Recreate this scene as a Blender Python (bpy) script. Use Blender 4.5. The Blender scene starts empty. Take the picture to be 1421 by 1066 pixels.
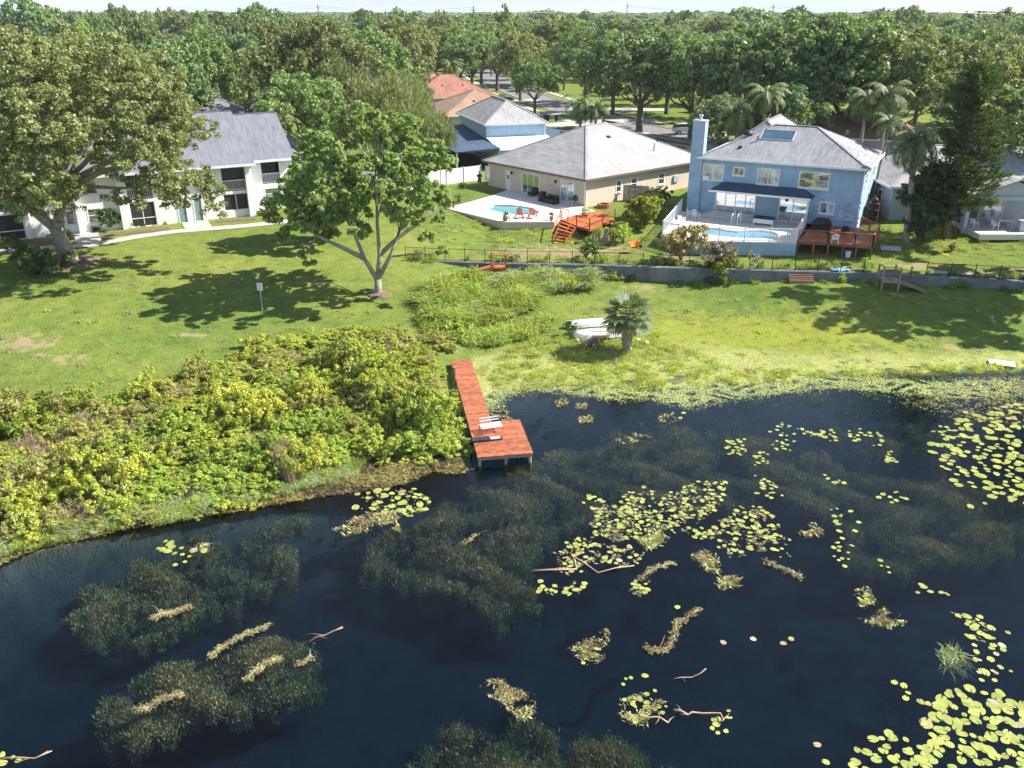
import bpy, math, random
import numpy as np
from mathutils import Vector, Matrix
PI = math.pi
rnd = random.Random(7)
rs = np.random.RandomState(7)
S = bpy.context.scene
COL = S.collection

# ---------------------------------------------------------------- camera, world, sun, exposure
CAMZ = 22.0
PITCH = math.radians(23.3)
cam_d = bpy.data.cameras.new('camera'); cam = bpy.data.objects.new('camera', cam_d); COL.objects.link(cam)
cam.location = (0, 0, CAMZ); cam.rotation_euler = (PI/2 - PITCH, 0, 0)
cam_d.sensor_width = 36; cam_d.lens = 36*1200/1421; cam_d.clip_start = 0.5; cam_d.clip_end = 20000
S.camera = cam
SUN_AZ = math.radians(12)      # from +X towards +Y
SUN_EL = math.radians(42)
SKY = 0.09
W = bpy.data.worlds.new("World"); S.world = W; W.use_nodes = True
nt = W.node_tree; N = nt.nodes; LK = nt.links; N.clear()
sky = N.new('ShaderNodeTexSky'); sky.sky_type = 'NISHITA'; sky.sun_disc = False
sky.sun_elevation = SUN_EL; sky.sun_rotation = PI/2 - SUN_AZ
sky.air_density = 1.0; sky.dust_density = 0.3; sky.ozone_density = 1.5
tc = N.new('ShaderNodeTexCoord')
mp = N.new('ShaderNodeMapping'); mp.inputs['Scale'].default_value = (1.2, 1.2, 16)
nz = N.new('ShaderNodeTexNoise'); nz.inputs['Scale'].default_value = 2.2; nz.inputs['Detail'].default_value = 6
cr = N.new('ShaderNodeValToRGB'); cr.color_ramp.elements[0].position = .42; cr.color_ramp.elements[1].position = .68
mx = N.new('ShaderNodeMixRGB'); mx.inputs['Color2'].default_value = (5.0, 5.4, 6.0, 1)
ml = N.new('ShaderNodeMath'); ml.operation = 'MULTIPLY'; ml.inputs[1].default_value = .55
bg = N.new('ShaderNodeBackground'); bg.inputs['Strength'].default_value = SKY
wo = N.new('ShaderNodeOutputWorld')
LK.new(tc.outputs['Generated'], mp.inputs['Vector']); LK.new(mp.outputs[0], nz.inputs['Vector'])
LK.new(nz.outputs['Fac'], cr.inputs[0]); LK.new(cr.outputs[0], ml.inputs[0]); LK.new(ml.outputs[0], mx.inputs['Fac'])
sx = N.new('ShaderNodeSeparateXYZ'); LK.new(tc.outputs['Generated'], sx.inputs[0])
hr = N.new('ShaderNodeMapRange'); hr.inputs['From Min'].default_value = 0; hr.inputs['From Max'].default_value = .16; hr.inputs['To Min'].default_value = .8; hr.inputs['To Max'].default_value = 0; LK.new(sx.outputs['Z'], hr.inputs['Value'])
mh = N.new('ShaderNodeMixRGB'); mh.inputs['Color2'].default_value = (3.2, 4.0, 5.2, 1); LK.new(hr.outputs[0], mh.inputs['Fac']); LK.new(sky.outputs[0], mh.inputs['Color1'])
LK.new(mh.outputs[0], mx.inputs['Color1']); LK.new(mx.outputs[0], bg.inputs['Color']); LK.new(bg.outputs[0], wo.inputs[0])
sd = bpy.data.lights.new('sun', 'SUN'); so = bpy.data.objects.new('sun', sd); COL.objects.link(so)
sd.energy = 5.0; sd.angle = math.radians(.55); sd.color = (1, .955, .87)
sdir = Vector((math.cos(SUN_EL)*math.cos(SUN_AZ), math.cos(SUN_EL)*math.sin(SUN_AZ), math.sin(SUN_EL)))
so.rotation_euler = sdir.to_track_quat('Z', 'Y').to_euler(); so.location = (60, 20, 80)
S.view_settings.view_transform = 'Standard'; S.view_settings.look = 'None'
S.view_settings.exposure = 1.2; S.view_settings.gamma = 1; S.view_settings.use_curve_mapping = False
S.cycles.use_denoising = True
S.cycles.max_bounces = 6; S.cycles.diffuse_bounces = 2; S.cycles.glossy_bounces = 3
S.cycles.transmission_bounces = 3; S.cycles.transparent_max_bounces = 8; S.cycles.volume_bounces = 0
S.cycles.sample_clamp_indirect = 6

# ---------------------------------------------------------------- geometry of the place
_F = np.array([0, math.cos(PITCH), -math.sin(PITCH)]); _U = np.array([0, math.sin(PITCH), math.cos(PITCH)]); _C = np.array([0, 0, CAMZ])
def ray(px, py): return _F + np.array([1., 0, 0])*((px-710.5)/1200) - _U*((py-533)/1200)
def hz(px, py, z=0.0):
    d = ray(px, py); p = _C + d*((z-CAMZ)/d[2]); return Vector((p[0], p[1], z))
def atD(px, D):      # lateral place of a far thing seen at column px, D metres out
    return (px-710.5)/1200*(D*math.cos(PITCH)+18*math.sin(PITCH))
SHX = np.array([-400, -150, -60, -22.4, -17.3, -11.7, -6.5, -3.6, -2.5, -.5, 4.1, 9.4, 13, 16, 20, 24.7, 33.8, 45, 70, 150, 400.])
SHY = np.array([-300, -70, 8, 31.8, 34.9, 37.2, 40.7, 44.8, 48.6, 50.2, 51.0, 50.4, 51.3, 51.2, 52.4, 52.6, 53.6, 56, 66, 110, 260.])
WX = np.array([-9.2, -.6, 7, 11.8, 19.7, 28.9, 40.7, 60]); WY = np.array([72.8, 71.6, 71.2, 70.5, 69.6, 68.8, 66.3, 62])
def sst(t): t = np.clip(t, 0, 1); return t*t*(3-2*t)
def wob(x, y):
    return (np.sin(x*1.7+np.sin(y*1.3)*1.4)*np.sin(y*1.9+1.1*np.sin(x*.9)) + .6*np.sin(x*3.9+y*2.3)*np.sin(y*4.3-x*1.1) + .35*np.sin(x*8.1-y*5.7)*np.sin(y*9.3+x*2))/1.6
def hgt(x, y):
    x = np.asarray(x, float); y = np.asarray(y, float)
    d = (y-np.interp(x, SHX, SHY))*.86
    ysh = np.interp(x, SHX, SHY); yw = np.interp(x, WX, WY); wr = sst((x-14)/10); land = 3.4*sst(d/44)*(1-wr) + 1.6*sst((y-ysh)/np.maximum(yw-ysh, 4)*.92)*wr + .035*np.clip(d, 0, 1)
    yw = np.interp(x, WX, WY); b = y-yw
    w = sst((x+14)/5)*sst((75-x)/10)
    up = 2.25 + 1.15*sst((b-2)/20)
    land = np.where(b > .35, land*(1-w)+np.maximum(up, land)*w, land)
    z = np.where(d > 0, land, -2.9*(1-np.exp(d/3.2)))
    near = np.exp(-(d/2.6)**2)
    z = z + .14*near*wob(x*.8, y*.8) + .03*sst(d/3)*np.sin(x*.7)*np.sin(y*.6)*(1-sst((y-66)/6))
    return z
def g(x, y): return float(hgt(x, y))
def G(px, py):
    z = 2.0
    for _ in range(14):
        p = hz(px, py, z); z = z*.4 + .6*g(p.x, p.y)
    p = hz(px, py, z); return Vector((p.x, p.y, g(p.x, p.y)))
def Zm(x0, y0, s): return lambda X, Y: (x0+X/s, y0+Y/s)

class Fr:            # a building's own frame on the ground
    def __init__(s, x, y, z, deg): s.o = np.array([x, y, z]); s.a = math.radians(deg); s.c, s.s_ = math.cos(s.a), math.sin(s.a)
    def loc(s, p): q = np.array(p, float)-s.o; return np.array([q[0]*s.c+q[1]*s.s_, -q[0]*s.s_+q[1]*s.c, q[2]])
    def wor(s, x, y, z=0): return Vector((s.o[0]+x*s.c-y*s.s_, s.o[1]+x*s.s_+y*s.c, s.o[2]+z))
    def hit(s, p, ax, v):
        c = s.loc(_C); d = ray(*p); d = np.array([d[0]*s.c+d[1]*s.s_, -d[0]*s.s_+d[1]*s.c, d[2]])
        return c + d*((v-c[ax])/d[ax])
    def onx(s, p, x=0.): q = s.hit(p, 0, x); return q[1], q[2]
    def ony(s, p, y=0.): q = s.hit(p, 1, y); return q[0], q[2]
    def flat(s, p, z=0.): q = s.hit(p, 2, z); return q[0], q[1]

# ---------------------------------------------------------------- materials
def newmat(name):
    m = bpy.data.materials.new(name); m.use_nodes = True; t = m.node_tree; t.nodes.clear(); return m, t.nodes, t.links
def c4(c): return (c[0], c[1], c[2], 1)
def noise(n, l, scale, detail=4, coord='Object', rough=.55, stretch=None):
    t = n.new('ShaderNodeTexCoord'); x = n.new('ShaderNodeTexNoise')
    x.inputs['Scale'].default_value = scale; x.inputs['Detail'].default_value = detail; x.inputs['Roughness'].default_value = rough
    src = t.outputs[coord]
    if stretch:
        q = n.new('ShaderNodeMapping'); q.inputs['Scale'].default_value = stretch; l.new(src, q.inputs['Vector']); src = q.outputs[0]
    l.new(src, x.inputs['Vector']); return x.outputs['Fac']
def ramp(n, l, fac, stops):
    r = n.new('ShaderNodeValToRGB'); e = r.color_ramp.elements
    while len(e) < len(stops): e.new(.5)
    for i, (p, c) in enumerate(stops): e[i].position = p; e[i].color = c4(c) if isinstance(c, (tuple, list)) else (c, c, c, 1)
    l.new(fac, r.inputs[0]); return r.outputs[0]
def mixc(n, l, a, b, fac=.5, mode='MIX'):
    m = n.new('ShaderNodeMixRGB'); m.blend_type = mode
    for k, v in (('Color1', a), ('Color2', b), ('Fac', fac)):
        if hasattr(v, 'links'): l.new(v, m.inputs[k])
        elif isinstance(v, (tuple, list)): m.inputs[k].default_value = c4(v)
        else: m.inputs[k].default_value = v
    return m.outputs[0]
def finish(m, n, l, col, rough=.7, bump=None, bstr=.3, bdist=.02, metal=0, spec=.3, extra=None):
    p = n.new('ShaderNodeBsdfPrincipled')
    if hasattr(col, 'links'): l.new(col, p.inputs['Base Color'])
    else: p.inputs['Base Color'].default_value = c4(col)
    p.inputs['Roughness'].default_value = rough; p.inputs['Metallic'].default_value = metal
    p.inputs['Specular IOR Level'].default_value = spec
    if bump is not None:
        b = n.new('ShaderNodeBump'); b.inputs['Strength'].default_value = bstr; b.inputs['Distance'].default_value = bdist
        l.new(bump, b.inputs['Height']); l.new(b.outputs[0], p.inputs['Normal'])
    o = n.new('ShaderNodeOutputMaterial'); l.new(p.outputs[0], o.inputs[0]); return m
def plain(name, col, rough=.6, var=.25, scale=3, metal=0, spec=.3, detail=5, bstr=.15):
    m, n, l = newmat(name)
    f = noise(n, l, scale, detail, rough=.65)
    lo = tuple(c*(1-var) for c in col); hi = tuple(min(1, c*(1+var*.6)) for c in col)
    c = ramp(n, l, f, [(.3, lo), (.7, hi)])
    return finish(m, n, l, c, rough, noise(n, l, scale*9, 3), bstr, .01, metal, spec)
def leafmat(name, c1, c2, trans=.3, patch=None, rough=.55, pscale=.35):
    m, n, l = newmat(name)
    gm = n.new('ShaderNodeNewGeometry'); oi = n.new('ShaderNodeObjectInfo')
    col = mixc(n, l, c1, c2, gm.outputs['Random Per Island'])
    if patch:
        f = ramp(n, l, noise(n, l, pscale, 3), [(.45, 0.), (.6, 1.)]); col = mixc(n, l, col, patch, f)
    v = n.new('ShaderNodeMapRange'); v.inputs['To Min'].default_value = .82; v.inputs['To Max'].default_value = 1.22
    l.new(oi.outputs['Random'], v.inputs['Value'])
    hs = n.new('ShaderNodeHueSaturation'); l.new(col, hs.inputs['Color']); l.new(v.outputs[0], hs.inputs['Value'])
    h2 = n.new('ShaderNodeMapRange'); h2.inputs['To Min'].default_value = .487; h2.inputs['To Max'].default_value = .514
    ra = n.new('ShaderNodeMath'); ra.operation = 'FRACT'; rb = n.new('ShaderNodeMath'); rb.operation = 'MULTIPLY'; rb.inputs[1].default_value = 7.3
    l.new(oi.outputs['Random'], rb.inputs[0]); l.new(rb.outputs[0], ra.inputs[0]); l.new(ra.outputs[0], h2.inputs['Value']); l.new(h2.outputs[0], hs.inputs['Hue'])
    col = hs.outputs[0]
    p = n.new('ShaderNodeBsdfPrincipled'); l.new(col, p.inputs['Base Color']); p.inputs['Roughness'].default_value = rough
    p.inputs['Specular IOR Level'].default_value = .35
    tr = n.new('ShaderNodeBsdfTranslucent'); c2_ = mixc(n, l, col, (1.25, 1.15, .5), 1, 'MULTIPLY'); l.new(c2_, tr.inputs['Color'])
    mx = n.new('ShaderNodeMixShader'); mx.inputs[0].default_value = trans
    l.new(p.outputs[0], mx.inputs[1]); l.new(tr.outputs[0], mx.inputs[2])
    o = n.new('ShaderNodeOutputMaterial'); l.new(mx.outputs[0], o.inputs[0]); return m
def woodmat(name, col, rough=.55, var=.35, stretch=(1, 1, 1), scale=5):
    m, n, l = newmat(name)
    oi = n.new('ShaderNodeObjectInfo')
    f = noise(n, l, scale, 6, stretch=stretch, rough=.6)
    c = ramp(n, l, f, [(.3, tuple(c*(1-var) for c in col)), (.7, tuple(c*(1+var*.5) for c in col))])
    v = n.new('ShaderNodeMapRange'); v.inputs['To Min'].default_value = .72; v.inputs['To Max'].default_value = 1.22
    l.new(oi.outputs['Random'], v.inputs['Value'])
    hs = n.new('ShaderNodeHueSaturation'); l.new(c, hs.inputs['Color']); l.new(v.outputs[0], hs.inputs['Value'])
    return finish(m, n, l, hs.outputs[0], rough, f, .2, .01, 0, .4)
def roofmat(name, col, streak=.25):
    m, n, l = newmat(name)
    a = noise(n, l, .5, 4, stretch=(1, 1, 1)); b = noise(n, l, 9, 3)
    c = ramp(n, l, a, [(.3, tuple(x*(1-streak) for x in col)), (.65, col)])
    c = mixc(n, l, c, ramp(n, l, b, [(.25, .72), (.75, 1.2)]), 1, 'MULTIPLY')
    t = n.new('ShaderNodeTexCoord'); sp = n.new('ShaderNodeSeparateXYZ'); l.new(t.outputs['Object'], sp.inputs[0])
    w = n.new('ShaderNodeMath'); w.operation = 'MULTIPLY'; w.inputs[1].default_value = 15; l.new(sp.outputs['Z'], w.inputs[0])
    fr = n.new('ShaderNodeMath'); fr.operation = 'FRACT'; l.new(w.outputs[0], fr.inputs[0])
    c = mixc(n, l, c, ramp(n, l, fr.outputs[0], [(0., .82), (.3, 1.)]), 1, 'MULTIPLY')
    st = noise(n, l, 1.3, 5, stretch=(3.2, .5, .4)); c = mixc(n, l, c, ramp(n, l, st, [(.35, .78), (.6, 1.03)]), 1, 'MULTIPLY')
    return finish(m, n, l, c, .85, b, .4, .02, 0, .2)
def stucco(name, col, stain=.18, blocks=0, dirt=(.25, .27, .25)):
    m, n, l = newmat(name)
    a = noise(n, l, .7, 6, rough=.7); c = ramp(n, l, a, [(.3, tuple(x*(1-stain) for x in col)), (.6, col)])
    s2 = noise(n, l, 1.0, 6, stretch=(2.4, 2.4, .35), rough=.7); c = mixc(n, l, c, dirt, mixc(n, l, (0, 0, 0), ramp(n, l, s2, [(.56, 0.), (.8, .55)]), 1))
    c = mixc(n, l, c, ramp(n, l, noise(n, l, 30, 2), [(.3, .9), (.7, 1.06)]), 1, 'MULTIPLY')
    return finish(m, n, l, c, .8, noise(n, l, 22, 4), .3, .02, 0, .25)
def glassmat(name, tint=(.06, .08, .1), mirror=.35):
    m, n, l = newmat(name)
    p = n.new('ShaderNodeBsdfPrincipled'); p.inputs['Roughness'].default_value = .06; p.inputs['Specular IOR Level'].default_value = .8
    c = ramp(n, l, noise(n, l, 1.2, 2), [(.35, tuple(x*.5 for x in tint)), (.65, tuple(x*1.3 for x in tint))]); l.new(c, p.inputs['Base Color'])
    gl = n.new('ShaderNodeBsdfGlossy'); gl.inputs['Roughness'].default_value = .02; gl.inputs['Color'].default_value = (.9, .93, .95, 1)
    mx = n.new('ShaderNodeMixShader'); mx.inputs[0].default_value = mirror; l.new(p.outputs[0], mx.inputs[1]); l.new(gl.outputs[0], mx.inputs[2])
    o = n.new('ShaderNodeOutputMaterial'); l.new(mx.outputs[0], o.inputs[0]); return m

def grassmat():
    m, n, l = newmat('lawn')
    tc_ = n.new('ShaderNodeTexCoord'); sp = n.new('ShaderNodeSeparateXYZ'); l.new(tc_.outputs['Object'], sp.inputs[0])
    a = noise(n, l, .09, 5, rough=.6); b = noise(n, l, .9, 6, rough=.7); c_ = noise(n, l, 7, 4, rough=.75)
    base = ramp(n, l, a, [(.3, (.095, .15, .032)), (.52, (.15, .195, .042)), (.72, (.215, .235, .055))])
    base = mixc(n, l, base, ramp(n, l, b, [(.25, (.52, .6, .5)), (.5, (1, 1, 1)), (.78, (1.4, 1.28, 1.2))]), 1, 'MULTIPLY')
    base = mixc(n, l, base, ramp(n, l, c_, [(.28, (.5, .56, .5)), (.5, (1, 1, 1)), (.75, (1.5, 1.4, 1.3))]), 1, 'MULTIPLY')
    def blob(cx, cy, rx, ry):
        q = n.new('ShaderNodeMapping'); q.vector_type = 'POINT'; q.inputs['Location'].default_value = (-cx/rx, -cy/ry, 0); q.inputs['Scale'].default_value = (1/rx, 1/ry, 0)
        l.new(tc_.outputs['Object'], q.inputs['Vector']); ln = n.new('ShaderNodeVectorMath'); ln.operation = 'LENGTH'; l.new(q.outputs[0], ln.inputs[0])
        ad = n.new('ShaderNodeMath'); ad.operation = 'ADD'; l.new(ln.outputs['Value'], ad.inputs[0])
        nn = n.new('ShaderNodeMath'); nn.operation = 'MULTIPLY_ADD'; nn.inputs[1].default_value = 4.4; nn.inputs[2].default_value = -2.1
        l.new(noise(n, l, 1.1, 6, rough=.75), nn.inputs[0]); l.new(nn.outputs[0], ad.inputs[1]); return ramp(n, l, ad.outputs[0], [(.35, 1.), (.85, 0.)])
    dry = (.34, .25, .15)
    for bl in ((-32, 53.5, 2.6, 1.7), (-29, 51.5, 3.0, .8), (-22, 56, 1.2, .4), (24, 62, 2.0, .4), (-15, 66, 2.2, .4), (6, 60, 2.5, .4), (3, 75.5, 7, 3.6), (9, 76.5, 3, 2.5), (34, 71, 4, 1.4), (31, 57, 1.6, .6), (1.2, 55.5, 3, .8), (41, 69.2, 6, 1), (11, 68.8, 2, .9), (-37, 69, 4.6, 1.3), (15, 73.5, 2.5, 2)):
        base = mixc(n, l, base, dry, mixc(n, l, (0, 0, 0), blob(*bl), .75))
    base = mixc(n, l, base, (.29, .3, .035), mixc(n, l, (0, 0, 0), blob(17, 59, 17, 6), .6))
    # marshy margin: duckweed on the wet edge
    dw = ramp(n, l, noise(n, l, 5, 5, rough=.75), [(.3, (.17, .19, .05)), (.5, (.3, .32, .1)), (.7, (.42, .41, .17))])
    zz = n.new('ShaderNodeMath'); zz.operation = 'MULTIPLY_ADD'; zz.inputs[1].default_value = 1; l.new(sp.outputs['Z'], zz.inputs[0])
    nn2 = n.new('ShaderNodeMath'); nn2.operation = 'MULTIPLY_ADD'; nn2.inputs[1].default_value = .3; nn2.inputs[2].default_value = -.15; l.new(noise(n, l, .8, 5), nn2.inputs[0]); l.new(nn2.outputs[0], zz.inputs[2])
    base = mixc(n, l, dw, base, ramp(n, l, zz.outputs[0], [(.1, 0.), (.23, 1.)]))
    # lake bed below the water
    bed = ramp(n, l, noise(n, l, .5, 5), [(.3, (.065, .08, .075)), (.7, (.15, .155, .12))])
    z2 = n.new('ShaderNodeMapRange'); z2.inputs['From Min'].default_value = -.16; z2.inputs['From Max'].default_value = -.02; l.new(sp.outputs['Z'], z2.inputs['Value'])
    base = mixc(n, l, bed, base, z2.outputs[0])
    return finish(m, n, l, base, .95, c_, .9, .12, 0, .08)

def watermat():
    m, n, l = newmat('water')
    tr = n.new('ShaderNodeBsdfTransparent'); tr.inputs[0].default_value = (.95, .98, 1, 1)
    gl = n.new('ShaderNodeBsdfGlossy'); gl.inputs['Roughness'].default_value = .03
    w1 = noise(n, l, 1.1, 4, stretch=(1, 2.2, 1)); w2 = noise(n, l, 9, 3, stretch=(1, 2, 1))
    w = mixc(n, l, w1, w2, .3)
    b = n.new('ShaderNodeBump'); b.inputs['Strength'].default_value = .4; b.inputs['Distance'].default_value = .06; l.new(w, b.inputs['Height'])
    fr = n.new('ShaderNodeFresnel'); fr.inputs['IOR'].default_value = 1.333
    l.new(b.outputs[0], fr.inputs['Normal']); l.new(b.outputs[0], gl.inputs['Normal'])
    mx = n.new('ShaderNodeMixShader'); l.new(fr.outputs[0], mx.inputs[0]); l.new(tr.outputs[0], mx.inputs[1]); l.new(gl.outputs[0], mx.inputs[2])
    va = n.new('ShaderNodeVolumeAbsorption'); va.inputs['Color'].default_value = (.4, .62, .74, 1); va.inputs['Density'].default_value = .72
    o = n.new('ShaderNodeOutputMaterial'); l.new(mx.outputs[0], o.inputs[0]); l.new(va.outputs[0], o.inputs[1]); return m

MT = dict(
    lawn=grassmat(), water=watermat(),
    asphalt=plain('asphalt', (.2, .195, .2), .9, .3, 1.5), concrete=plain('concrete', (.4, .38, .35), .85, .2, 1.2),
    concrete_old=stucco('old_concrete', (.19, .2, .21), .5, dirt=(.05, .06, .055)), deck_pale=plain('pool_deck_paint', (.62, .58, .54), .7, .12, .8),
    paint_white=plain('white_paint', (.8, .8, .79), .5, .08, 2), vinyl=plain('white_vinyl', (.82, .82, .82), .35, .04, 2),
    tan=stucco('tan_stucco', (.62, .52, .42), .08), white_stucco=stucco('white_stucco', (.86, .85, .83), .08, dirt=(.5, .5, .48)),
    blue=stucco('blue_stucco', (.35, .49, .64), .34, dirt=(.4, .45, .47)), blue_brick=woodmat('blue_painted_brick', (.36, .48, .64), .8, .25), pale_blue=stucco('pale_blue_siding', (.5, .62, .72), .08),
    grey_blue=stucco('grey_blue_stucco', (.42, .48, .55), .1), cream=stucco('cream_stucco', (.6, .5, .38), .1),
    roof_grey=roofmat('grey_shingles', (.4, .385, .38), .2), roof_apt=roofmat('slate_grey_shingles', (.2, .205, .235), .12), roof_blue=roofmat('blue_grey_shingles', (.33, .33, .345)),
    roof_dark=roofmat('dark_blue_shingles', (.075, .12, .18)), roof_red=roofmat('terracotta_shingles', (.4, .19, .135)), roof_brown=roofmat('brown_shingles', (.3, .19, .15)),
    roof_pink=roofmat('tan_shingles', (.4, .26, .19)), fascia=plain('brown_fascia', (.16, .12, .1), .6),
    glass=glassmat('window_glass'), glass_mirror=glassmat('reflecting_glass', (.3, .28, .24), .55), glass_pale=glassmat('curtained_glass', (.6, .62, .62), .12),
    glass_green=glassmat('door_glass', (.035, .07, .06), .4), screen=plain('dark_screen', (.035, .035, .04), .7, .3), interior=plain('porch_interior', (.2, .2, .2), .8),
    green_door=plain('sage_green_door', (.2, .3, .28), .5, .1), black=plain('black_metal', (.02, .02, .022), .45, .3), dark_wicker=plain('dark_wicker', (.03, .028, .027), .6, .4, 20),
    red_wood=woodmat('red_stained_wood', (.44, .135, .06), .5, .5, scale=3), orange_wood=woodmat('orange_stained_wood', (.5, .13, .03), .45), brown_wood=woodmat('brown_wood', (.2, .1, .055), .6),
    old_wood=woodmat('weathered_wood', (.3, .24, .18), .8), orange_plastic=plain('orange_plastic', (.75, .2, .02), .4, .1), red_chair=plain('terracotta_plastic', (.5, .12, .05), .45, .15),
    bark=plain('bark', (.16, .13, .1), .9, .45, 3, bstr=.5), pale_bark=plain('pale_bark', (.3, .27, .23), .9, .35, 4, bstr=.5), palm_bark=plain('palm_bark', (.34, .29, .24), .9, .45, 6, bstr=.6),
    aluminium=plain('weathered_aluminium', (.6, .61, .62), .45, .2, 2, metal=.3), rust=plain('rusty_metal', (.28, .14, .08), .8, .4, 5),
    pool=plain('pool_water', (.13, .38, .42), .03, .15, 1.5, spec=.8, bstr=.25), pool_blue=plain('blue_pool_water', (.16, .36, .5), .03, .15, 1.5, spec=.8, bstr=.25),
    terracotta=plain('terracotta_pot', (.4, .17, .09), .8), stone=plain('pale_stone', (.55, .52, .46), .9), blue_tarp=plain('blue_tarp', (.2, .36, .66), .5, .3), grey_tarp=plain('grey_panel', (.42, .46, .52), .6),
    mulch=plain('mulch', (.17, .12, .085), .95, .5, 5), skin=plain('skin', (.42, .25, .18), .6, .1), navy=plain('dark_shirt', (.035, .03, .045), .8), shorts=plain('grey_shorts', (.09, .08, .09), .8),
    car_dark=plain('dark_car_paint', (.02, .025, .035), .2, .05, spec=.7), car_white=plain('white_car_paint', (.75, .75, .75), .25, .04, spec=.6), car_grey=plain('silver_car_paint', (.3, .31, .33), .25, .05, spec=.6), tyre=plain('tyre_rubber', (.02, .02, .02), .8),
    solar=glassmat('skylight_glass', (.03, .08, .09), .3),
    # foliage
    oak=leafmat('oak_leaves', (.1, .165, .05), (.37, .46, .19), .33), oak_dark=leafmat('dark_oak_leaves', (.07, .125, .05), (.32, .42, .19), .33), oak_olive=leafmat('olive_oak_leaves', (.1, .135, .045), (.35, .385, .165), .33),
    bright=leafmat('bright_tree_leaves', (.2, .33, .09), (.46, .6, .24), .48), feather=leafmat('feathery_leaves', (.13, .17, .06), (.26, .3, .13), .3), conifer=leafmat('conifer_needles', (.05, .085, .03), (.15, .2, .07), .25),
    ficus=leafmat('ficus_leaves', (.02, .045, .015), (.07, .11, .035), .2), palm=leafmat('palm_fronds', (.07, .12, .04), (.24, .29, .12), .3), sabal=leafmat('fan_palm_leaves', (.07, .12, .045), (.24, .29, .14), .3), dead_frond=leafmat('dead_fronds', (.22, .16, .09), (.4, .33, .2), .3),
    yellow=leafmat('yellow_green_brush', (.3, .36, .055), (.58, .62, .13), .42, (.24, .32, .06)), leafy=leafmat('shore_shrub_leaves', (.2, .3, .045), (.44, .54, .11), .42, (.44, .48, .08)), olive=leafmat('olive_brush', (.26, .28, .07), (.5, .48, .17), .38, (.13, .15, .045)),
    dry=leafmat('dry_stalks', (.27, .2, .13), (.46, .36, .26), .2), reed=leafmat('reed_blades', (.2, .3, .055), (.48, .54, .15), .4), reed_grey=leafmat('silvery_reed_blades', (.24, .33, .13), (.52, .58, .33), .4),
    cream_leaf=leafmat('variegated_leaves', (.33, .3, .1), (.6, .52, .25), .3), lime_leaf=leafmat('lime_leaves', (.22, .27, .03), (.42, .42, .06), .35), purple_leaf=leafmat('mauve_flowering_leaves', (.14, .17, .05), (.4, .3, .34), .3), garden=leafmat('garden_leaves', (.05, .1, .025), (.16, .22, .06), .3),
    weed=leafmat('submerged_weed', (.22, .2, .085), (.5, .45, .21), .15), mat=leafmat('floating_weed', (.22, .21, .07), (.5, .48, .2), .15, (.22, .17, .08), pscale=1.2), margin=leafmat('margin_weed', (.13, .105, .03), (.31, .26, .08), .15, (.1, .07, .03), pscale=.6),
    duck=leafmat('duckweed_leaves', (.3, .34, .09), (.46, .46, .17), .1),
    pad=leafmat('lily_pad', (.2, .3, .05), (.4, .44, .12), .2, (.42, .4, .12), .3, 1.5), pad_red=leafmat('old_lily_pad', (.34, .27, .14), (.46, .38, .24), .15), branch=plain('drowned_branch', (.45, .3, .2), .7, .3, 4), flower=plain('flower', (.5, .12, .3), .6),
)

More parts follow.
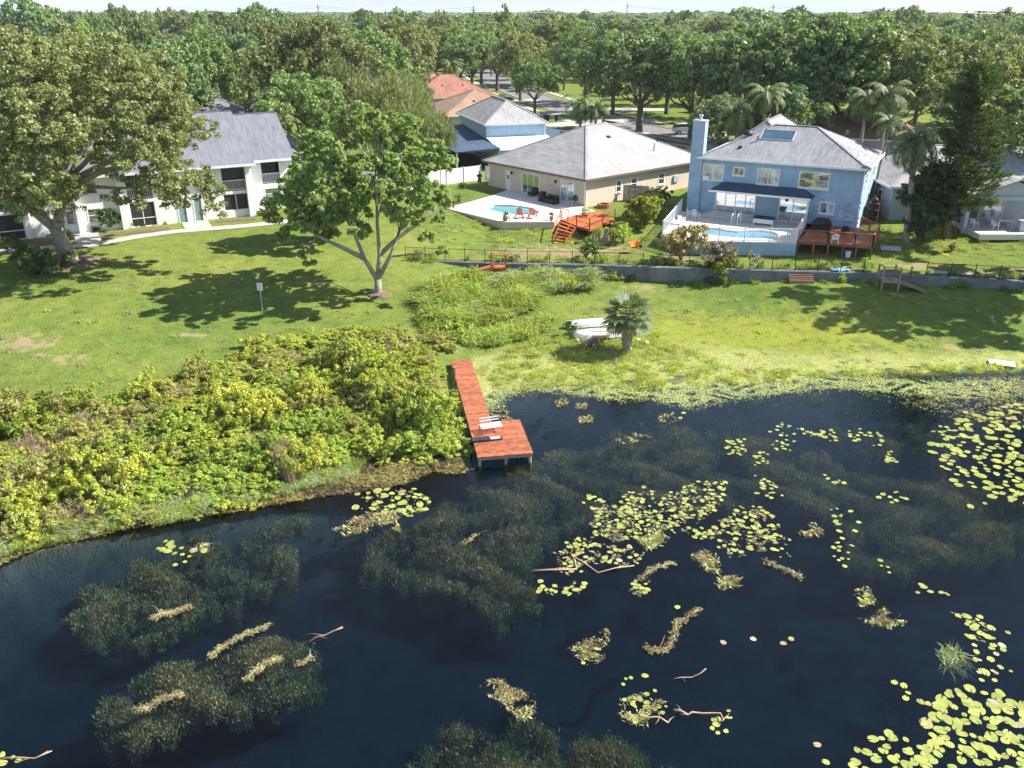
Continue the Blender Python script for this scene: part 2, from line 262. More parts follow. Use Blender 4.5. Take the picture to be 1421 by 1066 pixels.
# ---------------------------------------------------------------- mesh helpers
class MB:
    def __init__(s): s.v = []; s.f = []
    def add(s, vs, fs): k = len(s.v); s.v += [tuple(v) for v in vs]; s.f += [tuple(i+k for i in f) for f in fs]; return s
    def box(s, x0, y0, z0, x1, y1, z1):
        return s.add([(x0, y0, z0), (x1, y0, z0), (x1, y1, z0), (x0, y1, z0), (x0, y0, z1), (x1, y0, z1), (x1, y1, z1), (x0, y1, z1)],
                     [(3, 2, 1, 0), (4, 5, 6, 7), (0, 1, 5, 4), (1, 2, 6, 5), (2, 3, 7, 6), (3, 0, 4, 7)])
    def bar(s, a, b, w, h=None):
        a = Vector(a); b = Vector(b); h = h or w; d = (b-a).normalized()
        up = Vector((0, 0, 1)) if abs(d.z) < .95 else Vector((0, 1, 0)); r = d.cross(up).normalized()*(w/2); u = r.cross(d).normalized()*(h/2)
        return s.add([a-r-u, a+r-u, a+r+u, a-r+u, b-r-u, b+r-u, b+r+u, b-r+u], [(0, 1, 2, 3), (7, 6, 5, 4), (1, 0, 4, 5), (2, 1, 5, 6), (3, 2, 6, 7), (0, 3, 7, 4)])
    def tube(s, pts, rad, n=6, cap=True):
        pts = [Vector(p) for p in pts]; m = len(pts); k = len(s.v)
        for i, p in enumerate(pts):
            d = (pts[min(i+1, m-1)]-pts[max(i-1, 0)]).normalized(); up = Vector((0, 0, 1)) if abs(d.z) < .9 else Vector((1, 0, 0))
            a = d.cross(up).normalized(); b = d.cross(a); r = rad[i] if hasattr(rad, '__len__') else rad
            for j in range(n): t = 2*PI*j/n; s.v.append(tuple(p+(a*math.cos(t)+b*math.sin(t))*r))
        for i in range(m-1):
            for j in range(n): s.f.append((k+i*n+j, k+i*n+(j+1) % n, k+(i+1)*n+(j+1) % n, k+(i+1)*n+j))
        if cap: s.f.append(tuple(k+j for j in range(n))[::-1]); s.f.append(tuple(k+(m-1)*n+j for j in range(n)))
        return s
    def prism(s, poly, z0, z1):
        n = len(poly); z0 = z0 if hasattr(z0, '__len__') else [z0]*n
        if sum(poly[i][0]*poly[(i+1) % n][1]-poly[(i+1) % n][0]*poly[i][1] for i in range(n)) < 0: poly = poly[::-1]; z0 = z0[::-1]
        return s.add([(p[0], p[1], z0[i]) for i, p in enumerate(poly)]+[(p[0], p[1], z1) for p in poly],
                     [tuple(range(n))[::-1], tuple(range(n, 2*n))]+[(i, (i+1) % n, n+(i+1) % n, n+i) for i in range(n)])
    def lathe(s, prof, n=12, c=(0, 0)):
        return s.add([(c[0]+r*math.cos(2*PI*j/n), c[1]+r*math.sin(2*PI*j/n), z) for r, z in prof for j in range(n)],
                     [(i*n+j, i*n+(j+1) % n, (i+1)*n+(j+1) % n, (i+1)*n+j) for i in range(len(prof)-1) for j in range(n)]+[tuple(range(n))[::-1], tuple((len(prof)-1)*n+j for j in range(n))])
    def mesh(s, name, mat, smooth=False):
        me = bpy.data.meshes.new(name); me.from_pydata(s.v, [], s.f); me.materials.append(MT[mat] if isinstance(mat, str) else mat)
        if smooth: me.polygons.foreach_set('use_smooth', [True]*len(me.polygons))
        me.update(); return me
    def build(s, name, mat, parent=None, smooth=False): return link(name, s.mesh(name, mat, smooth), parent)
def link(name, me, parent=None, loc=None, rot=None, scl=None):
    o = bpy.data.objects.new(name, me); COL.objects.link(o)
    if parent is not None: o.parent = parent
    if loc is not None: o.location = loc
    if rot is not None: o.rotation_euler = rot
    if scl is not None: o.scale = (scl,)*3 if not hasattr(scl, '__len__') else scl
    return o
def tag(o, label=None, cat=None, group=None, kind=None):
    if label: o['label'] = label
    if cat: o['category'] = cat
    if group: o['group'] = group
    if kind: o['kind'] = kind
    return o
def thing(name, label, cat, loc=(0, 0, 0), rz=0, group=None, scl=None):
    o = bpy.data.objects.new(name, None); COL.objects.link(o); o.location = loc; o.rotation_euler = (0, 0, rz); o.empty_display_size = .3
    if scl: o.scale = (scl,)*3 if not hasattr(scl, '__len__') else scl
    return tag(o, label, cat, group)
KIDS = {}
def kids(o): return [c for c in bpy.data.objects if c.parent == o]
def dup(root, loc, rz=0, label=None, group=None, scl=None, ch=None):
    r = root.copy(); COL.objects.link(r); r.location = loc; r.rotation_euler = (0, 0, rz)
    if scl: r.scale = (scl,)*3 if not hasattr(scl, '__len__') else scl
    if label: r['label'] = label
    if group: r['group'] = group
    if root.name not in KIDS: KIDS[root.name] = [(c, kids(c)) for c in kids(root)]
    for c, gs in KIDS[root.name]:
        d = c.copy(); COL.objects.link(d); d.parent = r
        for q in gs: e = q.copy(); COL.objects.link(e); e.parent = d
    return r
def quads_mesh(name, Q, mat, nv=4):      # Q: (n, nv, 3)
    n = len(Q); me = bpy.data.meshes.new(name)
    me.vertices.add(n*nv); me.vertices.foreach_set('co', Q.reshape(-1).astype(np.float32))
    me.loops.add(n*nv); me.loops.foreach_set('vertex_index', np.arange(n*nv, dtype=np.int32))
    me.polygons.add(n); me.polygons.foreach_set('loop_start', np.arange(0, n*nv, nv, dtype=np.int32))
    me.materials.append(MT[mat] if isinstance(mat, str) else mat); me.update(calc_edges=True); me.validate(); return me
def unit(v): return v/np.maximum(np.linalg.norm(v, axis=-1, keepdims=True), 1e-6)
def leaves(P, Nn, size, r, aspect=1.5, tang=None):
    n = len(P); t = unit(r.normal(size=(n, 3))) if tang is None else tang
    a = unit(np.cross(Nn, t)) if tang is None else t; b = unit(np.cross(Nn, a)); s = (size*(.6+.8*r.rand(n)))[:, None] if not hasattr(size, '__len__') else size[:, None]
    return np.stack([P-a*s*aspect/2, P-b*s*.5+a*s*.08, P+a*s*aspect/2, P+b*s*.5+a*s*.08], 1)
def blob_leaves(B, n, size, r, up=.3, inner=.55, aspect=1.5, sub=9):
    B = np.array(B); asp = B[0, 4] if B.shape[1] > 4 else .8
    if sub:      # every clump carries smaller tufts, with gaps between them
        m_ = sub; C_ = np.repeat(B, m_, 0); dd_ = unit(r.normal(size=(len(C_), 3))+np.array([0, 0, up])); C_[:, :3] += dd_*C_[:, 3:4]*(.55+.45*r.rand(len(C_), 1))*np.array([1, 1, asp]); C_[:, 3] *= .21+.17*r.rand(len(C_)); B = C_
    w = B[:, 3]**2; k = r.choice(len(B), n, p=w/w.sum())
    d = unit(r.normal(size=(n, 3))+np.array([0, 0, up])); rad = inner+(1.06-inner)*r.rand(n)**.6
    sc = B[k, 3][:, None]*np.array([1, 1, asp])
    P = B[k, :3]+d*rad[:, None]*sc; Nn = unit(d*.6+r.normal(size=(n, 3))*.6+np.array([0, 0, .3]))
    return leaves(P, Nn, size, r, aspect)
def dome_blobs(rx, rz, zc, n, br, r, low=-.35, shell=.62):
    out = []
    while len(out) < n:
        d = unit(r.normal(size=3))
        if d[2] < low: continue
        q = shell+(1-shell)*r.rand()**.5; s = br*(.65+.7*r.rand())
        k = 1+.16*math.sin(3*math.atan2(d[1], d[0])+rx)+.1*math.sin(5*math.atan2(d[1], d[0])+2*rx)
        out.append((d[0]*(rx-s*.6)*q*k, d[1]*(rx-s*.6)*q*k, zc+d[2]*(rz-s*.5)*q, s, .8))
    return out
def limbs(blobs, h0, r0, n, r, mat='bark', fork=3, lean=(0, 0), seg=4, tr=.16):
    m = MB(); top = Vector((lean[0], lean[1], h0)); m.tube([(0, 0, -.3), (lean[0]*.1, lean[1]*.1, .25), (lean[0]*.5, lean[1]*.5, h0*.5), top], [r0*1.5, r0*1.1, r0*.95, r0*.85], 9)
    idx = r.permutation(len(blobs))[:n]
    for i in idx:
        e = Vector(blobs[i][:3]); s = Vector((lean[0]*.8, lean[1]*.8, h0*(.75+.25*r.rand()))); mid = s.lerp(e, .5)+Vector((r.randn()*.3, r.randn()*.3, -.08*(e-s).length+r.randn()*.2))
        rr = r0*(.3+.25*r.rand()); m.tube([s, s.lerp(mid, .5)+Vector((0, 0, .1)), mid, e], [rr*1.25, rr, rr*.7, rr*tr], 6)
    return m.mesh('trunk', mat, True)
def scatter(name, pts, protos, kind='stuff', seed=1):   # pts: (x,y,z,rot,sx,sy,sz,idx) -> one object made by geometry nodes, for uncountable growth only
    A = np.array(pts, float); me = bpy.data.meshes.new(name); me.vertices.add(len(A)); me.vertices.foreach_set('co', A[:, :3].reshape(-1).astype(np.float32))
    for nm, ty, key, dat in (('rot', 'FLOAT_VECTOR', 'vector', np.stack([A[:, 3]*0, A[:, 3]*0, A[:, 3]], 1).reshape(-1)), ('scl', 'FLOAT_VECTOR', 'vector', A[:, 4:7].reshape(-1)), ('idx', 'INT', 'value', A[:, 7].astype(int))):
        at = me.attributes.new(nm, ty, 'POINT'); at.data.foreach_set(key, dat.astype(np.int32 if ty == 'INT' else np.float32))
    pc = bpy.data.collections.new(name+'_kinds')
    for i, p in enumerate(protos):
        o = bpy.data.objects.new('%s_kind_%02d' % (name, i), p); pc.objects.link(o)
    ng = bpy.data.node_groups.new(name, 'GeometryNodeTree'); ng.interface.new_socket('Geometry', in_out='INPUT', socket_type='NodeSocketGeometry'); ng.interface.new_socket('Geometry', in_out='OUTPUT', socket_type='NodeSocketGeometry')
    n = ng.nodes; l = ng.links; gi = n.new('NodeGroupInput'); go = n.new('NodeGroupOutput'); iop = n.new('GeometryNodeInstanceOnPoints'); ci = n.new('GeometryNodeCollectionInfo')
    ci.inputs['Collection'].default_value = pc; ci.inputs['Separate Children'].default_value = True; ci.inputs['Reset Children'].default_value = True
    def na(nm, ty): q = n.new('GeometryNodeInputNamedAttribute'); q.data_type = ty; q.inputs['Name'].default_value = nm; return q.outputs['Attribute']
    l.new(gi.outputs[0], iop.inputs['Points']); l.new(ci.outputs[0], iop.inputs['Instance']); iop.inputs['Pick Instance'].default_value = True
    l.new(na('idx', 'INT'), iop.inputs['Instance Index']); l.new(na('scl', 'FLOAT_VECTOR'), iop.inputs['Scale'])
    er = n.new('FunctionNodeEulerToRotation'); l.new(na('rot', 'FLOAT_VECTOR'), er.inputs[0]); l.new(er.outputs[0], iop.inputs['Rotation']); l.new(iop.outputs[0], go.inputs[0])
    o = link(name, me); md = o.modifiers.new('growth', 'NODES'); md.node_group = ng; return tag(o, kind=kind)
def inpoly(x, y, P):
    c = False; n = len(P); j = n-1
    for i in range(n):
        if ((P[i][1] > y) != (P[j][1] > y)) and (x < (P[j][0]-P[i][0])*(y-P[i][1])/(P[j][1]-P[i][1])+P[i][0]): c = not c
        j = i
    return c
def poly_pts(P, n, r, md=0., z=None):     # points spread over a ground patch bounded by the sightlines P
    x0 = min(p[0] for p in P); x1 = max(p[0] for p in P); y0 = min(p[1] for p in P); y1 = max(p[1] for p in P)
    Wp = [(hz(*p, z if z is not None else 1.)) for p in P]; Q = [(w.x, w.y) for w in Wp]
    a0 = min(q[0] for q in Q); a1 = max(q[0] for q in Q); b0 = min(q[1] for q in Q); b1 = max(q[1] for q in Q); out = []; t = 0
    while len(out) < n and t < n*60:
        t += 1; x = a0+(a1-a0)*r.rand(); y = b0+(b1-b0)*r.rand()
        if not inpoly(x, y, Q): continue
        if md and any((x-o[0])**2+(y-o[1])**2 < md*md for o in out[-400:]): continue
        out.append((x, y))
    return out

# ---------------------------------------------------------------- ground, lake, roads
def axis_lines(lo, hi, step, far, k=1.22):
    a = list(np.arange(lo, hi+1e-6, step)); s = step; v = hi
    while v < far[1]: s *= k; v += s; a.append(v)
    s = step; v = lo
    while v > far[0]: s *= k; v -= s; a.insert(0, v)
    return np.array(a)
gx = axis_lines(-52, 54, .42, (-9000, 9000)); gy = axis_lines(28, 92, .4, (-400, 12000))
gy = np.sort(np.concatenate([gy, np.arange(62.1, 74, .4)]))
X, Y = np.meshgrid(gx, gy); Z = hgt(X, Y); nx, ny = len(gx), len(gy)
V = np.stack([X, Y, Z], -1).reshape(-1, 3); I = np.arange(nx*ny).reshape(ny, nx)
Fq = np.stack([I[:-1, :-1], I[:-1, 1:], I[1:, 1:], I[1:, :-1]], -1).reshape(-1, 4)
me = bpy.data.meshes.new('ground'); me.vertices.add(len(V)); me.vertices.foreach_set('co', V.reshape(-1).astype(np.float32))
me.loops.add(Fq.size); me.loops.foreach_set('vertex_index', Fq.reshape(-1).astype(np.int32)); me.polygons.add(len(Fq)); me.polygons.foreach_set('loop_start', np.arange(0, Fq.size, 4, dtype=np.int32))
me.polygons.foreach_set('use_smooth', np.ones(len(Fq), bool)); me.materials.append(MT['lawn']); me.update(calc_edges=True)
tag(link('ground', me), 'green lawn sloping down to the lake and lake bed', kind='structure')
tag(MB().box(-380, -290, -3.6, 380, 85, 0).build('water', 'water'), 'dark clear lake water', kind='structure')

def ribbon(name, pts, w, mat, dz, label, thick=0., step=2.0, parent=None):
    P = [Vector((p[0], p[1], 0)) for p in pts]; L = []
    for i in range(len(P)-1):
        k = max(1, int((P[i+1]-P[i]).length/step)); L += [P[i].lerp(P[i+1], j/k) for j in range(k)]
    L.append(P[-1]); m = MB(); k = 4 if w > 3 else 2
    for i, p in enumerate(L):
        d = (L[min(i+1, len(L)-1)]-L[max(i-1, 0)]).normalized(); r = Vector((d.y, -d.x, 0))*w/2
        for j in range(k+1):
            q = p-r+r*(2*j/k); m.v.append((q.x, q.y, max(g(q.x, q.y), 0)+dz))
        if i:
            for j in range(k): a = (i-1)*(k+1)+j; m.f.append((a, a+1, a+k+2, a+k+1))
    if thick:
        n = len(m.v); m.v += [(a, b, c-thick) for a, b, c in m.v]; e = k+1; rows = len(L)
        for i in range(rows-1):
            m.f.append((i*e, (i+1)*e, n+(i+1)*e, n+i*e)); m.f.append((i*e+k, n+i*e+k, n+(i+1)*e+k, (i+1)*e+k))
    return tag(m.build(name, mat, parent), label, kind='structure')
STREET = [(120, 70), (72, 98), (50, 117), (36, 131), (27, 145), (20, 160), (12, 184), (2, 227), (-8, 290), (-12, 380)]
ribbon('road', STREET, 8, 'asphalt', .03, 'street passing in front of the houses')
def off(pts, o):
    out = []
    for i, p in enumerate(pts):
        a = Vector(pts[max(i-1, 0)]); b = Vector(pts[min(i+1, len(pts)-1)]); d = (b-a).normalized(); out.append((p[0]+d.y*o, p[1]-d.x*o))
    return out
for o in (-4.1, 4.1): ribbon('kerb', off(STREET, o), .25, 'concrete', .15, 'pale concrete kerb along the street', .2)
for o in (-7.2, 7.2): ribbon('pavement', off(STREET, o), 1.5, 'concrete', .045, 'concrete pavement beside the street')
for a, b, w in (((19.5, 119), (31, 133), 5.5), ((12, 143), (21, 151), 7), ((6, 158), (18, 166), 6), ((1, 176), (12, 181), 6), ((-8, 200), (6, 207), 6), ((42, 103), (50, 114), 6), ((27, 167), (17, 165), 5), ((32, 186), (12, 186), 5)):
    ribbon('driveway', [a, b], w, 'concrete', .055, 'concrete driveway joining the street')
LOT = [(-17, 101), (-27, 112), (-38, 132), (-46, 152), (-56, 178), (-70, 225), (-84, 275)]
ribbon('parking_road', LOT, 13, 'asphalt', .03, 'shaded asphalt parking road behind the white apartments')
ribbon('kerb', off(LOT, 6.7), .25, 'concrete', .15, 'pale kerb along the parking road', .2)

# ---------------------------------------------------------------- building helpers
def seg(m, ax, c, s0, s1, z0, z1, op=(), th=.2, inw=1):
    cuts = sorted(set([s0, s1]+[v for o in op for v in (o[0], o[2]) if s0 < v < s1]))
    a, b = (c, c+th*inw) if inw > 0 else (c+th*inw, c)
    for p, q in zip(cuts, cuts[1:]):
        if q-p < 1e-4: continue
        mid = (p+q)/2; holes = sorted([(max(o[1], z0), min(o[3], z1)) for o in op if o[0] < mid < o[2]]); z = z0
        for h0, h1 in holes+[(z1, z1)]:
            if h0-z > .004:
                if ax == 'x': m.box(p, a, z, q, b, h0)
                else: m.box(a, p, z, b, q, h0)
            z = max(z, h1)
def win(parent, ax, c, o, inw=1, cols=2, rows=1, fr='paint_white', gl='glass', name='window', fw=.07, label=None, sill=True, mats=None):
    s0, z0, s1, z1 = o; m = MB()
    def B(M, a0, b0, a1, b1, d0, d1):
        d0, d1 = (c+d0*inw, c+d1*inw); d0, d1 = min(d0, d1), max(d0, d1)
        if ax == 'x': M.box(a0, d0, b0, a1, d1, b1)
        else: M.box(d0, a0, b0, d1, a1, b1)
    B(m, s0-.03, z0-.03, s0+fw, z1+.03, -.03, .1); B(m, s1-fw, z0-.03, s1+.03, z1+.03, -.03, .1)
    B(m, s0+fw, z0-.03, s1-fw, z0+fw, -.03, .1); B(m, s0+fw, z1-fw, s1-fw, z1+.03, -.03, .1)
    for i in range(1, cols): x = s0+(s1-s0)*i/cols; B(m, x-.035, z0+fw, x+.035, z1-fw, -.01, .09)
    for i in range(1, rows): z = z0+(z1-z0)*i/rows; B(m, s0+fw, z-.025, s1-fw, z+.025, 0, .085)
    if sill and z0 > .6: B(m, s0-.1, z0-.11, s1+.1, z0-.035, -.09, .02)
    w = m.build(name, fr, parent)
    if label: w['label'] = label
    for i in range(cols):
        for j in range(rows):
            p = MB(); B(p, s0+fw/2+(s1-s0-fw)*i/cols, z0+fw/2+(z1-z0-fw)*j/rows, s0+fw/2+(s1-s0-fw)*(i+1)/cols-.004, z0+fw/2+(z1-z0-fw)*(j+1)/rows-.004, .04, .06)
            p.build('pane', (mats[i] if mats else gl), w)
    return w
def rect(f, ax, a, b):      # opening rectangle from two sighted corners on the wall plane
    fn = f.onx if ax == 'y' else f.ony
    (s0, z0), (s1, z1) = fn(a), fn(b); return (min(s0, s1), min(z0, z1), max(s0, s1), max(z0, z1))
def hip(parent, x0, y0, x1, y1, z, h, mat, name='roof', fascia='paint_white', gable=False, fh=.2, cap=True, soffit=True, capmat=None, along_x=False):
    lx, ly = x1-x0, y1-y0; m = MB()
    if lx >= ly or along_x: k = 0 if gable else ly/2; r0, r1 = (x0+k, (y0+y1)/2, z+h), (x1-k, (y0+y1)/2, z+h); fs = [(0, 1, 5, 4), (1, 2, 5), (2, 3, 4, 5), (3, 0, 4)]
    else: k = 0 if gable else lx/2; r0, r1 = ((x0+x1)/2, y0+k, z+h), ((x0+x1)/2, y1-k, z+h); fs = [(0, 1, 4), (1, 2, 5, 4), (2, 3, 5), (3, 0, 4, 5)]
    c = [(x0, y0, z), (x1, y0, z), (x1, y1, z), (x0, y1, z)]
    m.add(c+[r0, r1], fs+[(3, 2, 1, 0)]); rf = m.build(name, mat, parent)
    f = MB(); e = .05
    f.box(x0-e, y0-e, z-fh, x1+e, y0-.002, z+.02); f.box(x0-e, y1+.002, z-fh, x1+e, y1+e, z+.02); f.box(x0-e, y0, z-fh, x0-.002, y1, z+.02); f.box(x1+.002, y0, z-fh, x1+e, y1, z+.02)
    f.build('gutter', fascia, rf)
    if cap:
        q = MB(); 
        if abs(r1[0]-r0[0])+abs(r1[1]-r0[1]) > .3: q.bar(r0, r1, .26, .06)
        if not gable:
            for p, r in ((c[0], r0), (c[3], r0 if lx >= ly else r1), (c[1], r1 if lx >= ly else r0), (c[2], r1)): q.bar(p, Vector(r)-(Vector(r)-Vector(p)).normalized()*.1, .26, .06)
        q.build('ridge_cap', capmat or mat, rf)
    return rf
def vent(parent, x, y, z, s=.28):
    MB().box(x-s, y-s, z-.15, x+s, y+s, z+.22).lathe([(s*.75, z+.221), (s*1.2, z+.3), (s*.6, z+.42)], 8, (x, y)).build('roof_vent', 'black', parent)

# ---------------------------------------------------------------- tan house with the raised pool deck
z3 = Zm(600, 120, 3.947)
TF = Fr(7.6, 89.6, 3.4, 41); TL, TW, TH = 19.2, 15.8, 2.85
t = thing('tan_house', 'single storey tan house under a big grey hip roof behind the small pool', 'house', tuple(TF.o), TF.a)
r = lambda a, b: rect(TF, 'y', z3(*a), z3(*b))
sl1 = r((492, 478), (585, 606)); sl2 = r((703, 512), (775, 640)); dr = r((402, 475), (427, 585)); w1 = r((290, 456), (318, 538))
for o_ in (sl1, sl2, dr): pass
sl1 = (sl1[0], .08, sl1[2], 2.3); sl2 = (sl2[0], .08, sl2[2], 2.3); dr = (dr[0], .08, dr[2], 2.2); w1 = (w1[0], .7, w1[2], 2.2)
rr = lambda a, b: rect(TF, 'x', z3(*a), z3(*b))
ws = [rr((1008, 517), (1033, 580)), rr((1090, 500), (1120, 545)), rr((1241, 472), (1268, 545))]
ws = [(o[0], .9, o[2], 2.15) for o in ws]
m = MB(); seg(m, 'y', 0, 0, TW, -1.2, TH, [sl1, sl2, dr, w1], .22); m.build('wall', 'tan', t)
m = MB(); seg(m, 'x', 0, .22, TL, -1.2, TH, ws, .22); m.build('wall', 'tan', t)
m = MB(); seg(m, 'x', TW, .22, TL, -1.2, TH, [], .22, -1); seg(m, 'y', TL, .22, TW-.22, -1.2, TH, [], .22, -1); m.build('wall', 'tan', t)
MB().box(.3, .3, 0, TL-.3, TW-.3, .05).build('floor', 'interior', t)
win(t, 'y', 0, sl1, 1, 3, 1, gl='glass_green', name='sliding_door'); win(t, 'y', 0, sl2, 1, 2, 1, gl='glass_pale', name='sliding_door')
d = win(t, 'y', 0, dr, 1, 1, 1, gl='paint_white', name='back_door'); MB().box(.018, (dr[0]+dr[2])/2-.2, 1.25, .045, (dr[0]+dr[2])/2+.2, 1.75).build('door_light', 'glass', d)
win(t, 'y', 0, w1, 1, 1, 2, gl='glass_pale')
for o in ws: win(t, 'x', 0, o, 1, 1, 2, gl='glass')
hip(t, -.5, -.5, TL+.5, TW+.5, TH+.04, 4.0, 'roof_grey', fascia='fascia', capmat='roof_grey')
for x, y, z in ((9.0, 5.6, TH+2.85), (6.6, 10.3, TH+3.1), (5.8, 9.2, TH+2.75)): vent(t, x, y, z-.25, .32)
for x, y in ((13, 2.2), (15.2, 3.6)): MB().tube([(x, y, TH+.8), (x, y, TH+2.2)], .06, 6).build('vent_pipe', 'black', t)
for px in ((437, 488), (677, 533)):
    s, z = TF.onx(z3(*px)); MB().box(-.18, s-.09, 1.85, -.005, s+.09, 2.15).build('wall_lamp', 'black', t)
s, z = TF.onx(z3(637, 562)); MB().lathe([(.02, -.01), (.26, 0), (.26, .04), (.02, .05)], 14).build('wall_clock', 'stone', t).matrix_local = Matrix.Translation((-.03, s, 1.6)) @ Matrix.Rotation(-PI/2, 4, 'Y')
MB().tube([(-.06, .1, -1), (-.06, .1, TH-.1)], .05, 6).build('downpipe', 'paint_white', t)
for px in ((1340, 480), (1322, 540)):
    s, z = TF.ony(z3(*px)); MB().box(s-.22, -.16, .9, s+.22, -.005, 1.6).build('meter_box', 'grey_tarp', t)

# raised deck with the small pool
DZ = 3.46
dk = [hz(*z3(*p), DZ) for p in ((78, 668), (388, 742), (668, 741), (770, 706), (890, 682))]
e1 = TF.wor(-.03, 1.0); e2 = TF.wor(-.03, 12.2); e3 = hz(*z3(330, 598), DZ)
DK = [(p.x, p.y) for p in dk]+[(e1.x, e1.y), (e2.x, e2.y), (e3.x, e3.y)]
t = thing('pool_terrace', 'raised pale terrace with a small freeform pool behind the tan house', 'terrace')
m = MB(); n_ = len(DK); pc = Vector(z3(0, 0)+(0,)); pa = hz(*z3(435, 672), DZ)
# pool outline
pout = [hz(*z3(*p), DZ) for p in ((300, 655), (340, 648), (400, 647), (470, 652), (540, 663), (590, 688), (560, 702), (500, 700), (450, 700), (390, 694), (335, 680), (305, 667))]
pout = [(p.x, p.y) for p in pout]
def ring_deck(outer, inner, z0, z1, name, mat, parent, wallmat):
    import bmesh
    bm = bmesh.new(); A = [bm.verts.new((p[0], p[1], z1)) for p in outer]; B = [bm.verts.new((p[0], p[1], z1)) for p in inner]
    es = [bm.edges.new((L_[i], L_[(i+1) % len(L_)])) for L_ in (A, B) for i in range(len(L_))]
    bmesh.ops.triangle_fill(bm, use_beauty=True, use_dissolve=False, edges=es)
    bmesh.ops.recalc_face_normals(bm, faces=bm.faces)
    me = bpy.data.meshes.new(name); bm.to_mesh(me); bm.free()
    if me.polygons and me.polygons[0].normal.z < 0: me.flip_normals()
    me.materials.append(MT[mat]); o = link(name, me, parent)
    w = MB(); c = Vector((sum(p[0] for p in outer)/len(outer), sum(p[1] for p in outer)/len(outer), 0))
    k = len(outer); w.add([(p[0], p[1], z0) for p in outer]+[(p[0], p[1], z1-.12) for p in outer], [(i, (i+1) % k, k+(i+1) % k, k+i) for i in range(k)])
    w.build('retaining_face', wallmat, parent)
    w = MB(); O2 = [(c.x+(p[0]-c.x)*1.006, c.y+(p[1]-c.y)*1.006) for p in outer]
    w.add([(p[0], p[1], z1-.12) for p in O2]+[(p[0], p[1], z1) for p in O2]+[(p[0], p[1], z1) for p in outer], [(i, (i+1) % k, k+(i+1) % k, k+i) for i in range(k)]+[(k+i, k+(i+1) % k, 2*k+(i+1) % k, 2*k+i) for i in range(k)]+[(i, 3*k+0, 0) for i in ()])
    w.build('coping', mat, parent)
    return o
ring_deck(DK, pout, 1.9, DZ, 'deck_floor', 'deck_pale', t, 'cream')
def pool(parent, outl, z, mat, wall='paint_white'):
    k = len(outl); w = MB(); w.add([(p[0], p[1], z-.16) for p in outl]+[(p[0], p[1], z) for p in outl], [((i+1) % k, i, k+i, k+(i+1) % k) for i in range(k)]); w.build('pool_wall', wall, parent)
    MB().add([(p[0], p[1], z-.15) for p in outl], [tuple(range(k))]).build('pool_water', mat, parent)
pool(t, pout, DZ, 'pool')

# ---------------------------------------------------------------- blue house
z4 = Zm(900, 130, 4.1)
BF = Fr(18.75, 86.5, 3.45, -28); BL, BD, BH = 14.9, 10.8, 5.5
t = thing('blue_house', 'two storey weathered blue stucco house with a skylight in its grey roof', 'house', tuple(BF.o), BF.a)
r = lambda a, b: rect(BF, 'x', z4(*a), z4(*b))
ups = [r((315, 367), (425, 463)), r((490, 381), (548, 417)), r((628, 390), (742, 487)), r((866, 410), (1026, 512))]
ups = [(o[0], 3.35, o[2], 4.85) for o in ups]; ups[1] = (ups[1][0], 4.0, ups[1][2], 4.75)
g1 = r((385, 560), (600, 693)); g1 = (g1[0], .12, g1[2], 2.55); g2 = r((748, 588), (893, 725)); g2 = (g2[0], .05, g2[2], 2.55)
lw = r((976, 628), (1050, 683)); lw = (lw[0], 1.15, lw[2], 2.2)
m = MB(); seg(m, 'x', 0, 0, BL, -1.3, BH, ups+[g1, g2, lw], .2); m.build('wall', 'blue', t)
sw = [(6.0, 1.0, 6.9, 2.3), (2.2, 3.6, 3.2, 4.7), (7.4, 3.6, 8.4, 4.7)]
m = MB(); seg(m, 'y', BL, .2, BD, -1.3, BH, sw, .2, -1); m.build('wall', 'blue', t)
m = MB(); seg(m, 'y', 0, .2, BD, -1.3, BH, [], .2); seg(m, 'x', BD, .2, BL-.2, -1.3, BH, [], .2, -1); m.build('wall', 'blue', t)
# band between the storeys and block courses of the lower right wall
MB().box(g2[2]+.75, -.025, 2.62, BL+.02, -.002, 2.7).build('wall_band', 'blue', t)
bricks = []; bm_ = None
xs0 = g2[2]+.6
for row in range(11):
    zz = -.02+row*.235; xx = xs0+(row % 2)*.22
    while xx < BL-.25:
        if not (lw[0]-.5 < xx < lw[2]+.1 and lw[1]-.25 < zz < lw[3]+.05) and rnd.random() < .8: bricks.append((xx, zz))
        xx += .46
for xx, zz in bricks[:260]:
    if bm_ is None: bm_ = MB().box(0, -.022, 0, .42, -.001, .205).mesh('brick', 'blue_brick')
    link('brick', bm_, t, (xx, -rnd.random()*.03, zz))
win(t, 'x', 0, ups[0], 1, 2, 2, gl='glass_pale', label='double window with a small air conditioner'); win(t, 'x', 0, ups[1], 1, 2, 1, gl='glass'); win(t, 'x', 0, ups[2], 1, 2, 2, gl='glass_pale'); win(t, 'x', 0, ups[3], 1, 2, 2, gl='glass_mirror')
win(t, 'x', 0, g1, 1, 4, 1, gl='glass_mirror', name='sliding_door'); win(t, 'x', 0, g2, 1, 2, 1, gl='glass_mirror', name='sliding_door')
win(t, 'x', 0, lw, 1, 2, 1, mats=['glass', 'lime_leaf'] if 0 else ['glass', 'glass_pale'])
for o in sw: win(t, 'y', BL, o, -1, 1, 2, gl='glass')
MB().box(ups[0][0]+.15, -.35, 3.36, ups[0][0]+.75, -.035, 3.75).build('air_conditioner', 'paint_white', t)
rf = hip(t, -.45, -.45, BL+.45, BD+.45, BH+.05, 2.75, 'roof_blue')
m = MB(); seg(m, 'y', .8, BD+.01, 16.4, -1.3, BH, []); seg(m, 'y', 7.8, BD+.01, 16.4, -1.3, BH, [], .2, -1)
seg(m, 'x', 16.4, .8, 7.8, -1.3, BH, [], .2, -1); m.build('wall', 'blue', t)
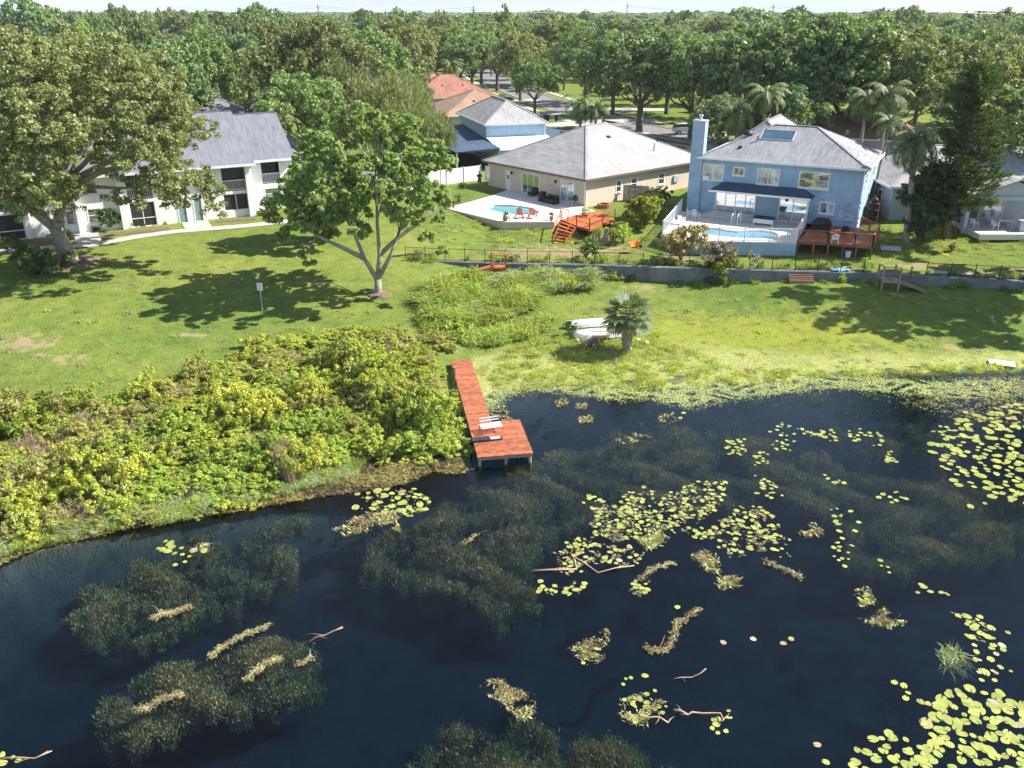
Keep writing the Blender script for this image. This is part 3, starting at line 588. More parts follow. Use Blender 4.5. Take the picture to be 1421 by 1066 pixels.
hip(t, .35, 3.0, 8.25, 16.85, BH+.06, 2.95, 'roof_blue')
# skylight lying on the front slope
sl = 2.75/(BD/2+.45); sk = [BF.hit(z4(*p), 1, 3.9) for p in ((645, 195), (838, 200))]
x0s, x1s = sk[0][0]+.1, sk[1][0]; ya, yb = 2.9, 4.4; zf = lambda y: BH+.05+(y+.45)*sl
m = MB()
for a, b in (((x0s, ya), (x1s, ya)), ((x1s, ya), (x1s, yb)), ((x1s, yb), (x0s, yb)), ((x0s, yb), (x0s, ya))): m.bar((a[0], a[1], zf(a[1])+.03), (b[0], b[1], zf(b[1])+.03), .1, .1)
q = m.build('skylight', 'grey_tarp', rf)
MB().add([(x0s, ya, zf(ya)+.05), (x1s, ya, zf(ya)+.05), (x1s, yb, zf(yb)+.05), (x0s, yb, zf(yb)+.05)], [(0, 1, 2, 3)]).build('skylight_pane', 'solar', rf)
MB().lathe([(.5, 0), (.52, .18), (.3, .4)], 12, (x0s-1.3, 3.6)).build('roof_vent', 'black', rf).location = (0, 0, zf(3.6)-.08)
MB().tube([(x0s-.1, 2.6, zf(2.6)-.1), (x0s-.1, 2.6, zf(2.6)+.45)], .08, 8).build('vent_pipe', 'rust', rf)
MB().box(3.0, 1.25, zf(1.25)-.1, 3.3, 1.5, zf(1.5)+.1).build('roof_vent', 'black', rf)
# chimney on the left end
MB().box(-1.25, -.25, -1.4, -.02, .75, BH+3.3).build('chimney', 'blue', t)
MB().box(-1.3, -.3, BH+3.3, .03, .8, BH+3.42).lathe([(.16, BH+3.42), (.16, BH+3.75), (.24, BH+3.78), (.24, BH+3.9)], 8, (-.65, .25)).build('chimney_cap', 'aluminium', t)
# porch roof over the doors
a0 = BF.ony(z4(345, 545), -1.9)[0]; a1 = BF.ony(z4(925, 583), -1.9)[0]
m = MB(); zt, zb = 3.3, 2.72
m.add([(a0, -1.9, zb), (a1, -1.9, zb), (a1-1.1, -.005, zt), (a0+.9, -.005, zt), (a0, -1.9, zb-.14), (a1, -1.9, zb-.14), (a1, -.005, zb-.14), (a0, -.005, zb-.14), (a1, -.005, zb), (a0, -.005, zb)],
      [(0, 1, 2, 3), (4, 5, 1, 0), (1, 8, 2), (0, 3, 9), (7, 6, 5, 4), (5, 6, 8, 1), (4, 0, 9, 7)])
pr = m.build('porch_roof', 'roof_dark', t); MB().box(a0-.04, -1.98, zb-.16, a1+.04, -1.905, zb+.02).build('gutter', 'paint_white', pr)
MB().box(a1-.25, -1.8, -.0, a1-.13, -1.68, zb-.15).build('porch_post', 'paint_white', t)
MB().tube([(BL+.06, -.06, -.9), (BL+.06, -.06, BH-.1)], .045, 6).build('downpipe', 'paint_white', t)
MB().box(8.3, -.2, 1.95, 8.5, -.005, 2.2).build('wall_lamp', 'black', t)

# blue pool terrace
BZ = 3.5
bk = [(72, 800), (250, 838), (840, 848), (905, 735)]
bw = [hz(*z4(*p), BZ) for p in bk]; q1 = BF.wor(BL*.62, -.03); q1b = BF.wor(g2[2]+.75, -.03); q2 = BF.wor(-1.3, -.3); q3 = hz(*z4(182, 668), BZ)
BK = [(p.x, p.y) for p in bw]+[(q1b.x, q1b.y), (q2.x, q2.y), (q3.x, q3.y)]
t = thing('pool_terrace', 'raised blue walled terrace with a long pool behind the blue house', 'terrace')
po = [hz(*z4(*p), BZ) for p in ((212, 768), (300, 758), (380, 764), (450, 776), (510, 782), (570, 778), (640, 776), (710, 786), (740, 800), (728, 818), (600, 824), (480, 818), (340, 800), (225, 790))]
po = [(p.x, p.y) for p in po]
ring_deck(BK, po, 1.9, BZ, 'deck_floor', 'deck_pale', t, 'blue'); pool(t, po, BZ, 'pool_blue')
for i in range(3):
    k = .38*(i+1); MB().box(g1[0]-1.4+k, -1.7+k, .05+.01*i, g1[2]+.4+k*.2, -.01, .05+.13*(i+1)).build('step', 'deck_pale', t).matrix_local = Matrix.Translation(BF.wor(0, 0, 0)) @ Matrix.Rotation(BF.a, 4, 'Z')

# ---------------------------------------------------------------- white apartments
z8 = Zm(0, 180, 3.383); zz3 = Zm(200, 100, 4.845)
AF = Fr(-25.4, 85.6, 3.35, 180+29)        # x runs left along the front, y runs toward the viewer (so inward = -y)
AH = 5.15
t = thing('apartment_building', 'long white two storey apartment block with balconies behind the oak', 'building', tuple(AF.o), AF.a)
rr = lambda a, b: rect(AF, 'x', a, b)
bal = rr(zz3(512, 640), zz3(690, 800)); dA = rr(zz3(215, 855), zz3(300, 1003)); dB = rr(zz3(322, 842), zz3(405, 995)); low = rr(zz3(527, 800), zz3(712, 930))
U = []; up_ = (bal[0], 2.62, bal[2], 4.85); lo_ = (low[0], .75, low[2], 2.35)
dA = (dA[0], .02, dA[2], 2.35); dB = (dB[0], .02, dB[2], 2.35)
por = rr(z8(607, 365), z8(742, 455)); por = (por[0], .1, por[2], 2.35); por2 = (por[0], 2.62, por[2], 4.85)
wl = rr(z8(402, 350), z8(480, 405)); wl = (wl[0], .95, wl[2], 2.2); wu = (wl[0], 3.5, wl[2], 4.7); wm = rr(z8(300, 375), z8(352, 418)); wm = (wm[0], .95, wm[2], 2.2)
pl = rr(z8(0, 385), z8(130, 520)); pl = (pl[0], .1, pl[2]+2.5, 2.35); pl2 = (pl[0], 2.62, pl[2], 4.85)
AL = pl[2]+4.5
ops = [up_, lo_, dA, dB, por, por2, wl, wu, wm, pl, pl2]
m = MB(); seg(m, 'x', 0, 0, AL, -.6, AH, ops, .2, -1); m.build('wall', 'white_stucco', t)
m = MB(); seg(m, 'x', -14, .2, AL, -.6, AH, [], .2); seg(m, 'y', AL, -13.8, -.2, -.6, AH, [], .2, -1); seg(m, 'y', 0, -13.8, -.2, -.6, AH, []); m.build('wall', 'white_stucco', t)
def balcony(o, zl, cols=1):
    s0, z0, s1, z1 = o
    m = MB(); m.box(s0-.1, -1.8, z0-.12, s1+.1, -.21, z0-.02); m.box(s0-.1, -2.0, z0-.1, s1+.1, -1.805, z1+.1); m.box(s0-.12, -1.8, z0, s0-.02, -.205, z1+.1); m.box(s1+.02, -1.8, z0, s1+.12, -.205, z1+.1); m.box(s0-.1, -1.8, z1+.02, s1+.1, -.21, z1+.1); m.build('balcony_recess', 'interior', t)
    r = MB(); r.box(s0-.02, -.14, z0+.95, s1+.02, -.06, z0+1.03); r.box(s0-.02, -.12, z0+.1, s1+.02, -.08, z0+.16); rl = r.build('railing', 'paint_white', t)
    n = max(6, int((s1-s0)/.16)); pm = MB().box(-.02, -.115, 0, .02, -.085, .79).mesh('baluster', 'paint_white')
    for i in range(n): link('baluster', pm, rl, (s0+(i+.5)*(s1-s0)/n, 0, z0+.16))
for o in (up_, por2, pl2): balcony(o, 0)
def porch(o, lab=None):
    s0, z0, s1, z1 = o
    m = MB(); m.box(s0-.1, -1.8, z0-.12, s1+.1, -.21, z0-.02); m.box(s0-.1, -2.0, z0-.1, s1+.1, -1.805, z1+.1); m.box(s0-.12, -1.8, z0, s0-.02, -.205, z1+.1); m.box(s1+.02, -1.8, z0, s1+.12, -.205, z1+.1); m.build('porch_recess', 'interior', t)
    w = MB(); w.box(s0, -.12, z0, s1, -.06, z0+.06); w.box(s0, -.12, z1-.06, s1, -.06, z1)
    if z0 < .5: w.box(s0, -.115, z0+.75, s1, -.065, z0+.82)
    for i in range(3): x = s0+(s1-s0-.06)*i/2; w.box(x, -.11, z0+.06, x+.06, -.07, z1-.06)
    f = w.build('screen_frame', 'paint_white', t); MB().box(s0+.03, -.1, z0+.03, s1-.03, -.095, z1-.03).build('screen', 'screen', f)
for o in (lo_, por, pl): porch(o)
for o in (wl, wu, wm): win(t, 'x', 0, o, -1, 1, 2, gl='glass')
for o in (dA, dB):
    w = win(t, 'x', 0, o, -1, 1, 1, gl='green_door', name='entrance_door'); MB().lathe([(.03, 0), (.03, .05)], 8).build('handle', 'black', w).matrix_local = Matrix.Translation((o[0]+.18, -.03, 1.05)) @ Matrix.Rotation(-PI/2, 4, 'X')
def pil(px):
    s = AF.ony(px)[0]; MB().box(s-.2, .004, -.4, s+.2, .4, AH-.05).build('column', 'white_stucco', t)
for px in (z8(1180, 400), z8(590, 470), z8(383, 470), z8(138, 480)): pil(px)
hip(t, -.25, -15, AL+.5, .7, AH+.03, 4.2, 'roof_apt', gable=True)
m = MB(); m.add([(0, -13.9, AH), (0, -.1, AH), (0, -7.0, AH+3.7)], [(0, 1, 2)]); m.add([(AL, -13.9, AH), (AL, -.1, AH), (AL, -7.0, AH+3.7)], [(2, 1, 0)]); m.build('gable', 'white_stucco', t)
# the set back right end bay
EB = (-3.9, -.25); b_ = rect(AF, 'x', zz3(783, 600), zz3(912, 740)); yb_ = -2.2
s0 = AF.ony(zz3(783, 620), yb_)[0]; s1 = AF.ony(zz3(905, 610), yb_)[0]; s0, s1 = min(s0, s1), max(s0, s1)
u2 = (s0, 2.62, s1, 4.75); l2 = (s0+.05, 1.0, s1-.1, 2.2)
m = MB(); seg(m, 'x', yb_, -4.6, -.01, -.6, AH-.1, [u2, l2], .2, -1); seg(m, 'y', -4.6, -13, yb_-.2, -.6, AH-.1, [], .2, 1); seg(m, 'x', -13, -4.4, -.01, -.6, AH-.1, [], .2, 1); m.build('wall', 'white_stucco', t)
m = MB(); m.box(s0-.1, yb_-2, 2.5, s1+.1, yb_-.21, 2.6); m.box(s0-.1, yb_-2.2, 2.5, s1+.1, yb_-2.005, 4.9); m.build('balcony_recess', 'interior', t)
r_ = MB(); r_.box(s0-.02, yb_-.14, 3.57, s1+.02, yb_-.06, 3.65); r_.box(s0, yb_-.12, 2.72, s1, yb_-.08, 2.78); rl = r_.build('railing', 'paint_white', t)
pm = MB().box(-.02, yb_-.115, 0, .02, yb_-.085, .79).mesh('baluster', 'paint_white')
for i in range(13): link('baluster', pm, rl, (s0+(i+.5)*(s1-s0)/13, 0, 2.78))
win(t, 'x', yb_, l2, -1, 1, 2, gl='glass')
hip(t, -4.9, -13.8, -.27, -1.6, AH-.08, 3.9, 'roof_apt', gable=True, along_x=True); MB().add([(-4.55, -13.2, AH-.1), (-4.55, -2.3, AH-.1), (-4.55, -7.7, AH+3.5), (-4.4, -13.2, AH-.1), (-4.4, -2.3, AH-.1), (-4.4, -7.7, AH+3.5)], [(0, 2, 1), (3, 4, 5)]).build('gable', 'white_stucco', t)

# ---------------------------------------------------------------- grey blue house at the right with a covered patio
RF = Fr(41.9, 79.6, 3.5, 0)
t = thing('grey_house', 'low grey blue house with a gabled covered patio at the right edge', 'house', tuple(RF.o), 0)
m = MB(); seg(m, 'x', 4.6, -5, .6, -.6, 3.0, [(-3.6, 1, -2.2, 2.1)], .2); seg(m, 'x', 4.6, 8.0, 16, -.6, 3.0, []); seg(m, 'y', -5, 4.8, 17, -.6, 3.0, [(7, 1, 8.2, 2.2)], .2); seg(m, 'y', 16, 4.8, 17, -.6, 3.0, [], .2, -1); seg(m, 'x', 17, -4.8, 15.8, -.6, 3.0, [], .2, -1); m.build('wall', 'grey_blue', t)
win(t, 'x', 4.6, (-3.6, 1, -2.2, 2.1), 1, 2, 1); win(t, 'y', -5, (7, 1, 8.2, 2.2), 1, 1, 2)
m = MB(); seg(m, 'x', 3.6, .6, 8.2, 0, 2.9, [(2.0, .05, 5.4, 2.4)], .2); seg(m, 'y', .4, .3, 3.8, 0, 2.9, [(1, .05, 2.4, 2.4)], .2, -1); m.build('wall', 'grey_blue', t)
win(t, 'x', 3.6, (2.0, .05, 5.4, 2.4), 1, 3, 1, name='sliding_door', mats=['glass', 'glass_pale', 'glass_pale']); win(t, 'y', .4, (1, .05, 2.4, 2.4), -1, 1, 1, name='patio_door', gl='glass')
MB().box(.0, -.05, -.5, .35, .28, 2.85).build('column', 'grey_blue', t); MB().box(8.2, -.05, -.5, 8.6, .28, 2.85).build('column', 'grey_blue', t)
MB().box(.2, -.02, 2.55, 8.4, .18, 2.9).add([(.0, .1, 2.9), (8.6, .1, 2.9), (4.3, .1, 4.25)], [(0, 1, 2)]).build('gable', 'grey_blue', t)
hip(t, -.5, -.4, 9.1, 8.5, 2.93, 1.75, 'roof_grey', gable=True) if False else None
m = MB(); m.add([(-.5, -.35, 2.85), (4.3, -.35, 4.5), (4.3, 10.6, 4.5), (-.5, 5, 2.85)], [(0, 1, 2, 3)]); m.add([(9.1, -.35, 2.85), (4.3, -.35, 4.5), (4.3, 10.6, 4.5), (9.1, 5, 2.85)], [(3, 2, 1, 0)])
m.add([(-.5, -.35, 2.75), (4.3, -.35, 4.4), (4.3, -.3, 4.4), (-.5, -.3, 2.75), (-.5, -.35, 2.85), (4.3, -.35, 4.5), (4.3, -.3, 4.5), (-.5, -.3, 2.85)], [(0, 1, 5, 4)]); m.add([(9.1, -.36, 2.7), (4.3, -.36, 4.38), (4.3, -.36, 4.52), (9.1, -.36, 2.87)], [(0, 1, 2, 3)]); m.build('gable_roof', 'roof_grey', t)
hip(t, -5.5, 4.1, 16.5, 17.5, 3.05, 3.0, 'roof_grey')
MB().box(.38, -2.5, -.5, 12, 3.59, .02).build('patio_slab', 'deck_pale', t)

# ---------------------------------------------------------------- houses farther along the street
def house(name, label, x, y, ang, L, Wd, H, rh, wm_, rm, base=3.4, gable=False, wins=((1, 0),), cat='house'):
    t = thing(name, label, cat, (x, y, base), math.radians(ang)); ox, oy = L/2, Wd/2
    fr = [(-L/2+L*k-.6, .9, -L/2+L*k+.6, 2.1) for k in (.25, .55, .8)]
    if H > 4: fr += [(a, 3.6, c, 4.7) for a, b, c, d_ in fr]
    m = MB(); seg(m, 'x', -oy, -ox, ox, -.5, H, fr); m.build('wall', wm_, t)
    sd_ = [(-Wd/4-.5, .9, -Wd/4+.5, 2.1)]; m = MB(); seg(m, 'y', -ox, -oy+.2, oy, -.5, H, sd_); m.build('wall', wm_, t)
    m = MB(); seg(m, 'y', ox, -oy+.2, oy, -.5, H, sd_, .2, -1); seg(m, 'x', oy, -ox+.2, ox-.2, -.5, H, [], .2, -1); m.build('wall', wm_, t)
    for o in fr: win(t, 'x', -oy, o, 1, 1, 2)
    win(t, 'y', -ox, sd_[0], 1, 1, 2)
    hip(t, -ox-.4, -oy-.4, ox+.4, oy+.4, H+.04, rh, rm, gable=gable)
    k = .5
    for i in range(2): vent(t, -ox+L*(.4+.25*i), -oy*.5, H+rh*.45, .25)
    return t
# pale blue two storey house with low wings
SB = Fr(-3.4, 118.3, 3.4, 17)
t = thing('pale_blue_house', 'pale blue two storey house with dark low roof behind the white fence', 'house', tuple(SB.o), SB.a)
m = MB(); seg(m, 'x', 0, 0, 8.2, -.5, 4.9, []); m.build('wall', 'pale_blue', t); m = MB(); seg(m, 'y', 0, .2, 15, -.5, 4.9, []); seg(m, 'y', 8.2, .2, 15, -.5, 4.9, [], .2, -1); seg(m, 'x', 15, .2, 8, -.5, 4.9, [], .2, -1); m.build('wall', 'pale_blue', t)
hip(t, -.35, -.35, 8.55, 15.35, 4.95, 2.6, 'roof_grey'); MB().box(8.1, -.1, 0, 8.25, -.005, 4.8).build('downpipe', 'paint_white', t)
m = MB(); m.add([(-5.8, -6.5, 2.5), (0, -6.5, 2.75), (0, 13, 3.6), (-5.8, 13, 2.5), (-5.8, -6.5, 2.4), (0, -6.5, 2.4), (0, 13, 2.4), (-5.8, 13, 2.4)], [(0, 1, 2, 3), (4, 5, 1, 0), (7, 4, 0, 3), (7, 6, 5, 4)]); m.build('side_roof', 'roof_dark', t)
MB().box(-5.7, -6.4, 0, -5.5, -6.2, 2.38).box(-5.7, 3, 0, -5.5, 3.2, 2.38).box(-.2, -6.4, 0, -.02, -6.2, 2.38).build('carport_post', 'paint_white', t)['kind'] = 'stuff'
m = MB(); seg(m, 'x', -6.3, 0, 8.0, -.4, 2.5, [(2.5, 1, 4, 2)]); seg(m, 'y', 8.2, -6.3, -.02, -.4, 2.5, [], .2, -1); seg(m, 'y', 0, -6.1, -.02, -.4, 2.5, []); m.build('wall', 'pale_blue', t); win(t, 'x', -6.3, (2.5, 1, 4, 2))
m = MB(); m.add([(-.1, -6.7, 2.52), (8.5, -6.7, 2.52), (8.5, -.01, 3.3), (-.1, -.01, 3.3)], [(0, 1, 2, 3)]); m.add([(-.1, -6.7, 2.42), (8.5, -6.7, 2.42), (8.5, -6.7, 2.52), (-.1, -6.7, 2.52), (8.5, -.01, 2.42), (8.5, -.01, 3.3)], [(0, 1, 2, 3), (1, 4, 5, 2)]); m.build('lean_to_roof', 'pale_blue', t)
m = MB(); m.add([(8.22, -.01, 2.5), (15, -.5, 2.5), (15, 9, 2.5), (8.22, 9, 3.6)], [(0, 1, 2, 3)]); seg(m, 'x', -.3, 8.3, 15, -.3, 2.45, []); m.build('garage_roof', 'roof_dark', t)
MB().box(-5.6, -.6, -.3, -5.3, 9, 2.2).build('wall', 'brown_wood', t)
house('brown_roof_house', 'low house with tan brown roof beyond the pale blue house', -6.3, 157, 20, 15, 15, 2.9, 3.4, 'cream', 'roof_pink')
house('terracotta_house', 'low grey walled house with a bright terracotta hip roof', -13.5, 188, 17, 17, 15, 2.9, 3.9, 'grey_blue', 'roof_red')
house('pinkish_roof_house', 'long low house with a faded pinkish brown roof past the terracotta one', -25, 214, 20, 22, 14, 2.9, 4.0, 'cream', 'roof_pink')
house('brown_low_house', 'distant house with a dull brown roof beside tall trees', -31, 246, 17, 16, 14, 2.9, 4.4, 'cream', 'roof_brown')
house('white_gable_house', 'distant white two storey house with tan roof among the trees', -42, 268, 20, 9, 9, 5.2, 2.4, 'white_stucco', 'roof_pink')
house('rear_apartment', 'pale apartment building half hidden behind the left oaks', -47, 118, 30, 26, 11, 5.2, 3.2, 'white_stucco', 'roof_apt', cat='building')
house('far_apartment', 'white apartment building behind trees at the far end of the parking road', -52, 152, 30, 16, 10, 5.2, 3.2, 'white_stucco', 'roof_apt', cat='building')
house('peach_roof_house', 'house with a peach coloured roof glimpsed behind the blue house', 49, 126, -25, 17, 13, 2.9, 3.0, 'cream', 'roof_pink')
house('grey_roof_house', 'low house with grey roof behind the street trees at right', 88, 108, -30, 17, 13, 2.9, 3.0, 'cream', 'roof_grey')
house('cream_house', 'cream house across the street behind the row of oaks', 46, 178, -60, 16, 12, 2.9, 3.0, 'cream', 'roof_brown')
house('distant_grey_house', 'small pale house roof showing among the far trees', 150, 250, 0, 15, 12, 5.4, 3.0, 'white_stucco', 'roof_grey')

# ---------------------------------------------------------------- trees
def tree_protos():
    P = {}
    def mk(key, mat, rx, rz, zc, nb, br, nl, size, seed, h0, r0, nlimb, bark='bark', low=-.55, aspect=1.5, lean=(0, 0), shell=.55, inner=.5):
        r = np.random.RandomState(seed); B = dome_blobs(rx, rz, zc, nb, br, r, low, shell)
        P[key] = (quads_mesh('crown', blob_leaves(B, nl, size, r, .3, inner, aspect), mat), limbs(B, h0, r0, nlimb, r, bark, lean=lean)); return P[key]
    # unit: metres; near trees
    for i in range(4): mk('oakA%d' % i, 'oak_dark' if i % 2 else 'oak', 8, 6.0, 8.6, 110, 1.45, 22000, .27, 20+i, 4.0, .42, 9)
    for i in range(2): mk('oakO%d' % i, 'oak_olive', 8, 6.0, 8.6, 110, 1.4, 22000, .26, 30+i, 4.0, .4, 9)
    mk('round', 'oak', 5, 4.6, 7.0, 30, 1.6, 6000, .36, 40, 2.8, .3, 7)
    for i in range(5): mk('far%d' % i, ('oak', 'oak_dark', 'oak_olive', 'oak', 'oak_dark')[i], 6.5, 5.6, 7.4, 50, 1.45, 6500, .38, 50+i, 3.5, .35, 4)
    mk('far5', 'feather', 6.5, 5.2, 7.2, 50, 1.4, 6500, .38, 56, 3.5, .3, 5); mk('far6', 'bright', 5.5, 5.0, 7.2, 44, 1.3, 5500, .38, 57, 3.5, .3, 5)
    for i in range(4): mk('vfar%d' % i, ('oak', 'oak_dark', 'oak_olive', 'oak_dark')[i], 7, 5.8, 7.0, 34, 1.9, 1500, .85, 60+i, 3.5, .35, 2)
    return P
TP = tree_protos()
TREES_T = {}
def put_tree(key, x, y, h, rad, label, group, name='oak_tree', cat='tree', rz=None, base=None, small=False):
    cr_, tk = TP[key]; z = g(x, y) if base is None else base
    hh = {'oakA': 14.6, 'oakO': 14.6, 'roun': 11.4, 'far': 13, 'vfa': 12.8}
    h0 = next(v for k, v in hh.items() if key.startswith(k)); r0 = {'oakA': 8, 'oakO': 8, 'roun': 5, 'far': 6.5, 'vfa': 7}[next(k for k in hh if key.startswith(k))]
    t = thing(name, label, cat, (x, y, z), rnd.random()*6.28 if rz is None else rz, group, (rad/r0, rad/r0, h/h0))
    link('trunk', tk, t); link('crown', cr_, t); return t
def ptree(key, px, D, h, rad, label, name='oak_tree', group=None): return put_tree(key, atD(px, D), D, h, rad, label, group, name)

# the big oak at the left
r = np.random.RandomState(3); p = G(97, 364)
B = dome_blobs(10.8, 7.2, 10.9, 270, 1.3, r, -.55, .4)
B = [(b[0]+2.4, b[1]-.5, b[2]-.12*max(0, abs(b[0])-4), b[3], .75) for b in B]+[(9.6+r.randn()*1.5, r.randn()*1.5, 6.6+r.randn()*1.0, 1.2, .7) for _ in range(16)]+[(-1+r.randn()*2, -4+r.randn()*1.2, 6+r.randn()*.6, 1.2, .7) for _ in range(8)]+[(-3+r.randn()*4.5, -3.6+r.randn()*1.6, 6.3+r.randn()*.9, 1.05, .7) for _ in range(26)]
t = thing('live_oak', 'huge spreading oak at the left with a forked leaning grey trunk', 'tree', p)
m = MB(); m.tube([(0, 0, -.4), (0, 0, .3), (-.35, 0, 1.6), (-.5, 0, 2.9)], [1.05, .72, .6, .55], 12)
m.tube([(-.5, 0, 2.7), (-1.6, -.2, 3.9), (-3.4, -.3, 5.6), (-5.6, 0, 7.2), (-7, .5, 9)], [.42, .36, .3, .24, .12], 9)
m.tube([(-.45, 0, 2.8), (.1, .1, 4.2), (.3, .3, 6), (1.2, .6, 8.5), (1.6, .5, 11)], [.48, .42, .36, .28, .14], 9)
m.tube([(.1, .1, 4.4), (1.6, -.4, 6), (3.9, -.8, 7.2), (6.5, -.6, 8)], [.3, .26, .2, .1], 8)
for b in [B[i] for i in r.permutation(len(B))[:16]]: m.tube([(.6, .3, 6.2), (b[0]*.5, b[1]*.5, b[2]*.5+3), b[:3]], [.2, .13, .05], 5)
for a in ((-.9, -.5, 2.2), (.05, -.62, 3.2), (.1, -.5, 4.1)): m.lathe([(.28, a[2]-.2), (.36, a[2]), (.28, a[2]+.2)], 8, a[:2])
m.build('trunk', 'pale_bark', t, True); link('crown', quads_mesh('crown', blob_leaves(B, 175000, .145, r, .25, .3), 'oak_olive'), t)
MB().lathe([(.2, .33), (1.9, .12), (2.4, -.15)], 14).build('mulch_ring', 'mulch', t)
# the bright open tree beside the sign
r = np.random.RandomState(5); p = G(525, 408)
t = thing('lawn_tree', 'bright green open crowned tree standing alone on the lawn', 'tree', p)
B = []
while len(B) < 135:
    d = unit(r.normal(size=3))
    if d[2] < -.9: continue
    q = .35+.65*r.rand()**.5; B.append((d[0]*6.5*q-.6, d[1]*5.6*q+.4, 8.7+d[2]*5.0*q*(1 if d[2] > 0 else .85)-(.8 if d[0] < -.6 else 0), .6+.45*r.rand(), .8))
B += [(-4.6+r.randn()*1.4, r.randn()*1.8, 4.9+r.randn()*.8, .8, .8) for _ in range(12)]+[(3.4+r.randn()*1.0, r.randn()*1.5, 5.2+r.randn()*.6, .7, .8) for _ in range(3)]
m = MB(); m.tube([(0, 0, -.3), (0, 0, .3), (.05, 0, 1.2)], [.46, .3, .26], 10)
ST = [((0, 0, 1.1), (-.9, .1, 2.8), (-1.7, .3, 5.0), (-3.2, .8, 7.6)), ((0, 0, 1.1), (.25, .2, 3.0), (.2, .4, 5.6), (.3, .8, 9.4)), ((.05, 0, 1.2), (1.1, -.1, 3.0), (1.9, .2, 5.0), (3.4, .2, 8.0)), ((.2, .2, 3.0), (1.6, .8, 4.2), (3.4, 1.2, 5.4), (5.0, 1.6, 6.6)), ((-.9, .1, 2.8), (-2.4, -.5, 3.8), (-4.2, -.8, 4.8), (-5.6, -.8, 6.4))]
for s_ in ST: m.tube(s_, [.2, .16, .12, .06], 7)
for i in r.permutation(len(B))[:60]:
    b = B[i]; s_ = min((q for S_ in ST for q in S_[1:]), key=lambda q: (Vector(q)-Vector(b[:3])).length+(2 if q[2] > b[2] else 0)); m.tube([s_, (Vector(s_)+Vector(b[:3]))/2+Vector((0, 0, .1)), b[:3]], [.07, .05, .025], 4)
m.build('trunk', 'pale_bark', t, True); link('crown', quads_mesh('crown', blob_leaves(B, 66000, .18, r, .5, .3), 'bright'), t)
MB().lathe([(.2, .22), (.9, .08), (1.1, -.1)], 12).build('mulch_ring', 'mulch', t)
r = np.random.RandomState(6); p = G(457, 336); B = dome_blobs(3.7, 3.6, 4.6, 60, .85, r, -.7, .4)
t = thing('path_tree', 'low leafy tree over the path, just left behind the lawn tree', 'tree', p); link('trunk', limbs(B, 2.2, .22, 12, r, 'pale_bark'), t); link('crown', quads_mesh('crown', blob_leaves(B, 26000, .2, r, .4, .3), 'bright'), t)
# oaks of the middle distance
OK_ = [('oakO0', 30, 97, 16.5, 9.5, 'olive oak filling the left edge behind the nearest oak'), ('oakA1', 120, 106, 17, 9, 'tall dark oak above the hidden apartment roof, second from the left'),
 ('oakO1', 170, 92, 15, 7.5, 'olive oak rising behind the big spreading oak'), ('oakA3', 238, 118, 15.5, 6.5, 'dark oak with two leaning bare trunks behind the apartment roof'), ('oakA0', 300, 132, 16.5, 6.5, 'oak with clustered tan trunks at the end of the slate roof'), ('oakA1', 345, 150, 16, 7, 'dark oak shading the parked cars'),
 ('oakO1', 445, 118, 17.5, 9.2, 'broad olive oak on the right side of the parking road'), ('oakO0', 395, 158, 17, 8.5, 'olive oak behind the parking road, left of the broad one'), ('oakA2', 505, 140, 16.5, 8.5, 'mid green oak behind the feathery tree'),
 ('oakA0', 430, 104, 12.5, 6, 'dark leafy oak overhanging the road beside the lawn tree'),
 ('oakA1', 655, 222, 15, 8, 'dark oak behind the terracotta roof'), ('oakA3', 604, 255, 15, 9, 'dark oak above the far pinkish roof'), ('oakO0', 722, 205, 14.5, 7.5, 'round yellow green oak lining the far pavement, left of the grey hip roof'), ('oakA0', 742, 178, 11, 5.5, 'small dark trunked oak by the street corner'), ('oakA2', 812, 200, 15.5, 7.5, 'oak on the grass island above the pale roof apex'),
 ('oakA1', 887, 151, 16.5, 10.5, 'massive dark oak with a thick trunk behind the tan house'), ('oakA2', 958, 143, 15.5, 7.5, 'spreading oak with a pale trunk next to the chimney'), ('oakA0', 850, 178, 15.5, 8, 'dense oak left of the massive dark one'),
 ('oakA3', 1035, 138, 18, 10, 'large dark oak right of the chimney'), ('oakA1', 1098, 130, 19, 11, 'tallest spreading oak directly over the skylight roof'), ('oakA2', 1165, 126, 18.5, 10.5, 'grey green oak over the right end of the blue house'), ('oakA0', 1228, 120, 16, 8.5, 'oak between the palms and the dark conifer'),
 ('oakA3', 1075, 116, 10.5, 5.5, 'low dark oak touching the blue house roof'), ('oakO1', 1385, 112, 14.5, 7.5, 'pale olive oak over the roof at the right edge'), ('oakA0', 1418, 92, 12.5, 6.5, 'leafy oak cut by the right edge beyond the patio house'), ('oakO0', 1330, 132, 15, 8, 'olive oak behind the dark conifer'),
 ('oakA2', 1432, 138, 15, 8.5, 'green oak on the far right skyline'), ('oakO1', 1268, 150, 16.5, 8, 'yellowish oak rising above the palms at right')]
OK_ += [('oakA2', 640, 238, 16, 9, 'oak closing the far end of the street above the terracotta roof'), ('oakA3', 668, 252, 15, 8.5, 'oak hiding the far road between the red roof and the street row'), ('oakA0', 690, 232, 16.5, 8.5, 'oak on the bend of the street past the red roof'), ('oakO0', 985, 168, 13, 7, 'lower olive oak between the chimney and the big oaks'), ('oakA1', 925, 178, 16, 8.5, 'dark oak across the street over the tan roof'), ('oakA3', 1000, 118, 9, 4.8, 'small dark oak just behind the chimney'), ('oakO1', 560, 196, 17, 9, 'tall olive oak behind the feathery trees'), ('oakA2', 770, 250, 17, 10, 'wide oak rising over the street row'), ('oakA0', 1330, 175, 17.5, 10, 'wide pale oak on the right skyline')]
for k, px, D, h, rad, lab in OK_: ptree(k, px, D, h, rad, lab)
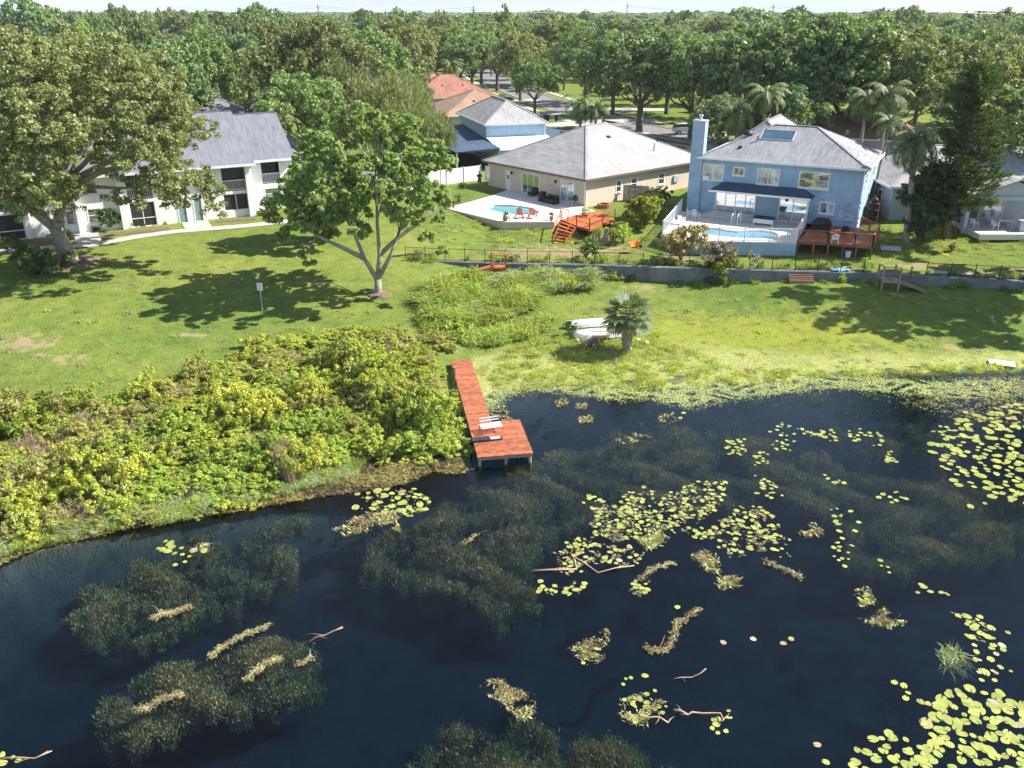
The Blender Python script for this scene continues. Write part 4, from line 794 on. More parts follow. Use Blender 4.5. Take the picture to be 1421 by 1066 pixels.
# an oak out of sight to the right throws the branching shade on the right lawn
r = np.random.RandomState(12)
t = thing('leaning_oak', 'open branched oak just outside the right edge shading the lawn', 'tree', (48.5, 67.5, g(48.5, 67.5)))
B = [(-1+r.randn()*3.4, r.randn()*3.2, 12.4+r.randn()*1.6, .8+.6*r.rand(), .7) for _ in range(110)]+[(-7+r.randn()*1.8, -1+r.randn()*2.4, 12.6+r.randn()*.9, .5+.3*r.rand(), .6) for _ in range(22)]
m = MB(); m.tube([(0, 0, -.3), (0, 0, 3), (-.5, 0, 7), (-1, 0, 11)], [.5, .38, .32, .2], 9)
for b in B[::2]: m.tube([(-.5, 0, 7.5), (b[0]*.55, b[1]*.55, 10), b[:3]], [.16, .1, .03], 5)
m.build('trunk', 'bark', t, True); link('crown', quads_mesh('crown', blob_leaves(B, 34000, .3, r, .2, .3), 'oak'), t)
# feathery grey green trees
def feathery(px, D, h, rad, seed, label):
    r = np.random.RandomState(seed); x = atD(px, D); t = thing('feathery_tree', label, 'tree', (x, D, g(x, D)), 0, 'feathery trees behind the lawn tree')
    B = dome_blobs(rad, h*.38, h*.6, 60, 1.3, r, -.6, .4); n = 13000; B_ = np.array(B); k = r.choice(len(B), n); d = unit(r.normal(size=(n, 3))); P = B_[k, :3]+d*B_[k, 3][:, None]*(.3+.9*r.rand(n))[:, None]
    tg = unit(np.stack([r.normal(size=n)*.5, r.normal(size=n)*.5, np.full(n, .9)], 1)+d*.5); Q = leaves(P, unit(r.normal(size=(n, 3))), .16, r, 5.0, tg)
    a = tg; b = unit(np.cross(a, unit(r.normal(size=(n, 3))))); L_ = (.5+.5*r.rand(n))[:, None]; Q = np.stack([P-a*L_*.5, P+b*.06, P+a*L_*.5, P-b*.06], 1)
    limbs_ = limbs(B, h*.3, .25, 12, r, 'pale_bark'); link('trunk', limbs_, t); link('crown', quads_mesh('crown', Q, 'feather'), t)
feathery(482, 112, 13.5, 5.5, 71, 'tallest feathery grey green tree, left of the group behind the lawn tree'); feathery(532, 106, 12.0, 5.5, 72, 'feathery tree in the middle of the group'); feathery(582, 104, 8.8, 4.6, 73, 'lower feathery tree next to the pale blue house'); feathery(556, 118, 11.5, 5, 74, 'hazy feathery tree rearmost of the group')

# palms
def frond(m_, L_, droop, az, el, w=.34, n=16, r=None, tip=.25):
    pts = []; a = el; p = Vector((0, 0, 0)); ds = L_/n; ca, sa = math.cos(az), math.sin(az)
    for i in range(n+1): pts.append(p.copy()); p = p+Vector((ca*math.cos(a), sa*math.cos(a), math.sin(a)))*ds; a -= droop/n*(1+.8*i/n)
    side = Vector((-sa, ca, 0)); Q = []
    for i in range(1, n+1):
        d = (pts[i]-pts[i-1]).normalized(); up = side.cross(d); k = math.sin(PI*min(1, (i/n)*.92+.1))**.6
        for s_ in (-1, 1):
            for j in range(2):
                b = pts[i-1].lerp(pts[i], j*.5); ln = w*L_*k*(.75+.3*r.rand()); e = b+side*s_*ln*.8+d*ln*.45-Vector((0, 0, 1))*ln*(.25+.35*r.rand())+up*.02
                t_ = d*.055; Q.append((b-t_, b+t_, b.lerp(e, .6)+t_*.8, e))
    return pts, Q
def palm_mesh(L_, nf, seed, droop=1.5, lo=-.5, hi=1.2, w=.3, mat='palm'):
    r = np.random.RandomState(seed); A = []; R_ = MB()
    for i in range(nf):
        el = hi-(hi-lo)*(i/nf)**.9; pts, Q = frond(None, L_*(.85+.25*r.rand()), droop*(.8+.4*r.rand()), i*2.4+r.rand()*.4, el, w, 14, r); A += [[tuple(v) for v in q] for q in Q]; R_.tube(pts[::3]+[pts[-1]], [.035]*(len(pts[::3]))+[.01], 4, False)
    return quads_mesh('fronds', np.array(A), mat), R_.mesh('frond_ribs', mat)
PM = [palm_mesh(3.2, 22, 1), palm_mesh(2.8, 20, 2, 1.3), palm_mesh(3.4, 24, 4, 1.7, -.8)]
def palm(i, x, y, h, label, lean=(0, 0), r0=.2, s=1., name='queen_palm', base=None):
    z = g(x, y); t = thing(name, label, 'palm tree', (x, y, z)); L0 = Vector((lean[0], lean[1], h))
    m = MB(); k = 14; m.tube([Vector((lean[0]*(j/k)**1.4, lean[1]*(j/k)**1.4, h*j/k-(.3 if j == 0 else 0))) for j in range(k+1)], [r0*(1.35 if j == 0 else 1+.07*(j % 2)-.25*j/k) for j in range(k+1)], 9); m.build('trunk', 'pale_bark' if r0 > .15 else 'old_wood', t, True)
    MB().tube([L0-Vector((0, 0, .1)), L0+Vector((0, 0, .9))], [r0*1.15, r0*.6], 8).build('crownshaft', 'palm', t)
    o = link('fronds', PM[i][0], t, L0+Vector((0, 0, .7)), None, s); link('frond_ribs', PM[i][1], o)
    r = np.random.RandomState(int(abs(x)*10)); q = MB()
    for a in range(5): an = r.rand()*6.28; q.tube([L0+Vector((0, 0, .5)), L0+Vector((math.cos(an)*.5, math.sin(an)*.5, .2)), L0+Vector((math.cos(an)*.8, math.sin(an)*.8, -.7))], [.05, .08, .04], 5)
    q.build('dead_frond_stubs', 'bark', t); return t
p = G(1256, 336); palm(2, p.x, p.y, 8.4, 'queen palm with a pale grey trunk right of the blue house', (-.6, .2), .3, 1.1)
p = hz(1213, 297, 3.4); palm(1, p.x, p.y+1, 8.0, 'slender leaning palm pressed against the right wall of the blue house', (.9, 1.0), .12, .75)
for px, D, h, lab, i in ((1188, 106, 8.6, 'tall palm rising behind the right roof end of the blue house', 0), (1216, 104, 9.2, 'palm next to the tall one, nearer the conifer', 2), (1052, 112, 8.6, 'palm with arching fronds just behind the skylight roof', 0), (1082, 114, 7.8, 'low palm behind the roof peak of the blue house', 1), (1018, 112, 6.6, 'short palm in the dark gap right of the chimney', 2), (805, 142, 4.6, 'bushy palm behind the apex of the tan house roof', 2), (826, 140, 4.2, 'short yellowish palm beside the bushy one', 1), (628, 196, 7.4, 'distant queen palm behind the terracotta roof', 0), (1243, 120, 9, 'palm half hidden behind the conifer', 1)): palm(i, atD(px, D), D, h, lab, s=1.15)
# fan palm by the lake
p = G(869, 487); r = np.random.RandomState(9)
t = thing('fan_palm', 'stocky fan palm with a rough trunk on the lake bank', 'palm tree', p)
m = MB(); k = 16; m.tube([(0, 0, -.3)]+[(.05*math.sin(j), 0, 2.5*j/k) for j in range(k+1)], [.42]+[.3+.04*(j % 2)-.03*j/k for j in range(k+1)], 10); m.build('trunk', 'palm_bark', t, False)
bt = MB()
for j in range(46):
    an = j*2.4; z0 = .25+2.2*j/46; c_ = Vector((math.cos(an), math.sin(an), 0)); bt.bar(c_*.27+Vector((0, 0, z0)), c_*(.43)+Vector((0, 0, z0+.2)), .09, .03)
bt.build('leaf_boots', 'palm_bark', t)
def fan(az, el, L_, R_, r, A):
    d = Vector((math.cos(az)*math.cos(el), math.sin(az)*math.cos(el), math.sin(el))); c_ = d*L_; c_.z -= .12*L_; side = d.cross(Vector((0, 0, 1))).normalized(); ax = (d+Vector((0, 0, -.45))).normalized(); up = side.cross(ax)
    for i in range(17):
        a = (i/16-.5)*4.1; v = ax*math.cos(a)+side*math.sin(a); ln = R_*(1-.12*abs(a))*(.9+.2*r.rand()); e = c_+v*ln+up*(.1*ln)-Vector((0, 0, .2*ln*r.rand())); w_ = v.cross(up).normalized()*.05*R_*1.3
        mid = c_+v*ln*.6+up*.06*ln; A.append([tuple(c_), tuple(mid+w_), tuple(e), tuple(mid-w_)])
    return c_
A = []; ptl = MB()
for i in range(36):
    el = 1.25-1.75*(i/36); c_ = fan(i*2.4, el, 1.0+.3*r.rand(), .95, r, A); ptl.tube([(0, 0, 0), c_*.5+Vector((0, 0, .08)), c_], .022, 4, False)
o = link('fronds', quads_mesh('fronds', np.array(A), 'sabal'), t, (0, 0, 2.6)); q = ptl.build('frond_stalks', 'sabal', t); q.location = (0, 0, 2.6)
A = []
for i in range(8): fan(i*2.4+.3, -.7-.4*r.rand(), .75, .75, r, A)
link('dead_fronds', quads_mesh('dead_fronds', np.array(A), 'dead_frond'), t, (0, 0, 2.45))
# conifer with tiers of drooping sprays, dense ficus beneath
r = np.random.RandomState(15); p = hz(1313, 322, 3.5)
t = thing('norfolk_conifer', 'dark tiered conifer with sparse outer branches right of the tall palm', 'tree', (p.x, p.y, 3.4))
m = MB(); m.tube([(0, 0, -.3), (0, 0, 5), (.2, 0, 10), (.1, 0, 14.8)], [.36, .28, .18, .03], 8); Q = []
for ti in range(24):
    z = 2.4+ti*.53; L_ = (3.3*(1-(z/16.2)**3)+.35)*(.8+.35*math.sin(z*1.7)**2)
    for k in range(7):
        az = k*2*PI/7+ti*.9+r.randn()*.5; l_ = L_*(.35+.85*r.rand()); d = Vector((math.cos(az), math.sin(az), 0)); e = Vector((.1, 0, z))+d*l_+Vector((0, 0, .15*l_)); m.tube([(.1*z/10, 0, z), Vector((.1, 0, z))+d*l_*.5, e], [.05, .035, .015], 4, False)
        n = int(62*l_); s_ = r.rand(n)**.7
        for j in range(n):
            c_ = Vector((.1, 0, z))+d*l_*s_[j]+Vector((0, 0, .15*l_*s_[j]+r.randn()*.2-.1)); sd_ = Vector((-d.y, d.x, 0))*(r.randn()*.22*(1.2-s_[j]*.5)); c_ += sd_; v = (d*.6+sd_*2+Vector((0, 0, .35))).normalized()*(.22+.12*r.rand()); w_ = v.cross(Vector((r.randn(), r.randn(), 1))).normalized()*.055
            Q.append([tuple(c_-v*.5), tuple(c_+w_), tuple(c_+v), tuple(c_-w_)])
m.build('trunk', 'bark', t, True); link('crown', quads_mesh('crown', np.array(Q), 'conifer'), t)
p = hz(1292, 327, 3.5); r = np.random.RandomState(16); B = dome_blobs(2.6, 3.3, 3.2, 34, 1.0, r, -.8, .45)
t = thing('ficus_tree', 'dense nearly black ficus clump at the foot of the conifer', 'tree', (p.x, p.y+1.6, 3.2)); link('trunk', limbs(B, 1.2, .2, 6, r), t); link('crown', quads_mesh('crown', blob_leaves(B, 9000, .24, r), 'ficus'), t)
# bare leaning tree at the right edge
r = np.random.RandomState(18); p = hz(1421, 300, 3.6); B = [(r.randn()*1.2, r.randn()*1.2, 3.3+r.randn()*.6, .7, .8) for _ in range(16)]+[(-1.5+r.randn()*.6, r.randn(), 5.4+r.randn()*.6, .5, .8) for _ in range(8)]
t = thing('patio_tree', 'small leafy tree with whitish bare limbs in front of the patio', 'tree', (p.x+.6, p.y-2.2, 3.2)); m = MB(); m.tube([(0, 0, -.2), (-.2, 0, 2), (-1, 0, 3.6), (-1.8, 0, 5.6)], [.12, .1, .07, .03], 7)
for b in B[::3]: m.tube([(-.4, 0, 2.5), b[:3]], [.05, .02], 4)
m.build('trunk', 'stone', t, True); link('crown', quads_mesh('crown', blob_leaves(B, 3500, .18, r), 'garden'), t)

# individual trees of the woods, nearest first, then the wood as one mass
HOUSES = [(8, 102, 15), (26, 90, 13), (48, 92, 14), (0, 127, 13), (-3.5, 157, 13), (-9.5, 188, 14), (-25, 214, 15), (-31, 246, 11), (-42, 268, 8), (-47, 118, 15), (-52, 152, 11), (49, 126, 12), (88, 108, 12), (-35, 82, 16), (46, 178, 10), (150, 250, 9)]
def clear_of(x, y, road=9, hs=0):
    for q in (STREET, LOT):
        for a, b in zip(q, q[1:]):
            ax, ay, bx, by = *a, *b; tt = max(0, min(1, ((x-ax)*(bx-ax)+(y-ay)*(by-ay))/((bx-ax)**2+(by-ay)**2)))
            if math.hypot(x-ax-tt*(bx-ax), y-ay-tt*(by-ay)) < (road if q is STREET else road+3): return False
    return all(math.hypot(x-h[0], y-h[1]) > h[2]+hs for h in HOUSES)
placed = [(atD(px, D), D) for k, px, D, h, rad, lab in OK_]; indiv = 0; far_pts = []
r = np.random.RandomState(77); y = 112.0
kinds = ['far0', 'far1', 'far2', 'far3', 'far4', 'far5', 'far6']; LB = {'far5': ('grey_green_tree', '', 'grey green trees of the woods'), 'far6': ('light_green_tree', '', 'light green trees of the woods'), 'far0': ('leafy_tree', 'mid green rounded tree in the woods behind the houses', 'mid green trees of the woods'), 'far1': ('dark_oak', 'dark green rounded oak in the woods behind the houses', 'dark oaks of the woods'), 'far2': ('olive_oak', 'olive yellow rounded oak in the woods behind the houses', 'olive oaks of the woods'), 'far3': ('broad_oak', 'soft green broad oak in the woods behind the houses', 'broad oaks of the woods'), 'far4': ('dense_oak', 'dense deep green oak in the woods behind the houses', 'dense oaks of the woods')}
while y < 3400:
    sp = 9.3 if y < 420 else 9.3*(y/420)**.75; hw = .66*y+22; x = -hw
    while x < hw:
        xx = x+r.randn()*sp*.25; yy = y+r.randn()*sp*.3; x += sp*(.85+.3*r.rand())
        h = 8.0+7.5*r.rand()**1.2+(2.0*math.sin(xx*.013+yy*.009))*(1 if yy < 500 else .4)+(1.5 if yy < 500 else 0); rad = 4.6+4.6*r.rand()**1.4
        if yy > 300 and r.rand() < .05: h += 2.5+3.5*r.rand()
        sight = xx/yy*1.09*1200/1+710
        if yy < 260 and not clear_of(xx, yy, 8.5, rad*.5): continue
        if 80 < yy < 245 and 560 < sight < 880 and xx < 40 and yy < 200: continue      # keep the street glimpse open
        if yy < 200 and 340 < sight < 440: continue
        if yy < 135 and 600 < sight: continue
        if yy < 300 and any((xx-a)**2+(yy-b)**2 < 64 for a, b in placed): continue
        if indiv < 285 and yy < 330:
            k = kinds[r.choice(7, p=[.2, .17, .17, .17, .13, .09, .07])]; nm, lb, gp = LB[k]
            wq = ((90, 'behind the huge left oak'), (250, 'above the hidden apartment roof'), (345, 'over the slate roof end'), (440, 'beyond the parking road'), (560, 'behind the feathery trees'), (680, 'past the terracotta roof'), (800, 'past the street bend'), (930, 'beyond the tan house roof'), (1020, 'beyond the chimney'), (1180, 'beyond the skylight roof'), (1300, 'behind the palms'), (9999, 'beyond the dark conifer')); wi = next(i_ for i_, q in enumerate(wq) if sight < q[0]); lo_ = wq[wi-1][0] if wi else -60; hi_ = min(wq[wi][0], 1480); f3 = min(2, max(0, int(3*(sight-lo_)/(hi_-lo_)))); wh = wq[wi][1]+', '+('left', 'centre', 'right')[f3]
            lb = ('%s %s %s in the %s %s' % ('tall' if h > 13.6 else 'low' if h < 11.2 else 'medium', {'far0': 'mid green', 'far1': 'dark', 'far2': 'olive', 'far3': 'soft green', 'far4': 'deep green', 'far5': 'grey green', 'far6': 'light green'}[k], 'tree' if k in ('far0', 'far5', 'far6') else 'oak', 'first rows' if yy < 150 else 'second rows' if yy < 175 else 'third rows' if yy < 200 else 'fourth rows' if yy < 225 else 'fifth rows' if yy < 250 else 'rear rows', wh))
            if rad > 7.2: lb = 'broad '+lb
            if rad < 5.4: lb = 'narrow '+lb; put_tree(k, xx, yy, h, rad, lb, gp, nm, base=3.3); indiv += 1; placed.append((xx, yy))
        else:
            s_ = sp/8.5; far_pts.append((xx, yy, 3.2, r.rand()*6.28, rad/6.6*s_*1.1, rad/6.6*s_*1.1, h/12.8, r.randint(4)+(4 if yy < 420 else 0) if r.rand() > .1 else 8))
    y += sp*.9
fm = []
for k in ('vfar0', 'vfar1', 'vfar2', 'vfar3', 'far0', 'far1', 'far2', 'far4', 'far5'): fm.append(TP[k][0])
tag(scatter('far_woods', far_pts, fm), 'mass of green woods running to the horizon')

# ---------------------------------------------------------------- shrubs, reeds and undergrowth
def bush_proto(mat, seed, nb=12, br=.42, n=2800, size=.062, rx=1., rz=.75, aspect=1.5):
    r = np.random.RandomState(seed); B = [(r.randn()*.38*rx, r.randn()*.38*rx, .35+abs(r.randn())*.33*rz, br*(.6+.6*r.rand()), .85) for _ in range(nb)]; return quads_mesh('clump', blob_leaves(B, n, size, r, .4, .3, aspect, 7), mat)
def spiky(mat, seed, n=500, L_=1.2, spread=.5, w=.03, R_=.6, bend=.5):
    r = np.random.RandomState(seed); a = r.rand(n)*6.28; q = r.rand(n)**.5*R_; P = np.stack([np.cos(a)*q, np.sin(a)*q, r.rand(n)*.3], 1); az = r.rand(n)*6.28; el = spread*r.rand(n)
    d = np.stack([np.cos(az)*np.sin(el), np.sin(az)*np.sin(el), np.cos(el)], 1); L__ = (L_*(.5+.6*r.rand(n)))[:, None]; h = d*np.array([1, 1, 0]); M_ = P+d*L__*.55; E_ = M_+(d*(1-bend)+h*bend*1.6-np.array([0, 0, bend*.5]))*L__*.5
    s_ = unit(np.cross(d, r.normal(size=(n, 3))))*w; return quads_mesh('clump', np.concatenate([np.stack([P-s_, P+s_, M_+s_, M_-s_], 1), np.stack([M_-s_, M_+s_, E_+s_*.2, E_-s_*.2], 1)]), mat)
BU = [bush_proto('yellow', 1), bush_proto('yellow', 2, 14, .36), bush_proto('leafy', 3, 12, .42, 2500, .08), bush_proto('leafy', 4, 14, .4, 2500, .08), bush_proto('olive', 5, 13, .4, 2500, .06), spiky('dry', 6, 300, 1.0, .5, .012), bush_proto('olive', 7, 9, .4, 1800, .055, aspect=2.5), spiky('dry', 8, 200, 1.4, .8, .01, .9, .2)]
bank = [(-120, 585), (0, 580), (110, 570), (200, 556), (262, 538), (310, 510), (372, 498), (420, 484), (480, 474), (560, 470), (628, 486), (634, 540), (640, 575), (632, 618), (560, 628), (500, 622), (430, 650), (330, 688), (215, 708), (100, 722), (0, 745), (-120, 775)]
r = np.random.RandomState(21); pts = []
for x, y in poly_pts(bank, 680, r, 0, .5):
    ds_ = (x+4.05)*.986+(y-53.5)*.166
    if 39.5 < y < 54.5 and ds_ > -.75: continue
    n = math.sin(x*.55+1)*math.cos(y*.5)+.6*math.sin(x*1.3+y*.9); sx = 710+x/(y*.92+8.6)*1200
    if sx < 190: k = r.choice([0, 1, 4, 5, 6, 2, 7], p=[.24, .2, .16, .12, .12, .12, .04])
    elif sx < 420: k = r.choice([2, 3, 0, 4, 7], p=[.42, .34, .12, .09, .03]) if y < 43.5 else r.choice([0, 1, 4, 5, 6], p=[.36, .3, .14, .1, .1])
    else: k = r.choice([2, 3, 0, 1, 4], p=[.38, .3, .12, .1, .1]) if y < 46.5 else r.choice([0, 1, 4, 5, 6], p=[.4, .34, .14, .02, .1])
    edge = (y-np.interp(x, SHX, SHY)); s_ = (.7+.6*r.rand())*(.95+.35*max(0, n)); hh = s_*(.72+.5*max(0, n)+(.25 if 390 < sx < 560 and 43 < y < 47 else 0))*(.7 if y > np.interp(x, [-30, -12, -3], [52, 52, 54]) else 1)*(.55 if edge < .8 else 1)
    pts.append((x, y, max(g(x, y), 0)-.1, r.rand()*6.28, s_, s_, hh, k))
tag(scatter('shore_undergrowth', pts, BU), 'tangled yellow green brush and shrubs covering the left bank')
# fringe of grass and pale reeds in front
pts = []
for P_, n_, kk in (([(60, 728), (150, 712), (215, 700), (330, 684), (420, 652), (500, 628), (505, 650), (430, 672), (330, 700), (210, 722), (60, 745)], 150, (0, 1)), ([(372, 640), (400, 620), (410, 668), (388, 680)], 9, (2, 2)), ([(420, 650), (478, 640), (485, 660), (400, 676)], 40, (1, 1)), ([(-60, 760), (0, 742), (100, 722), (100, 740), (0, 765)], 60, (0, 1))):
    for x, y in poly_pts(P_, n_, r, 0, .2): pts.append((x, y, max(g(x, y), 0)-.05, r.rand()*6.28, .55, .55, .4+.3*r.rand() if kk[0] < 2 else 1.1, kk[r.randint(2)]))
RE = [spiky('reed', 11, 260, .9, .7, .02, .7), spiky('reed_grey', 12, 260, .9, .9, .02, .7), spiky('dry', 13, 260, 1.3, .35, .02, .5, .25)]
tag(scatter('bank_grass', pts, RE), 'tufts of pale grass along the foot of the left bank')
# the reed thicket in the middle of the lawn
RE2 = [spiky('reed', 14, 420, 1.9, .9, .028, .55, .6), spiky('reed_grey', 15, 420, 1.9, 1.0, .028, .55, .6), bush_proto('leafy', 16, 12, .4, 700, .16), spiky('reed', 17, 380, 1.0, .9, .025, .9, .6)]
pts = []
for P_, n_, pr in (([(578, 420), (600, 404), (660, 396), (720, 392), (750, 396), (735, 415), (690, 430), (640, 444), (600, 440)], 115, (.85, .05, .07, .03)), ([(690, 392), (712, 372), (745, 362), (780, 368), (822, 378), (815, 395), (760, 398), (710, 398)], 70, (.15, .72, .08, .05)), ([(590, 440), (660, 450), (740, 430), (760, 420), (752, 440), (680, 458), (600, 455)], 30, (0, 0, .1, .9))):
    for x, y in poly_pts(P_, n_, r, .55, 1.4):
        if y > np.interp(x, WX, WY)-.7: continue
        s_ = .55+.6*r.rand(); pts.append((x, y, g(x, y)-.1, r.rand()*6.28, s_, s_, s_*(.65+.5*r.rand()), r.choice(4, p=pr)))
tag(scatter('reed_thicket', pts, RE2), 'thicket of tall arching reeds in the middle of the lawn')
# rough grass tufts on the wet margin and lawn edges
GT = [spiky('reed', 18, 60, .28, .9, .012, .3), spiky('yellow', 19, 60, .3, .9, .014, .3)]
pts = []
for P_, n_ in (([(660, 500), (720, 470), (800, 450), (900, 450), (1000, 490), (1100, 500), (1250, 500), (1421, 490), (1500, 520), (1421, 540), (1250, 535), (1100, 528), (960, 530), (860, 530), (800, 520), (700, 530)], 900), ([(560, 350), (700, 330), (900, 350), (900, 365), (600, 360)], 120), ([(1200, 350), (1421, 345), (1421, 385), (1200, 375)], 120)):
    for x, y in poly_pts(P_, n_, r, 0, .8): s_ = .6+.9*r.rand(); pts.append((x, y, g(x, y)-.03, r.rand()*6.28, s_, s_, s_*(.3+.45*r.rand()), r.randint(2)))
tag(scatter('rough_grass', pts, GT), 'rough grass tufts along the lake margin and the wall')

def shrub(name, label, px, py, rad, h, mat, n=2200, size=.13, seed=1, z=None, group=None, cat='shrub', trunk=True, dy=0):
    r = np.random.RandomState(seed); p = G(px, py) if z is None else hz(px, py, z); nb = 16
    B = [(r.randn()*.42*rad, r.randn()*.42*rad, h*.3+r.rand()*h*.5, rad*(.3+.2*r.rand()), .9) for _ in range(nb)]
    t = thing(name, label, cat, (p.x, p.y+dy, p.z-.03), 0, group); link('foliage', quads_mesh('foliage', blob_leaves(B, n, size, r, .35, .35), mat), t)
    m = MB()
    for b in B[:6]: m.tube([(0, 0, -.1), (b[0]*.4, b[1]*.4, b[2]*.5), b[:3]], [.045, .03, .015], 4)
    m.build('stems', 'bark', t); return t
shrub('cream_shrub', 'pale cream leaved shrub against the blue pool wall', 945, 372, 2.0, 3.4, 'cream_leaf', 5500, .14, 31)
shrub('mauve_shrub', 'green shrub tinged with mauve bloom between the blue pool and the wall', 1000, 372, 1.7, 2.3, 'purple_leaf', 3600, .13, 32); shrub('young_tree', 'small yellow green tree in front of the long wall', 1003, 393, 1.1, 2.6, 'lime_leaf', 1700, .13, 33)
shrub('lime_shrub', 'large lime green shrub beside the fence of the tan house', 890, 318, 1.9, 3.2, 'lime_leaf', 5500, .15, 34); shrub('dark_shrub', 'dark green shrub near the corner of the tan house', 915, 290, 1.4, 2.4, 'garden', 2400, .14, 35, z=3.0); shrub('round_shrub', 'low round green shrub beside the orange tray', 866, 338, 1.1, 1.7, 'leafy', 1500, .12, 36)
shrub('hedge_shrub', 'long leafy shrub sloping toward the pool terrace corner', 902, 305, 1.5, 2.4, 'lime_leaf', 3000, .14, 37); shrub('climber_shrub', 'weedy green shrub at the gap in the black fence', 812, 358, 1.0, 1.8, 'garden', 1300, .12, 38); shrub('climber_shrub', 'tangled green shrub below the wooden deck of the tan house', 838, 335, 1.1, 1.3, 'leafy', 1300, .11, 39)
shrub('lime_bush', 'tiny lime yellow bush alone on the right lawn', 1321, 349, .45, .8, 'lime_leaf', 500, .1, 40); shrub('oak_sapling', 'dark leafy sapling on the lawn near the wall end', 577, 300, .1, .1, 'bright', 10, .1, 41) if 0 else None
shrub('trunk_shrub', 'dark rounded shrub at the foot of the huge oak', 52, 378, 2.4, 2.2, 'garden', 5500, .16, 42); shrub('broad_leaf_shrub', 'bright broad leaved plant between the oak and the apartments', 52, 325, 1.3, 2.8, 'leafy', 900, .4, 43); shrub('entrance_plant', 'dark palm like plant beside the white column', 158, 318, 1.0, 2.4, 'garden', 1300, .25, 44)
shrub('corner_hedge', 'dark clipped bush at the end of the white apartments', 380, 298, 1.3, 1.7, 'garden', 2600, .13, 45, z=3.2)
shrub('yellow_bush', 'yellow bush behind the skylight roof', 1105, 178, 2.4, 3.6, 'lime_leaf', 2200, .3, 46, z=5.5); shrub('gable_bush', 'low dark bush beside the conifer trunk', 1275, 330, 1.0, 1.2, 'ficus', 900, .14, 47, z=3.3)
for i, (px, py, c_) in enumerate(((10, 338, 'reddish'), (95, 330, 'dark'), (135, 325, 'green'), (185, 318, 'round'), (200, 317, 'small'), (216, 315, 'orange tipped'), (228, 314, 'thin'), (309, 303, 'first'), (321, 302, 'second'), (334, 301, 'third'), (346, 300, 'fourth'))):
    shrub('bed_plant', '%s small plant of the apartment bed, %s' % (c_, ('under the left balcony', 'by the left entrance', 'right of the white pillar', 'under the middle porch', 'at the middle porch corner', 'near the green doors', 'nearest the green doors')[i] if i < 7 else 'from the green doors'), px, py, .45, .75, 'garden' if i % 3 else 'olive', 320, .12, 60+i, z=3.2, group='plants in the apartment bed')
for px, py, s_, lb in ((642, 262, .5, 'little weed clump by the white fence'), (579, 297, .5, 'grey green leafy clump on the lawn left of the pool terrace')): shrub('weed_clump', lb, px, py, s_, s_*1.4, 'garden', 260, .12, int(px), cat='plant')

pts = []
for i in range(150):
    x = 12+44*r.rand() if i < 105 else -9+20*r.rand(); y = float(np.interp(x, WX, WY))+r.choice([-.45, .75, 1.1]); pts.append((x, y, g(x, y)-.1, r.rand()*6.28, .3+.35*r.rand(), .3+.35*r.rand(), .3+.5*r.rand(), r.randint(3)))
tag(scatter('wall_weeds', pts, [bush_proto('garden', 101, n=500, size=.1), bush_proto('leafy', 102, n=500, size=.1), spiky('reed', 103, 120, 1.0, .8, .02, .5)]), 'weeds growing along the retaining wall')

pts = []; r = np.random.RandomState(88)
for P_, n_ in (([(-60, 400), (240, 380), (480, 400), (570, 450), (400, 470), (300, 490), (200, 525), (-60, 560)], 330), ([(770, 400), (1421, 410), (1500, 480), (1421, 500), (1000, 490), (700, 480)], 420), ([(600, 300), (700, 335), (900, 345), (900, 362), (560, 352)], 320), ([(1240, 340), (1421, 335), (1421, 370), (1240, 368)], 160)):
    for x, y in poly_pts(P_, n_, r, 0, 1.5):
        if math.sin(x*.9+math.sin(y*.7)*2)*math.sin(y*1.1) < r.rand()*1.2-.9: continue
        s_ = .12+.2*r.rand()**2; pts.append((x, y, g(x, y)-.02, r.rand()*6.28, s_*1.4, s_*1.4, s_*.45, r.randint(3)))
tag(scatter('lawn_weeds', pts, [bush_proto('reed', 111, n=160, size=.16), bush_proto('leafy', 112, n=160, size=.16), bush_proto('dry', 113, n=110, size=.14)]), 'low weeds and leaf litter scattered over the lawns')

